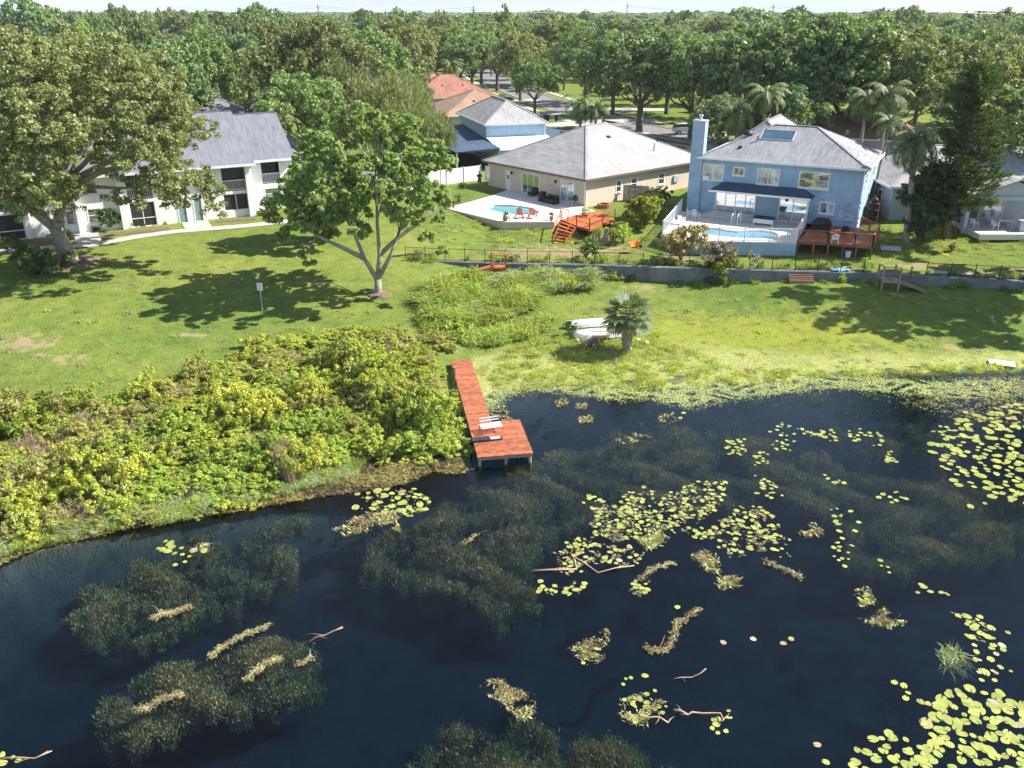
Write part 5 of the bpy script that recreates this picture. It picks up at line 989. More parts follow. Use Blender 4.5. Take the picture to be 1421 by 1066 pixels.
# ---------------------------------------------------------------- retaining wall and fences
def wall_y(x): return float(np.interp(x, WX, WY))
t = thing('retaining_wall', 'long grey stained concrete retaining wall crossing behind the lake lawn', 'wall')
xs_ = [-9.4]+[x_ for x_ in np.arange(-7.2, 58, 2.4)]
for a, b in zip(xs_, xs_[1:]):
    m = MB(); ya, yb = wall_y(a)-.15, wall_y(b)-.15; za, zb = 2.31, 2.31; dx = .008
    m.add([(a+dx, ya, .6), (b-dx, yb, .6), (b-dx, yb+.62, .6), (a+dx, ya+.62, .6), (a+dx, ya, za), (b-dx, yb, zb), (b-dx, yb+.62, zb), (a+dx, ya+.62, za)], [(3, 2, 1, 0), (4, 5, 6, 7), (0, 1, 5, 4), (1, 2, 6, 5), (2, 3, 7, 6), (3, 0, 4, 7)]); m.build('wall_panel', 'concrete_old', t)
def fence(name, label, pts, mat, h, sp=1.8, rail=.035, bal=.13, post=.06, zf=None, board=False, cat='fence', parts=False, bw=.016):
    t = thing(name, label, cat)
    for a, b in zip(pts, pts[1:]):
        a = Vector(a); b = Vector(b); n = max(1, round((b-a).length/sp)); q = (b-a)/n; d = q.normalized()
        for i in range(n+1):
            if i == n and b != Vector(pts[-1]): continue
            p = a+q*i; MB().box(p.x-post/2, p.y-post/2, p.z-.2, p.x+post/2, p.y+post/2, p.z+h+.06).build('post', mat, t)
        for i in range(n):
            p0 = a+q*i+d*post*.5; p1 = a+q*(i+1)-d*post*.5; up = Vector((0, 0, 1))
            if board: MB().bar(p0+up*(h*.52), p1+up*(h*.52), .04, h*.94).build('panel', mat, t)
            else:
                m = MB(); m.bar(p0+up*(h-.04), p1+up*(h-.04), rail, rail); m.bar(p0+up*.1, p1+up*.1, rail, rail)
                if not parts: 
                    k = int((p1-p0).length/bal)
                    for j in range(1, k): c_ = p0.lerp(p1, j/k); m.bar(c_+up*.12, c_+up*(h-.06), bw, bw)
                    o = m.build('panel', mat, t); o['kind'] = 'stuff'
                else:
                    o = m.build('rail', mat, t); k = int((p1-p0).length/bal)
                    for j in range(1, k): c_ = p0.lerp(p1, j/k); MB().bar(c_+up*.12, c_+up*(h-.06), .03, .03).build('baluster', mat, o)
    return t
fp = [(x, wall_y(x)+.16, 2.3) for x in (-9.2, -.6, 7, 11.0)]; fence('black_fence', 'thin black metal fence on the wall left of the shrubs', fp, 'black', 1.12, bw=.012)
fp = [(x, wall_y(x)+.16, 2.3) for x in (13.2, 19.7, 28.9)]; fence('black_fence', 'thin black metal fence on the wall below the blue pool', fp, 'black', 1.12, bw=.012)
fp = [(x, wall_y(x)+.16, 2.3) for x in (33.6, 40.7, 56)]; fence('black_fence', 'thin black metal fence on the wall right of the brown ramp', fp, 'black', 1.12, bw=.012)
fa = Vector(hz(667, 251, 3.35)); fb = Vector(hz(570, 264, 3.35)); fence('white_fence', 'tall white vinyl privacy fence beside the tan house', [fa, fb], 'vinyl', 1.85, 2.2, post=.14, board=True)
MB()  # wooden side fence of the tan house
a = hz(864, 281, 3.2); b = hz(900, 283, 3.2); t = thing('side_fence', 'brown plank fence closing the side yard of the tan house', 'fence'); n_ = 22
for i in range(n_):
    p = a.lerp(b, i/n_); q = a.lerp(b, (i+.9)/n_); MB().bar(p+Vector((0, 0, .95)), q+Vector((0, 0, .95)), .03, 1.9-.15*rnd.random()).build('plank', 'old_wood', t)
# broken pale pickets
a = hz(824, 348, 2.5); b = hz(856, 331, 2.6); t = thing('broken_fence', 'leaning broken pale wooden fence below the lime shrub', 'fence')
for i in range(15):
    if i in (4, 9): continue
    p = a.lerp(b, i/14); l_ = rnd.uniform(-.15, .2); MB().bar(p, p+Vector((l_, .1, 1.3+rnd.random()*.3)), .14, .03).build('plank', 'old_wood', t)
MB().bar(a+Vector((0, .05, .9)), b+Vector((0, .05, .9)), .04, .09).build('rail', 'old_wood', t)

# ---------------------------------------------------------------- decks, ramps, stairs
def clip(poly, n, c):      # keep n.p <= c
    out = []
    for i in range(len(poly)):
        a, b = Vector(poly[i]), Vector(poly[(i+1) % len(poly)]); da, db = a.dot(n)-c, b.dot(n)-c
        if da <= 0: out.append(a)
        if (da < 0) != (db < 0) and abs(da-db) > 1e-9: out.append(a.lerp(b, da/(da-db)))
    return out
def planks(parent, poly, dirv, w, z, mat, th=.04, gap=.012):
    d = Vector((dirv[0], dirv[1])).normalized(); n = Vector((-d.y, d.x)); P = [Vector((p[0], p[1])) for p in poly]; lo = min(p.dot(n) for p in P); hi = max(p.dot(n) for p in P); c = lo
    while c < hi-.03:
        q = clip(clip(P, n, c+w-gap), -n, -c)
        if len(q) >= 3:
            dz_ = rnd.uniform(-.004, .004); MB().prism([tuple(v) for v in q], z-th+dz_, z+dz_).build('plank', mat, parent)
        c += w
def railing(parent, pts, h, mat, post=.09, mid=True, bal=0, sp=1.7, top=.1):
    up = Vector((0, 0, 1))
    for a, b in zip(pts, pts[1:]):
        a, b = Vector(a), Vector(b); n = max(1, round((b-a).length/sp))
        for i in range(n+1): p = a.lerp(b, i/n); MB().box(p.x-post/2, p.y-post/2, p.z-.05, p.x+post/2, p.y+post/2, p.z+h).build('post', mat, parent)
        r_ = MB().bar(a+up*(h+.025), b+up*(h+.025), top+.03, .05).build('handrail', mat, parent)
        if mid: MB().bar(a+up*h*.5, b+up*h*.5, .05, .07).build('middle_rail', mat, parent)
        if bal:
            k = int((b-a).length/bal); MB().bar(a+up*.12, b+up*.12, .05, .07).build('lower_rail', mat, parent)
            for j in range(1, k): c_ = a.lerp(b, j/k); MB().bar(c_+up*.1, c_+up*h, .035, .035).build('baluster', mat, parent)
t = thing('wooden_deck', 'orange stained wooden deck with stairs beside the small pool terrace', 'deck')
Pd = [hz(*p, 3.44) for p in ((779, 305), (800, 313.5), (818, 318.5), (853, 304), (834, 292), (800, 297))]; P2 = [(p.x, p.y) for p in Pd]
ed = Pd[3]-Pd[2]; planks(t, P2, (ed.x, ed.y), .15, 3.445, 'orange_wood')
m = MB()
for a, b in zip(Pd, Pd[1:]+Pd[:1]): m.bar(a-Vector((0, 0, .13)), b-Vector((0, 0, .13)), .05, .17)
m.build('skirt_board', 'orange_wood', t)
up = Vector((0, 0, 1)); railing(t, [Pd[1], Pd[2], Pd[3]], 1.0, 'orange_wood', sp=2.6); railing(t, [hz(777, 303, 3.45), hz(788, 306.5, 3.45)], 1.0, 'orange_wood', mid=False)
for p in (Pd[2], Pd[3], Pd[2].lerp(Pd[3], .5), Pd[1]): MB().box(p.x-.06, p.y-.06+.1, 1.6, p.x+.06, p.y+.16, 3.3).build('support_post', 'orange_wood', t)
TL_, TR_ = Pd[0], Pd[1]; BL_, BR_ = G(766.5, 336), G(783, 337.5); BL_.z += .02; BR_.z = BL_.z
for i in range(6):
    f = (i+.7)/6.3; a = TL_.lerp(BL_, f); b = TR_.lerp(BR_, f); dn = (BL_-TL_); dn.z = 0; dn.normalize()
    MB().bar(a, b, .28, .04).build('stair_tread', 'orange_wood', t)
for a, b in ((TL_, BL_), (TR_, BR_)):
    MB().bar(a-up*.12, b-up*.05, .05, .24).build('stringer', 'orange_wood', t); MB().bar(a+up*.95, b+up*.95, .1, .05).build('handrail', 'orange_wood', t)
    for f in (.02, .97): p = a.lerp(b, f); MB().box(p.x-.05, p.y-.05, p.z-.2, p.x+.05, p.y+.05, p.z+.97).build('post', 'orange_wood', t)
# ramp at the wall, orange
def ramp_thing(name, label, p0, p1, p2, w, mat, zt):
    t = thing(name, label, 'ramp'); a, b = hz(*p0, zt), hz(*p1, zt); c = G(*p2); c.z += .04; f = Vector((0, -w, 0))
    planks(t, [(a.x, a.y), (b.x, b.y), (b.x, b.y-w), (a.x, a.y-w)], (0, 1), .15, zt, mat)
    for i in range(int((c-a).length/.16)):
        k = (c-a).length/.16; q = a.lerp(c, (i+.08)/k); q2 = a.lerp(c, (i+1)/k); MB().add([q, q2, q2+f, q+f, q-up*.04, q2-up*.04, q2+f-up*.04, q+f-up*.04], [(0, 3, 2, 1), (4, 5, 6, 7), (3, 7, 6, 2), (0, 1, 5, 4), (0, 4, 7, 3), (1, 2, 6, 5)]).build('plank', mat, t)
    for o_ in (Vector((0, .02, 0)), f): MB().bar(a+o_-up*.1, c+o_-up*.1, .05, .14).build('stringer', mat, t); MB().bar(a+o_-up*.12, b+o_-up*.12, .05, .14).build('stringer', mat, t)
    for p in (a, b):
        for o_ in (Vector((0, 0, 0)), f): q = p+o_; MB().box(q.x-.06, q.y-.06, 1.0, q.x+.06, q.y+.06, zt+1.02).build('post', mat, t)
    MB().bar(a+f+up*1.05, b+f+up*1.05, .14, .05).build('handrail', mat, t); MB().bar(b+up*1.05, b+f+up*1.05, .14, .05).build('handrail', mat, t)
    return t
ramp_thing('orange_ramp', 'bright orange wooden ramp dropping left from the retaining wall', (682, 367), (702, 367), (640, 379), 1.0, 'orange_wood', 2.36)
t = ramp_thing('brown_ramp', 'weathered brown wooden ramp with posts over the wall at right', (1241, 385), (1218, 384), (1278, 400), 1.0, 'old_wood', 2.36); r0 = hz(1241, 385, 2.36)
MB().bar(r0+up*.55, hz(1218, 384, 2.36)+up*.55, .08, .05).build('middle_rail', 'brown_wood', t); 
for q in (hz(1262, 392, 1.9),): MB().box(q.x-.05, q.y-.05, 1, q.x+.05, q.y+.05, 3.2).build('post', 'brown_wood', t)
# brown deck right of the blue pool
t = thing('brown_deck', 'raised brown wooden deck with slatted railing on the blue house corner', 'deck')
ZD = 3.3; Pd = [hz(*p, ZD) for p in ((1107.5, 338), (1148, 340), (1185, 343), (1210, 345), (1218, 331))]; w1_ = BF.wor(BL+.3, .6); w2_ = BF.wor(BL+.02, -.05); w3_ = BF.wor(g2[2]+.8, -.05)
PP = [(p.x, p.y) for p in Pd]+[(w1_.x, w1_.y), (w2_.x, w2_.y), (w3_.x, w3_.y)]
ed = Pd[3]-Pd[0]; planks(t, PP, (ed.x, ed.y), .15, ZD+.2, 'red_wood'); Pd = [p+up*.2 for p in Pd]
for a, b in zip(Pd, Pd[1:]): MB().bar(a-up*.14, b-up*.14, .05, .2).build('skirt_board', 'brown_wood', t)
railing(t, Pd[:5]+[Vector((w1_.x, w1_.y, ZD+.2))], .98, 'red_wood', mid=False, bal=.17)
for f in (0, .22, .42, .62, .8, 1.): p = Pd[0].lerp(Pd[3], f); MB().box(p.x-.06, p.y+.05, 1.7, p.x+.06, p.y+.17, ZD+.05).build('support_post', 'orange_wood' if f in (.22, .42) else 'brown_wood', t)
MB().bar(Pd[0].lerp(Pd[3], .2)-up*1.1, Pd[0].lerp(Pd[3], .42)-up*1.1, .05, .09).build('cross_brace', 'brown_wood', t)
# white railing of the blue terrace
wf = [Vector(v) for v in ((*BK[-1], BZ), (*BK[0], BZ), (*BK[1], BZ), (*BK[2], BZ), (*BK[3], BZ))]
cc = sum(wf, Vector())/5; wf = [v+(cc-v).normalized()*.12 for v in wf]
fence('white_railing', 'white metal baluster railing round the blue terrace', wf, 'paint_white', 1.2, 2.1, bal=.14, post=.09, cat='railing', bw=.034, rail=.06)

# the dock
DA = Vector((-4.05, 53.5, 0)); dd = Vector((.166, -.986, 0)); dn = Vector((.986, .166, 0)); DZk = .66
t = thing('dock', 'red stained L shaped wooden dock reaching into the lake', 'dock')
DP = lambda s, n_, z=DZk: DA+dd*s+dn*n_+Vector((0, 0, z))
s = 0.
while s < 13.75:
    wdt = 1.32 if s < 9.65 else 2.92; j = rnd.uniform(-.012, .012); a, b, c, d_ = DP(s, -.03+j), DP(s, wdt+j), DP(s+.128, wdt+j), DP(s+.128, -.03+j); zz = rnd.uniform(-.004, .004)
    MB().add([v+up*zz for v in (a, b, c, d_)]+[v-up*(.04-zz) for v in (a, b, c, d_)], [(0, 3, 2, 1), (4, 5, 6, 7), (0, 1, 5, 4), (1, 2, 6, 5), (2, 3, 7, 6), (3, 0, 4, 7)]).build('plank', 'red_wood', t); s += .147
for n_, s0, s1 in ((0.03, 0, 13.7), (1.25, 0, 13.7), (2.86, 9.7, 13.7)): MB().bar(DP(s0, n_, .53), DP(s1, n_, .53), .06, .18).build('joist', 'old_wood', t)
for s_ in (9.68, 13.74): MB().bar(DP(s_, 0 if s_ > 10 else 1.3, .53), DP(s_, 2.9, .53), .05, .19).build('fascia_board', 'old_wood', t)
for s_, n_ in ((.6, .0), (.6, 1.28), (3, 0), (3, 1.28), (5.2, 0), (5.2, 1.28), (7.5, 0), (7.5, 1.28), (9.9, .1), (9.9, 2.8), (13.55, .1), (13.55, 1.5), (13.55, 2.8)):
    p = DP(s_, n_, 0); MB().lathe([(.085, -2.4), (.085, .55)], 8, (p.x, p.y)).build('piling', 'old_wood', t)
for s_ in (2.2, 3.3): p = DP(s_, -.1, 0); MB().box(p.x-.05, p.y-.05, -.3, p.x+.05, p.y+.05, 1.5 if s_ > 3 else 1.1).build('mooring_post', 'old_wood', t)
p = DP(10.9, 1.1); ang = math.atan2(dn.y, dn.x)+.15
t = thing('white_bench', 'pinkish white metal slatted bench lying on the dock', 'bench', p, ang)
for i in range(5): MB().box(-.6, -.3+i*.13, .36, .6, -.22+i*.13, .38).build('slat', 'paint_white', t)
for sx in (-.58, .58): MB().tube([(sx, -.32, 0), (sx, -.32, .36), (sx, .32, .36), (sx, .32, 0)], .022, 5).tube([(sx, .3, .36), (sx, .42, .75)], .02, 5).build('leg', 'rust', t)
for i in range(2): MB().box(-.6, .36+i*.03, .5+i*.14, .6, .38+i*.03, .56+i*.14).build('back_slat', 'paint_white', t)
p = DP(11.9, .75); t = thing('folded_mat', 'dark purple folded mat beside the bench on the dock', 'mat', p, ang-.1)
MB().box(-.85, -.22, .0, .1, .22, .12).box(.1, -.2, .0, .8, .2, .07).build('folded_pad', 'navy', t); MB().box(.15, -.16, .072, .7, .1, .11).build('towel', 'grey_tarp', t)

# ---------------------------------------------------------------- small things
def pot(label, p, plant='garden', rad=.2, h=.35, seed=1, fl=None, n=160):
    r = np.random.RandomState(seed); t = thing('potted_plant', label, 'plant pot', p); MB().lathe([(rad*.7, 0), (rad, h*.9), (rad*1.12, h*.9), (rad*1.12, h), (rad*.9, h), (rad*.9, h-.04)], 10).build('pot', 'terracotta', t)
    B = [(r.randn()*rad*.5, r.randn()*rad*.5, h+.15+.15*r.rand(), rad*.9, .9) for _ in range(5)]; link('leaves', quads_mesh('leaves', blob_leaves(B, n, .09, r), plant), t)
    if fl: link('flowers', quads_mesh('flowers', blob_leaves([(b[0], b[1], b[2]+.05, b[3]*1.05, .9) for b in B], 70, .07, r, .8, .8), fl), t)
tz = lambda x, y, z=DZ: hz(*z3(x, y), z)
pot('potted plant at the far left corner of the terrace', tz(92, 664), seed=1); pot('low planter behind the left corner of the terrace', tz(148, 632), seed=2, rad=.28); pot('small pot second from the left corner of the terrace', tz(116, 668), seed=3, rad=.14)
pot('pot with pink flowers on the front corner of the terrace', tz(400, 738), seed=4, fl='flower', rad=.28); pot('potted green plant at the stair end of the terrace', tz(652, 732), seed=5); pot('wide planter on the orange deck', hz(812, 300, 3.46), seed=6, rad=.4, h=.25, plant='reed_grey', n=300)
def adirondack(loc, rz):
    t = thing('adirondack_chair', 'terracotta slatted garden chair, left one of the pair by the small pool', 'chair', loc, rz, 'chairs by the small pool')
    for i in range(5): x = -.24+i*.12; MB().add([(x-.05, -.3, .36), (x+.05, -.3, .36), (x+.05, .25, .24), (x-.05, .25, .24), (x-.05, -.3, .33), (x+.05, -.3, .33), (x+.05, .25, .21), (x-.05, .25, .21)], [(0, 1, 2, 3), (7, 6, 5, 4), (4, 5, 1, 0)]).build('seat_slat', 'red_chair', t); MB().bar((x, .24, .22), (x, .52, .95-abs(i-2)*.05), .1, .025).build('back_slat', 'red_chair', t)
    for s_ in (-.36, .36): MB().box(s_-.07, -.38, .5, s_+.07, .35, .53).build('armrest', 'red_chair', t); MB().box(s_-.03, -.34, 0, s_+.03, -.25, .5).build('leg', 'red_chair', t); MB().bar((s_, .1, .3), (s_, .5, .0), .05, .1).build('leg', 'red_chair', t)
    return t
c1 = adirondack(tz(475, 722), math.radians(-5)); dup(c1, tz(549, 722), math.radians(8), 'terracotta slatted garden chair, right one of the pair by the small pool')
t = thing('side_table', 'small terracotta table between the two garden chairs', 'table', tz(512, 716)); MB().box(-.25, -.2, .38, .25, .2, .42).build('tabletop', 'red_chair', t)
for sx in (-.2, .2):
    for sy in (-.15, .15): MB().box(sx-.02, sy-.02, 0, sx+.02, sy+.02, .38).build('leg', 'red_chair', t)
p = tz(650, 640); t = thing('wicker_sofa', 'dark wicker sofa against the tan wall', 'sofa', p, TF.a-PI/2)
MB().box(-.75, -.4, .05, .75, .4, .38).build('seat', 'dark_wicker', t); MB().box(-.75, .25, .385, .75, .42, .85).build('backrest', 'dark_wicker', t)
for s_ in (-.83, .76): MB().box(s_-.0, -.42, .02, s_+.08, .42, .62).build('armrest', 'dark_wicker', t)
for s_ in (-.36, .38): MB().box(s_-.33, -.38, .382, s_+.33, .24, .5).build('cushion', 'black', t)
p = tz(602, 628); t = thing('wicker_chest', 'tall dark box left of the sofa', 'storage box', p, TF.a); MB().box(-.3, -.3, 0, .3, .3, .95).build('box', 'dark_wicker', t); MB().box(-.33, -.33, .952, .33, .33, 1.0).build('lid', 'black', t)
p = tz(548, 600); t = thing('wicker_armchair', 'dark wicker armchair in front of the sliding door', 'chair', p, TF.a-PI/2); MB().box(-.4, -.35, .1, .4, .35, .42).build('seat', 'dark_wicker', t); MB().box(-.4, .25, .425, .4, .38, .85).build('backrest', 'dark_wicker', t)
p = tz(783, 660); t = thing('kettle_grill', 'black barbecue grill at the corner of the tan house', 'grill', p); MB().lathe([(.05, .6), (.25, .68), (.32, .85), (.33, .9)], 14).build('firebox', 'black', t); MB().lathe([(.34, .905), (.3, 1.08), (.15, 1.2), (.03, 1.22)], 14).build('lid', 'black', t)
for a in range(3): MB().tube([(.2*math.cos(a*2.1), .2*math.sin(a*2.1), .68), (.34*math.cos(a*2.1), .34*math.sin(a*2.1), 0)], .02, 5).build('leg', 'black', t)
MB().box(-.75, -.2, .8, -.34, .2, .84).build('side_shelf', 'black', t)
p = hz(838, 288, 3.3); t = thing('fire_pit', 'round brick fire pit behind the orange deck', 'fire pit', p)
bm_ = MB().box(-.14, -.08, 0, .14, .08, .13).mesh('brick', 'terracotta')
for row in range(3):
    for i in range(13): a = (i+.5*(row % 2))*2*PI/13; link('brick', bm_, t, (.62*math.cos(a), .62*math.sin(a), row*.135), (0, 0, a+PI/2))
p = hz(879, 346, 2.6); t = thing('wheelbarrow', 'orange plastic wheelbarrow tray lying in the side yard', 'wheelbarrow', p, .4); MB().add([(-.4, -.3, .35), (.5, -.35, .4), (.5, .35, .7), (-.4, .3, .65), (-.25, -.15, .12), (.3, -.2, .12), (.3, .2, .35), (-.25, .15, .35)], [(4, 5, 6, 7), (0, 4, 7, 3), (0, 1, 5, 4), (1, 2, 6, 5), (2, 3, 7, 6)]).build('tray', 'orange_plastic', t); MB().tube([(-1.1, -.25, .3), (.6, -.12, .1)], .02, 5).build('handle', 'old_wood', t); MB().tube([(-1.1, .25, .45), (.6, .12, .15)], .02, 5).build('handle', 'old_wood', t)
MB().lathe([(.17, -.04), (.19, 0), (.17, .04)], 12).build('wheel', 'tyre', t).matrix_local = Matrix.Translation((.7, 0, .18)) @ Matrix.Rotation(PI/2, 4, 'X')
def white_chair(loc, rz, label, group='white plastic chairs'):
    t = thing('plastic_chair', label, 'chair', loc, rz, group); MB().box(-.24, -.24, .4, .24, .24, .44).build('seat', 'vinyl', t)
    bk_ = MB(); n = 7
    for i in range(n): x = -.2+.4*i/(n-1); bk_.bar((x, .23, .44), (x*1.15, .36, .84+.06*math.cos(x*6)), .045, .02)
    bk_.bar((-.25, .37, .86), (.25, .37, .86), .03, .06); o = bk_.build('backrest', 'vinyl', t); o['kind'] = 'stuff'
    for sx in (-.25, .25):
        MB().box(sx-.035, -.26, .62, sx+.035, .28, .65).build('armrest', 'vinyl', t)
        for sy in (-.22, .22): MB().bar((sx, sy, .62), (sx*1.1, sy*1.2, 0), .04, .04).build('leg', 'vinyl', t)
    return t
zr = Zm(1220, 200, 7.07); rp = lambda x, y, z=3.53: hz(*zr(x, y), z)
c0 = white_chair(rp(925, 820), 1.9, 'white plastic chair standing alone at the left end of the patio')
for q, rz, lb in (((1070, 760), .2, 'white plastic chair at the back left of the patio table'), ((1150, 755), -.1, 'white plastic chair at the back right of the patio table'), ((1125, 835), 1.6, 'white plastic chair in front of the patio table, left side'), ((1290, 805), -1.5, 'white plastic chair at the right end of the patio table')): dup(c0, rp(*q), rz, lb)
t = thing('patio_table', 'white plastic table on the patio at the right', 'table', rp(1215, 820)); MB().box(-.75, -.45, .68, .75, .45, .72).build('tabletop', 'vinyl', t)
for sx in (-.65, .65):
    for sy in (-.36, .36): MB().box(sx-.035, sy-.035, 0, sx+.035, sy+.035, .68).build('leg', 'vinyl', t)
t = thing('stone_counter', 'pale grey built counter at the right edge of the patio', 'counter', rp(1405, 850)); MB().box(-.5, -.4, 0, .7, .4, .95).build('body', 'grey_blue', t); MB().box(-.55, -.45, .952, .75, .45, 1.0).build('countertop', 'concrete', t)
zb = lambda x, y, z=BZ: hz(*z4(x, y), z)
for q, rz, lb in (((185, 742), 2.4, 'white plastic chair inside the railing corner of the blue terrace'), ((235, 706), 1.2, 'white plastic chair near the chimney of the blue house'), ((268, 716), .4, 'second white plastic chair near the chimney, closer to the steps')): dup(c0, zb(*q), rz, lb)
dup(c0, hz(1158, 338, ZD+.2), 2.9, 'white plastic chair on the brown deck')
t = thing('patio_bench_box', 'white framed storage bench with dark lid between the glass doors', 'bench', zb(652, 748), BF.a); MB().box(-.95, -.35, .62, .95, .35, .8).build('lid', 'navy', t); MB().box(-.9, -.3, 0, -.82, .3, .62).build('leg', 'vinyl', t); MB().box(.82, -.3, 0, .9, .3, .62).build('leg', 'vinyl', t); MB().box(-.81, -.3, .2, .81, -.26, .6).build('front_panel', 'vinyl', t)
t = thing('pool_handrail', 'white arched handrail beside the steps of the blue terrace', 'handrail', zb(478, 742), BF.a)
for s_ in (0, .55): MB().tube([(s_, -.5, 0), (s_, -.5, .9), (s_+.0, .2, 1.15), (s_, .7, 1.1), (s_, .7, .1)], .035, 6).build('rail', 'paint_white', t)
t = thing('covered_grill', 'large barbecue under a black cover on the brown deck', 'grill', hz(1139, 321, ZD+.2), BF.a); MB().prism([(-.85, -.35), (.85, -.35), (.85, .35), (-.85, .35)], 0, .75).add([(-.85, -.35, .752), (.85, -.35, .752), (.85, .35, .752), (-.85, .35, .752), (-.5, -.2, 1.25), (.5, -.2, 1.25), (.5, .2, 1.25), (-.5, .2, 1.25)], [(0, 1, 5, 4), (1, 2, 6, 5), (2, 3, 7, 6), (3, 0, 4, 7), (4, 5, 6, 7)]).build('cover', 'black', t)
t = thing('tyre', 'black tyre leaning on the wall of the brown deck', 'tyre', hz(1172, 325, ZD+.2)); MB().lathe([(.22, -.1), (.36, -.1), (.38, 0), (.36, .1), (.22, .1)], 18).build('rubber_ring', 'tyre', t, True).matrix_local = Matrix.Translation((0, 0, .38)) @ Matrix.Rotation(PI/2-.2, 4, 'X')
t = thing('bucket', 'white plastic bucket in the shade under the brown deck', 'bucket', G(1176, 357)); MB().lathe([(.2, 0), (.26, .5), (.28, .5), (.28, .54)], 12).build('tub', 'vinyl', t); MB().tube([(-.27, 0, .5), (0, -.15, .3), (.27, 0, .5)], .012, 4).build('handle', 'black', t)
# junk rack beside the blue house
p = hz(1211, 305, 3.3); t = thing('storage_rack', 'rack stacked with black tarpaulins along the right wall of the blue house', 'rack', p, BF.a)
for zz, l_ in ((.5, 2.4), (1.1, 2.2), (1.7, 1.8)):
    MB().box(-.5, -1.0, zz, .5, -1.0+l_, zz+.04).build('shelf', 'brown_wood', t)
    r = np.random.RandomState(int(zz*10)); v = [(-.45+r.rand()*.25, -.95+r.rand()*.2+(l_-.3)*k_/4, zz+.05+.12*r.rand()) for k_ in range(5)]
    MB().tube([(0, -1.0+i*(l_)/6, zz+.22+.1*r.rand()) for i in range(7)], [.18+.2*r.rand() for _ in range(7)], 8).build('tarpaulin', 'black' if zz > .6 else 'dark_wicker', t, True)
for sx in (-.48, .48):
    for sy in (-1, .9): MB().box(sx-.04, sy-.04, 0, sx+.04, sy+.04, 1.9).build('post', 'brown_wood', t)
# objects on the lawn by the wall
def boat(name, label, p, rz, L_, w_, h_, mat):
    t = thing(name, label, 'boat', p, rz); m = MB(); n = 11; k = 7
    for i in range(n):
        u_ = i/(n-1)*2-1; s_ = (1-abs(u_)**3.2*.55); x = u_*L_/2
        for j in range(k): a = PI*j/(k-1); m.v.append((x, -math.cos(a)*w_/2*s_, .08+(math.sin(a)**.6)*h_*(1-.25*abs(u_)**3)))
    for i in range(n-1):
        for j in range(k-1): m.f.append((i*k+j, i*k+j+1, (i+1)*k+j+1, (i+1)*k+j))
    m.f.append(tuple(range(k))[::-1]); m.f.append(tuple((n-1)*k+j for j in range(k))); m.build('hull', mat, t, True)
    for s_ in (-1, 1): MB().tube([(-L_*.46, s_*w_*.34, .07), (-L_*.2, s_*w_*.5, .07), (L_*.2, s_*w_*.5, .07), (L_*.46, s_*w_*.34, .07)], .03, 5).build('gunwale', 'aluminium', t)
    MB().bar((-L_*.45, 0, h_+.07), (L_*.45, 0, h_+.07), .05, .05).build('keel', 'aluminium', t)
p = G(814, 452); boat('upturned_boat', 'grey upturned boat hull, the rear of two beside the fan palm', p, math.radians(14), 3.4, 1.0, .42, 'aluminium')
p = G(830, 467); boat('upturned_boat', 'white upturned boat hull, the front one beside the fan palm', p, math.radians(8), 3.6, 1.15, .5, 'vinyl')
p = G(834, 471); t = thing('rusty_bench', 'rusty metal frame bench in front of the white hull', 'bench', p, .1)
for sx in (-.55, 0, .55): MB().box(sx-.02, .2, 0, sx+.02, .24, .85).build('upright', 'rust', t)
MB().box(-.57, .19, .84, .57, .25, .88).box(-.57, .2, .5, .57, .24, .54).build('back_rail', 'rust', t); MB().box(-.6, -.25, .3, .6, .18, .35).build('seat', 'rust', t)
for sx in (-.5, .5): MB().box(sx-.02, -.22, 0, sx+.02, -.18, .3).build('leg', 'rust', t)
for a_, b_, lb in (((800, 469.5), (848, 471), 'long pale timber under the front hull'), ((808, 474), (838, 476), 'short timber lying nearer the water')):
    q, w_ = G(*a_), G(*b_); t = tag(MB().tube([q+up*.08, q.lerp(w_, .5)+up*.1, w_+up*.08], .08, 6).build('timber', 'old_wood'), lb, 'timber')
shrub('hull_weed', 'green weeds growing at the left end of the hulls', 790, 466, .5, 1.2, 'garden', 500, .12, 91, cat='plant')
shrub('dry_brush', 'dry brown brush heap below the hulls', 822, 482, .7, .5, 'dry', 700, .1, 92, cat='brush')
for px, py, s_, lb in ((885, 473.5, .2, 'pale round stone nearer the fan palm trunk'), (896, 478, .24, 'pale round stone right of the other'), (801, 474, .2, 'pale stone at the foot of the weeds by the hulls')):
    p = G(px, py); rr_ = np.random.RandomState(int(px)); tag(MB().lathe([(s_*.6, -.05), (s_, s_*.3), (s_*.85, s_*.8), (s_*.3, s_*1.1)], 9).build('stone', 'stone', None, True), lb, 'stone').location = p
p = G(364.5, 432); t = thing('lawn_sign', 'small white notice board on a thin metal post on the left lawn', 'sign', p, -.1); MB().tube([(0, 0, -.3), (0, 0, 1.75)], .028, 6).build('post', 'aluminium', t); MB().box(-.2, -.045, 1.6, .2, -.03, 2.15).build('board', 'paint_white', t)
for i, w_ in enumerate((.13, .15, .1, .14)): MB().box(-w_, -.049, 2.02-i*.1, w_, -.0455, 2.06-i*.1).build('print_line', 'blue_tarp', t)
p = G(1112, 384); t = thing('old_bench', 'reddish brown slatted bench lying against the wall', 'bench', p, -.05)
for i in range(4): MB().box(-1.0, -.3+i*.17, .2+i*.1, 1.0, -.17+i*.17, .24+i*.1).build('slat', 'rust', t)
MB().box(-1.0, -.36, 0, 1.0, -.3, .2).build('front_board', 'old_wood', t)
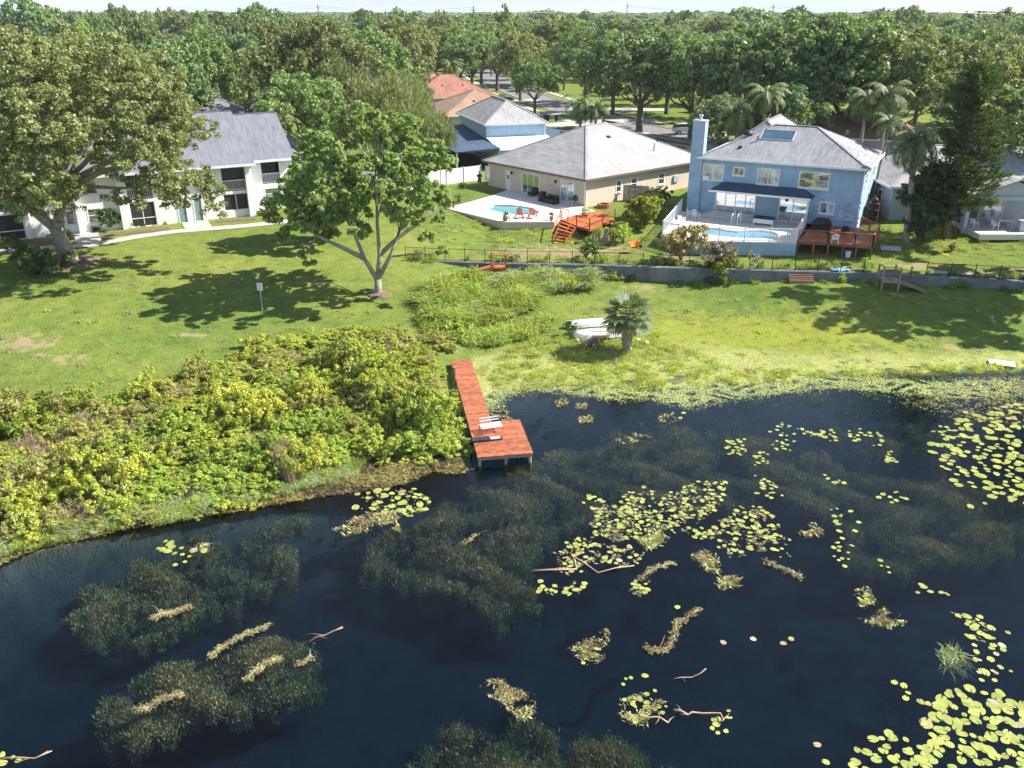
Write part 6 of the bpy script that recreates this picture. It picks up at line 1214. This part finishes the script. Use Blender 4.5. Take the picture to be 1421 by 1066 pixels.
def sheet(name, label, px, py, w_, h_, mat, rz, tilt, cat, crumple=0, zoff=.06):
    p = G(px, py); r = np.random.RandomState(int(px)); m = MB(); n = 5
    for top in (0, 1):
        for i in range(n+1):
            for j in range(n+1): x, y = (i/n-.5)*w_, (j/n-.5)*h_; m.v.append((x, y, (y+h_/2)*tilt+(crumple*math.sin(i*1.9+j)*math.cos(j*2.3) if crumple else 0)+crumple*.6+(.03 if top else 0)))
    q = (n+1)**2
    for i in range(n):
        for j in range(n): a = i*(n+1)+j; m.f.append((q+a, q+a+n+1, q+a+n+2, q+a+1)); m.f.append((a, a+1, a+n+2, a+n+1))
    for e in ([(i*(n+1), (i+1)*(n+1)) for i in range(n)], [((i+1)*(n+1)+n, i*(n+1)+n) for i in range(n)], [(j+1, j) for j in range(n)], [(n*(n+1)+j, n*(n+1)+j+1) for j in range(n)]):
        for a, b in e: m.f.append((a, b, q+b, q+a))
    o = tag(m.build(name, mat), label, cat); o.location = p+up*zoff; o.rotation_euler = (0, 0, rz)
sheet('tarp', 'crumpled blue and white tarp lying below the wall', 1163, 386, 1.5, .8, 'blue_tarp', .1, .1, 'tarp', .1); sheet('panel', 'pale grey flat panel dumped on the grass near the palm', 1236, 347, 1.7, 1.1, 'grey_tarp', -.3, .12, 'panel'); sheet('slab', 'pale concrete slab lying on the bank at the right edge', 1390, 506, 1.6, .8, 'stone', -.35, .1, 'slab')
sheet('paving_slab', 'small pale slab in the shade of the tall palm', 1247, 331, .9, .5, 'stone', 0, .02, 'slab')
# paths
ribbon('sidewalk', [(-60, 70.5)]+[tuple(G(*p))[:2] for p in ((0, 349), (70, 344), (130, 340), (190, 329), (240, 322), (290, 318), (340, 314), (395, 308), (430, 304))], 1.5, 'concrete', .04, 'pale concrete path in front of the apartments')
ribbon('sidewalk', [tuple(G(*p))[:2] for p in ((277, 319), (270, 308))], 2.4, 'concrete', .048, 'short concrete walk to the green doors'); ribbon('sidewalk', [tuple(G(*p))[:2] for p in ((125, 340), (118, 322))], 2.0, 'concrete', .048, 'short concrete walk to the left entrance')
for P_ in (((20, 336), (100, 331), (150, 326), (236, 317)), ((300, 307), (355, 303))): ribbon('mulch_bed', [tuple(G(*p))[:2] for p in P_], 1.3, 'mulch', .035, 'brown mulch bed along the apartment wall', parent=None)
ribbon('wall_walk', [(34.5, wall_y(34.5)+1.6), (41, wall_y(41)+1.3), (48, wall_y(48)+1.3), (57, wall_y(57)+1.4)], .9, 'concrete', .04, 'pale concrete strip behind the wall at right')

# person beside the tan house
p = G(665.5, 259.5); t = thing('person', 'person in dark shirt and grey shorts standing at the corner of the tan house', 'person', p, .2)
def skin(name, V_, E_, mat, parent, lv=2):
    me = bpy.data.meshes.new(name); me.from_pydata([v[:3] for v in V_], E_, []); me.materials.append(MT[mat]); o = link(name, me, parent)
    md = o.modifiers.new('skin', 'SKIN'); md.use_smooth_shade = True
    if not me.skin_vertices: me.attributes
    for i, v in enumerate(V_): me.skin_vertices[0].data[i].radius = (v[3], v[4] if len(v) > 4 else v[3])
    me.skin_vertices[0].data[0].use_root = True; s_ = o.modifiers.new('sub', 'SUBSURF'); s_.levels = lv; s_.render_levels = lv; return o
body = [(0, 0, .95, .13, .1), (0, 0, 1.15, .12, .09), (0, 0, 1.38, .16, .1), (0, -.01, 1.5, .06), (0, -.02, 1.62, .085, .1), (0, -.02, 1.72, .08, .09), (-.19, 0, 1.42, .055), (-.27, -.02, 1.15, .042), (-.16, -.22, 1.08, .034), (-.08, -.27, 1.14, .03), (.19, 0, 1.42, .055), (.27, -.02, 1.15, .042), (.16, -.22, 1.08, .034), (.08, -.27, 1.14, .03),
        (-.09, 0, .86, .09), (-.12, -.01, .48, .058), (-.13, .02, .08, .04), (-.14, -.1, .04, .04), (.09, 0, .86, .09), (.13, -.01, .48, .058), (.15, .02, .08, .04), (.16, -.1, .04, .04)]
try:
    skin('body', body, [(0, 1), (1, 2), (2, 3), (3, 4), (4, 5), (2, 6), (6, 7), (7, 8), (8, 9), (2, 10), (10, 11), (11, 12), (12, 13), (0, 14), (14, 15), (15, 16), (16, 17), (0, 18), (18, 19), (19, 20), (20, 21)], 'skin', t)
except Exception as e: print('skin', e)
MB().tube([(0, 0, .93), (0, 0, 1.15), (0, 0, 1.35), (0, -.01, 1.47)], [.17, .165, .2, .09], 12).tube([(-.17, 0, 1.42), (-.26, -.01, 1.2)], [.085, .07], 8).tube([(.17, 0, 1.42), (.26, -.01, 1.2)], [.085, .07], 8).build('shirt', 'navy', t, True)
MB().tube([(0, 0, 1.0), (0, 0, .86)], [.175, .185], 12).tube([(-.09, 0, .9), (-.12, 0, .52)], [.12, .1], 10).tube([(.09, 0, .9), (.13, 0, .52)], [.12, .1], 10).build('shorts', 'shorts', t, True)
MB().lathe([(.08, 1.68), (.1, 1.72), (.085, 1.79), (.03, 1.82)], 10).build('hair', 'black', t, True)

# cars
def car(name, label, loc, rz, mat, suv=False, group=None):
    t = thing(name, label, 'car', loc, rz, group); h = .25 if suv else 0; L_ = 2.25
    prof = [(-L_, .35), (-L_, .75+h*.5), (-L_+.1, .95+h*.5), (-.95 if not suv else -1.6, 1.0+h*.6), (.95, .98+h*.5), (L_-.25, .82+h*.4), (L_, .62), (L_, .35)]
    def ext(pr, w0, w1=None):
        w1 = w1 or w0; k = len(pr); z1 = max(z for _, z in pr); z0 = min(z for _, z in pr); f = lambda z: w0+(w1-w0)*(z-z0)/(z1-z0)
        return [(x, -f(z), z) for x, z in pr]+[(x, f(z), z) for x, z in pr], [tuple(range(k)), tuple(range(2*k-1, k-1, -1))]+[(i, k+i, k+(i+1) % k, (i+1) % k) for i in range(k)]
    o = MB().add(*ext(prof, .9, .86)).build('body', mat, t, False); bv = o.modifiers.new('soft', 'BEVEL'); bv.width = .07; bv.segments = 3; bv.limit_method = 'ANGLE'; bv.angle_limit = .5
    cab = [(-1.5 if not suv else -2.15, .96+h*.5), (-.9 if not suv else -1.95, 1.42+h), (.25, 1.45+h), (1.0, .97+h*.5)]
    o = MB().add(*ext(cab, .84, .62)).build('cabin', 'glass', t)
    rf_ = [(cab[1][0]-.05, 1.41+h), (cab[1][0]+.1, 1.47+h), (.15, 1.5+h), (.3, 1.44+h)]; o = MB().add(*ext(rf_, .66, .6)).build('roof', mat, t)
    for x in (-1.4, 1.4):
        for s_ in (-1, 1):
            w = MB().lathe([(.2, -.1), (.33, -.1), (.34, 0), (.33, .1), (.2, .1)], 14).build('wheel', 'tyre', t); w.matrix_local = Matrix.Translation((x, s_*.84, .33)) @ Matrix.Rotation(PI/2, 4, 'X'); MB().lathe([(.05, -.105), (.2, -.103), (.2, .103), (.05, .105)], 10).build('rim', 'aluminium', w)
    for s_ in (-.62, .62): MB().box(L_-.03, s_-.2, .62, L_+.02, s_+.2, .74).build('headlight', 'glass_pale', t); MB().box(-L_-.02, s_-.16, .72, -L_+.03, s_+.16, .86).build('tail_light', 'red_chair', t)
    return t
c = car('parked_car', 'dark hatchback nearest the slate roof in the parking road', hz(338, 158, 3.42), 2.0, 'car_dark', group='cars by the apartments'); dup(c, hz(344, 150, 3.42), 2.05, 'dark car parked just behind the nearest one'); dup(c, hz(330, 148, 3.42), 2.0, 'third dark car deepest in the oak shade')
c = car('parked_car', 'white car parked past the terracotta roof, left one', hz(651, 122, 3.42), 2.0, 'car_white', group='cars on the street'); dup(c, hz(672, 128, 3.42), 1.9, 'white car parked past the terracotta roof, right one'); dup(c, hz(675, 138, 3.42), .2, 'white car nosing out beside the pink brown roof')
car('parked_car', 'dark car parked under the street oaks', hz(699, 141, 3.42), .1, 'car_dark', group='cars on the street'); car('white_suv', 'white tall car behind the trunk next to the chimney', hz(952, 186, 3.42), 0.1, 'car_white', True); car('parked_car', 'silver car glimpsed at the road end between oaks', hz(383, 128, 3.42), 1.9, 'car_grey', group='cars by the apartments')
def bin_(label, p): t = thing('wheelie_bin', label, 'bin', p); MB().add([(-.24, -.28, .05), (.24, -.28, .05), (.24, .28, .05), (-.24, .28, .05), (-.3, -.36, 1), (.3, -.36, 1), (.3, .36, 1), (-.3, .36, 1)], [(3, 2, 1, 0), (4, 5, 6, 7), (0, 1, 5, 4), (1, 2, 6, 5), (2, 3, 7, 6), (3, 0, 4, 7)]).build('tub', 'navy', t); MB().box(-.32, -.4, 1.003, .32, .4, 1.07).build('lid', 'black', t)
bin_('dark bin on the driveway, left of three', hz(757, 168, 3.45)); bin_('dark bin on the driveway, middle of three', hz(760, 168, 3.45)); bin_('dark bin on the driveway, apart at the right', hz(772, 168, 3.45))
t = thing('mailbox', 'white mailbox on a dark post beside the driveway', 'mailbox', hz(746, 166, 3.45)); MB().box(-.1, -.1, 0, .1, .1, 1.1).build('post', 'black', t); MB().box(-.25, -.35, 1.102, .25, .35, 1.6).build('box', 'paint_white', t)
# power line on the horizon
poles = [(-30, 560, 26), (243, 640, 25.5), (445, 600, 26), (658, 470, 24.5), (868, 620, 27), (1068, 640, 26.2), (1263, 420, 24.6), (1500, 520, 25.5)]; tops = []
for i, (px, D, z) in enumerate(poles):
    x = atD(px, D); t = thing('power_pole', 'tall power pole above the woods, %s' % ('leftmost, outside the frame', 'first from the left', 'second from the left', 'third from the left', 'fourth from the left', 'fifth from the left', 'rightmost, standing nearest', 'outside the frame at right')[i], 'power pole', (x, D, 3.3), 0, 'power poles on the horizon')
    MB().tube([(0, 0, 0), (0, 0, z-3.3)], [.42, .28], 8).build('pole', 'old_wood', t); MB().box(-1.5, -.15, z-5.2, 1.5, .15, z-4.9).build('crossarm', 'old_wood', t); tops.append(Vector((x, D, z-1.7)))
t = thing('power_lines', 'thin power lines strung between the far poles', 'power line')
for a, b in zip(tops, tops[1:]):
    for dz_ in (0, 1.2): MB().tube([a.lerp(b, i/8)+up*(dz_-2.2*(1-(i/4-1)**2)) for i in range(9)], .07, 4).build('wire', 'aluminium', t)

# ---------------------------------------------------------------- lake plants
def pad_mesh(mat, seed):
    r = np.random.RandomState(seed); n = 13; v = [(0, 0, .0)]; a0 = .16
    for i in range(n): a = a0+(2*PI-2*a0)*i/(n-1); q = 1+.05*r.randn(); v.append((q*math.cos(a), q*.86*math.sin(a), .045*r.rand()))
    me = bpy.data.meshes.new('lily_pad'); me.from_pydata(v, [], [(0, i, i+1) for i in range(1, n)]); me.materials.append(MT[mat]); me.update(); return me
PADS = [pad_mesh('pad', i) for i in range(4)]; PADR = pad_mesh('pad_red', 9)
r = np.random.RandomState(41); NP_ = 0
def flat_soup(name, areas, mat, size, parent=None, zr_=(.005, .05), aspect=2.2, tilt=.35, frag=False):
    out = []
    for P_, n_ in areas:
        xy = np.array(poly_pts(P_, n_, r, 0, 0.)); 
        if len(xy) == 0: continue
        if frag:
            xy = xy+r.randn(len(xy), 2)*(.1 if frag is True else frag); f_ = np.sin(xy[:, 0]*3.1+2*np.sin(xy[:, 1]*2.3))*np.sin(xy[:, 1]*3.7+1.5*np.sin(xy[:, 0]*1.9)); xy = xy[f_+.35*r.randn(len(xy)) > (-.05 if frag is True else -.45)]
            if len(xy) < 3: continue
        P = np.concatenate([xy, zr_[0]+(zr_[1]-zr_[0])*r.rand(len(xy), 1)], 1); Nn = unit(np.concatenate([r.normal(size=(len(xy), 2))*tilt, np.ones((len(xy), 1))], 1)); out.append(leaves(P, Nn, size, r, aspect))
    return link(name, quads_mesh(name, np.concatenate(out), mat), parent)
def lilies(label, P_, n, size, mdf=1.5, mat_n=0, red=.025, group='lily pad patches'):
    global NP_
    pts = poly_pts(P_, int(n*1.15), r, size*mdf*.8, 0.)
    if not pts: return
    pts = [(x+r.randn()*size*.9, y+r.randn()*size*.9) for x, y in pts]
    c_ = Vector((sum(p[0] for p in pts)/len(pts), sum(p[1] for p in pts)/len(pts), 0)); t = thing('water_lily', label, 'water lily', c_, 0, group)
    for x, y in pts:
        s_ = size*(.5+.75*r.rand()); o = link('lily_pad', PADR if r.rand() < red else PADS[r.randint(4)], t, (x-c_.x, y-c_.y, .012+.02*r.rand()), (r.randn()*.07, r.randn()*.07, r.rand()*6.28), s_); NP_ += 1
    if mat_n: o = flat_soup('dead_leaf_mat', [(P_, int(mat_n*.8))], 'mat', .11, t, (-.03, .012), 2.2, .2, True); o.location = -c_; o['kind'] = 'stuff'
# big right patch, lower right patch, central drift, scattered groups
lilies('large crowded patch of yellow green lily pads at the right edge, upper one', [(1300, 600), (1330, 578), (1380, 565), (1421, 560), (1460, 600), (1460, 700), (1400, 698), (1372, 690), (1335, 660), (1318, 625)], 190, .23, 1.35)
lilies('few lily pads trailing left of the upper right patch', [(1285, 605), (1310, 612), (1330, 650), (1345, 690), (1378, 705), (1340, 700), (1300, 640)], 16, .23, 2)
lilies('dense patch of large lily pads in the lower right corner', [(1300, 975), (1335, 950), (1380, 962), (1440, 985), (1470, 1080), (1421, 1075), (1360, 1062), (1300, 1055), (1270, 1062), (1262, 1045), (1290, 1030), (1295, 1000)], 118, .19, 1.6)
lilies('loose lily pads left of the dense lower right patch', [(1178, 1060), (1200, 1035), (1235, 1012), (1260, 1030), (1262, 1050), (1240, 1075), (1190, 1075)], 26, .17, 1.8)
lilies('string of small lily pads above the lower right patch', [(1240, 948), (1250, 945), (1290, 980), (1280, 990)], 7, .13, 1.8); lilies('lily pads beside the floating grass tuft', [(1355, 895), (1385, 890), (1396, 930), (1384, 945), (1350, 938)], 18, .15, 1.5, red=.3); lilies('lily pads in reeds over the grass tuft', [(1322, 858), (1345, 850), (1385, 866), (1384, 890), (1340, 888)], 14, .16, 1.6, 40)
for lb, P_, n_, k in (('upper right arm of the central lily drift', [(930, 680), (985, 665), (1010, 672), (1000, 700), (975, 720), (935, 735), (900, 715)], 62, 700), ('left upper arm of the central lily drift', [(870, 685), (905, 680), (915, 700), (880, 715), (860, 705)], 22, 60), ('middle of the central lily drift', [(825, 705), (880, 695), (925, 720), (960, 735), (930, 745), (880, 750), (840, 752), (820, 740)], 75, 900), ('first group of the left end of the central drift', [(800, 690), (832, 688), (835, 712), (805, 706)], 9, 0), ('lower left group of the central drift', [(775, 765), (800, 745), (850, 755), (890, 765), (890, 785), (820, 780), (780, 800), (768, 785)], 44, 420), ('lily pads under the central drift at its left tip', [(742, 800), (760, 815), (800, 802), (818, 812), (800, 826), (745, 822)], 20, 30), ('right lobe of the central lily drift', [(1000, 722), (1035, 703), (1070, 712), (1082, 735), (1060, 765), (1010, 772), (990, 745)], 62, 520), ('small pads below the central drift', [(870, 808), (900, 805), (900, 822), (880, 828)], 8, 60), ('pads between the drift and its right lobe', [(960, 735), (1000, 730), (1000, 745), (965, 750)], 14, 60), ('low pads on the right of the right lobe', [(1060, 740), (1083, 735), (1100, 775), (1075, 775)], 9, 20)): lilies(lb, P_, n_, .125, 1.25, k)
for lb, P_, n_ in (('cluster of pale lily pads nearest the right lawn shadow', [(1068, 585), (1100, 588), (1120, 600), (1095, 608), (1070, 600)], 14), ('pads below the cluster near the lawn shadow', [(1068, 610), (1100, 612), (1096, 628), (1072, 624)], 12), ('row of lily pads left of the tree reflection', [(1116, 595), (1160, 600), (1162, 612), (1120, 606)], 20), ('pads on the tree reflection, upper', [(1174, 600), (1190, 595), (1225, 600), (1222, 622), (1190, 615)], 18), ('pads on the tree reflection, lower', [(1230, 625), (1250, 630), (1245, 645), (1225, 640)], 12), ('pads straight below the tree reflection', [(1222, 680), (1250, 682), (1252, 696), (1225, 694)], 9), ('round cluster of pads among submerged weed, upper middle', [(1005, 612), (1030, 607), (1038, 628), (1015, 638)], 22), ('small cluster right of the round one', [(1045, 630), (1065, 628), (1070, 645), (1048, 645)], 11), ('pads beside the dark gap in the weed', [(1048, 662), (1080, 668), (1082, 690), (1055, 690)], 20), ('loose pads at the middle right', [(1140, 660), (1170, 664), (1168, 672), (1142, 668)], 7), ('trail of loose pads toward the right lobe', [(1150, 705), (1190, 710), (1195, 740), (1160, 740)], 12), ('thin line of pads in open water at right', [(1150, 745), (1180, 742), (1178, 790), (1160, 782)], 12), ('pads in open water near the right edge', [(1275, 815), (1320, 818), (1318, 826), (1272, 824)], 7), ('pair of pads under the submerged weed edge', [(1222, 778), (1245, 790), (1244, 802), (1232, 798)], 4), ('three pads drifting at the far middle', [(925, 575), (950, 570), (955, 585), (930, 588)], 3), ('pads by the small rotting clump', [(1185, 835), (1200, 820), (1215, 828), (1208, 845), (1190, 842)], 8)): lilies(lb, P_, n_, .13, 1.5)
lilies('bright patch of lily pads touching the left bank', [(500, 685), (520, 675), (560, 680), (598, 690), (595, 706), (560, 718), (520, 714), (498, 706)], 42, .2, 1.3, 300); lilies('tiny group of lily pads off the left bank', [(218, 762), (232, 750), (256, 756), (252, 772), (225, 770)], 9, .16, 1.5); lilies('pair of lily pads below the tiny group', [(244, 778), (262, 772), (262, 786), (248, 788)], 3, .14, 1.6); lilies('two pads right of the tiny group', [(270, 755), (290, 752), (290, 764), (272, 765)], 3, .15, 1.6, 50, .8)
lilies('green pads on the driftwood clump at lower middle', [(858, 975), (880, 958), (920, 962), (925, 985), (905, 1000), (870, 998)], 15, .11, 1.3); lilies('pads at the end of the pink branch', [(980, 1005), (1012, 985), (1018, 1000), (1005, 1025), (985, 1020)], 8, .11, 1.4); lilies('pads on the ragged clump at lower middle', [(800, 900), (830, 895), (840, 915), (815, 925)], 8, .11, 1.4); lilies('yellow pads in the lower left corner', [(-10, 1050), (15, 1045), (25, 1062), (-5, 1072)], 6, .13, 1.3); lilies('small yellow pads by the lone twig', [(852, 940), (880, 938), (878, 952), (856, 952)], 4, .1, 1.5)
for px, py, lb in ((1098, 887, 'lone old pad beside the sunken stump'), (1045, 887, 'single pink tinged pad in open water at right'), (1004, 892, 'single round pad left of the pink tinged one'), (895, 938, 'single pale pad above the driftwood clump'), (1134, 1034, 'reddish pair of leaves in the lower right water'), (1146, 1058, 'yellow leaf near the bottom edge'), (940, 843, 'tiny yellow pad pair in the open water'), (1128, 738, 'brown dead leaf raft at the middle right'), (1087, 893, 'single dull pad right of the pink tinged one')):
    p = hz(px, py, 0); tag(link('lily_pad', PADS[int(px) % 4] if 'pink' not in lb and 'reddish' not in lb else PADR, None, (p.x, p.y, .015), (0, 0, px), .13), lb, 'lily pad')
# drowned branches and rafts of dead weed
def branch(label, pts, rad, mat='branch', weed=0, name='drowned_branch'):
    w_ = [hz(*p[:2], p[2] if len(p) > 2 else .04) for p in pts]; w_ = [q for a_, b_ in zip(w_, w_[1:]) for q in (a_, a_.lerp(b_, .5)+Vector((r.randn()*.09, r.randn()*.09, .02)))]+[w_[-1]]; c_ = w_[0].copy(); t = thing(name, label, 'branch', c_); MB().tube([q-c_ for q in w_], [rad*(1-.5*i/len(w_)) for i in range(len(w_))], 6).build('wood', mat, t, True)
    q = w_[-1]-c_; q0 = w_[-2]-c_; MB().tube([q0, q0.lerp(q, .5)+Vector((.12, .1, .05)), q0+Vector((.25, .22, .06))], [rad*.5, rad*.4, rad*.15], 5).build('twig', mat, t)
    for k_ in range(2):
        b0 = w_[1+k_]-c_; e_ = Vector((r.randn()*.3, r.randn()*.3, .05+.12*r.rand())); MB().tube([b0, b0+e_*.55+Vector((.04, .03, 0)), b0+e_], [rad*.4, rad*.28, rad*.1], 4).build('twig', mat, t, True)
    if weed:
        out = []
        for a, b in zip(w_, w_[1:]):
            n_ = int(weed*(b-a).length); u_ = r.rand(n_, 1); P = np.array(a)*(1-u_)+np.array(b)*u_+np.stack([r.randn(n_)*.075, r.randn(n_)*.055, -.03+.07*r.rand(n_)], 1)+(np.sin(u_*9+len(out))*.12)*np.array([[.3, 1, 0]]); out.append(leaves(P, unit(r.normal(size=(n_, 3))*.6+np.array([0, 0, 1])), .035, r, 4.5))
        o = link('clinging_weed', quads_mesh('clinging_weed', np.concatenate(out), 'mat'), t); o.location = -c_
branch('long weed covered branch in the lower left weed bed, upper one', [(292, 912), (310, 898), (335, 882), (372, 868)], .06, 'old_wood', 420); branch('reddish forked stick pointing right of the lower left weed bed', [(430, 890, .1), (450, 882, .3), (476, 871, .6)], .035); branch('yellow weedy branch in the middle of the lower left bed', [(340, 945), (360, 928), (390, 912)], .05, 'old_wood', 420)
branch('low weed covered log in the lower left bed', [(188, 985), (215, 975), (255, 962)], .06, 'old_wood', 420); branch('small dull branch at the right end of the lower left bed', [(412, 922), (428, 914)], .04, 'old_wood', 300); branch('weedy log floating over the upper left weed bed', [(210, 860), (235, 852), (265, 840)], .07, 'old_wood', 480); branch('bent pink branch floating at the lower middle', [(935, 985, .1), (955, 992, .12), (975, 990, .12), (1000, 990, .15), (1000, 1002, .1)], .04)
branch('pale branch in the driftwood clump', [(895, 998, .1), (915, 995, .15), (925, 1002, .1)], .035); branch('dark twig clump below the central drift', [(895, 900), (920, 903), (935, 885), (940, 865), (970, 846)], .03, 'branch', 260); branch('long curved branch under the central lily drift', [(740, 792), (800, 790), (792, 770), (830, 795), (880, 785)], .045, 'branch'); branch('short stick below the central drift', [(885, 805), (905, 790), (935, 780)], .03, 'old_wood', 160); branch('dark sunken branch right of the drift', [(1060, 778), (1085, 790), (1112, 800)], .08, 'bark', 160); branch('small forked twig in the lower left corner', [(0, 1052, .05), (40, 1052, .15), (72, 1042, .3)], .03)
branch('thin twig under the lone yellow pads', [(935, 942), (960, 940), (980, 928)], .02); branch('thin stick standing near the middle of the weed', [(640, 755), (660, 742)], .02, 'old_wood', 100)
def raft(label, P_, n, mat='mat', size=.12):
    o = flat_soup('weed_raft', [(P_, int(n*2.6))], mat, size*.55, None, (-.04, .05), 4, .7, n > 150); tag(o, label, 'weed raft')
raft('curled raft of pale dead weed at the bottom middle', [(668, 955), (695, 940), (728, 962), (740, 985), (728, 1000), (712, 985), (690, 970)], 900, size=.08); raft('ragged clump of floating weed at lower middle', [(792, 900), (830, 885), (850, 866), (842, 885), (832, 915), (800, 912)], 500, size=.08); raft('weed clump holding the driftwood', [(862, 985), (880, 965), (905, 965), (920, 975), (895, 1005), (868, 998)], 500, size=.08)
raft('straw coloured raft left of the lower middle water', [(465, 735), (500, 715), (540, 712), (560, 720), (510, 735), (480, 742)], 700, size=.12); raft('rotting brown clump in open water at right', [(1183, 830), (1205, 815), (1215, 838), (1195, 845)], 260, size=.08); raft('flat brown clump below the rotting one', [(1200, 868), (1225, 846), (1256, 860), (1240, 870)], 420, size=.08); raft('small brown raft above the open water', [(1112, 740), (1130, 730), (1142, 740), (1125, 746)], 160); raft('brown raft in the gap of the central drift', [(885, 750), (915, 738), (918, 752), (900, 762)], 300)
raft('long tan raft below the right lobe', [(962, 770), (985, 765), (1000, 790), (985, 795)], 260); raft('tan raft at the tip below the right lobe', [(995, 805), (1020, 800), (1025, 812), (998, 815)], 160); raft('tiny raft near the far bank, left', [(770, 558), (785, 552), (788, 560), (774, 566)], 120); raft('tiny raft near the far bank, middle', [(800, 562), (815, 560), (812, 568), (800, 568)], 100); raft('tiny raft near the far bank, right', [(803, 580), (822, 578), (822, 586), (805, 588)], 140)
raft('pale raft floating below the palm reflection', [(850, 610), (885, 600), (900, 606), (870, 615)], 160); raft('yellow weed raft next to the dock platform', [(682, 570), (700, 565), (712, 585), (690, 586)], 300); raft('pale weed raft off the duckweed bank', [(915, 578), (935, 572), (938, 586), (918, 586)], 160); raft('straggling weed beside the bright lily patch', [(545, 735), (552, 725), (556, 740)], 30)
o = flat_soup('floating_margin_weed', [([(-100, 775), (0, 755), (100, 722), (215, 708), (330, 690), (430, 652), (500, 628), (560, 628), (632, 618), (650, 650), (600, 655), (560, 672), (520, 680), (440, 690), (380, 700), (300, 715), (200, 728), (150, 740), (60, 760), (0, 782), (-100, 815)], 15000), ([(600, 655), (640, 640), (655, 652), (640, 658)], 500)], 'margin', .13, None, (-.01, .04), 2.6, .3); tag(o, 'brown green mat of floating weed along the left bank', kind='stuff')
o = flat_soup('duckweed', [([(650, 530), (690, 512), (760, 505), (860, 535), (960, 530), (1100, 525), (1180, 520), (1290, 530), (1421, 525), (1421, 548), (1330, 552), (1200, 540), (1150, 538), (1060, 548), (1000, 556), (960, 566), (900, 552), (860, 556), (800, 548), (740, 540), (700, 550), (680, 575)], 42000), ([(1180, 530), (1300, 540), (1421, 545), (1421, 565), (1320, 580), (1290, 570), (1200, 548)], 1400)], 'duck', .05, None, (.003, .012), 1.4, .1, .3); tag(o, 'yellow film of duckweed along the far shore', kind='stuff')
o = flat_soup('shallow_weed', [([(1290, 540), (1421, 530), (1460, 560), (1421, 590), (1330, 585), (1290, 560)], 2600)], 'margin', .09, None, (-.02, .03), 2.4, .3, True); tag(o, 'brown shallow weed at the right shore', kind='stuff')
for P_, lb in (([(1288, 905), (1305, 895), (1352, 900), (1350, 925), (1318, 935), (1300, 918)], 'tuft of bleached grass floating among the right lily pads'),):
    p = hz(1322, 915, 0); t = thing('grass_tuft', lb, 'grass tuft', p); link('blades', RE[1], t, (0, 0, -.1), (.5, .2, 0), (.75, .75, .35))
# submerged weed beds
def plume(seed, n=170, h=.7, w_=.3):
    r = np.random.RandomState(seed); z = r.rand(n); P = np.stack([r.randn(n)*w_*.55*(.5+z*.5), r.randn(n)*w_*.55*(.5+z*.5), -h*(1-z)], 1); d = unit(np.stack([r.randn(n)*.6, r.randn(n)*.6, np.ones(n)*.8], 1)); s_ = unit(np.cross(d, r.normal(size=(n, 3))))*.022; L_ = (.045+.06*r.rand(n))[:, None]
    return quads_mesh('plume', np.stack([P-d*L_, P+s_, P+d*L_, P-s_], 1), 'weed')
PL = [plume(i) for i in range(5)]; pts = []; r = np.random.RandomState(51)
beds = [([(500, 785), (520, 735), (600, 700), (640, 672), (720, 640), (800, 610), (900, 575), (980, 600), (1000, 640), (1100, 640), (1000, 700), (880, 690), (760, 740), (735, 790), (750, 840), (700, 860), (650, 815), (560, 800)], 2300, .25), ([(980, 590), (1060, 590), (1180, 640), (1280, 660), (1421, 660), (1480, 700), (1421, 760), (1300, 770), (1210, 790), (1170, 770), (1180, 720), (1100, 690), (1050, 640)], 2100, .3), ([(90, 850), (110, 800), (220, 765), (330, 735), (410, 745), (405, 790), (340, 812), (260, 850), (200, 880), (130, 878)], 800, .4), ([(125, 1000), (150, 950), (200, 920), (290, 900), (400, 880), (450, 890), (440, 930), (370, 970), (260, 985), (200, 1025), (140, 1020)], 900, .2), ([(540, 1080), (600, 1010), (650, 985), (720, 980), (760, 1000), (790, 1030), (860, 1010), (940, 1040), (960, 1080)], 620, .3), ([(205, 735), (330, 700), (430, 690), (420, 730), (300, 740)], 120, .6), ([(1140, 560), (1330, 590), (1330, 640), (1180, 620)], 160, .5), ([(880, 590), (1000, 600), (1000, 640), (880, 640)], 160, .35)]
for P_, n_, dp in beds:
    for x, y in poly_pts(P_, n_, r, 0, -.3):
        nn_ = .5+.5*math.sin(x*1.3+2*math.sin(y*.8))*math.cos(y*1.1+x*.4)
        if r.rand() > .18+.8*nn_: continue
        s_ = .8+.6*r.rand(); pts.append((x, y, -dp*.6-.9*(1-nn_)-.15*r.rand(), r.rand()*6.28, s_*.75, s_*.75, s_, r.randint(5)))
tag(scatter('submerged_weed', pts, PL), 'beds of dull olive weed below the water surface')
# air
MB().box(-9500, -450, -5, 9500, 12500, 34)
hz_m, n, l = newmat('haze'); pv = n.new('ShaderNodeVolumePrincipled'); pv.inputs['Color'].default_value = (.86, .92, 1, 1); pv.inputs['Density'].default_value = .0001; ou = n.new('ShaderNodeOutputMaterial'); l.new(pv.outputs[0], ou.inputs['Volume'])
MT['haze'] = hz_m
if True: tag(MB().box(-9400, -430, -5, 9400, 12400, 36).build('haze', 'haze'), 'thin pale haze over the far woods', kind='stuff')
print('pads', NP_)
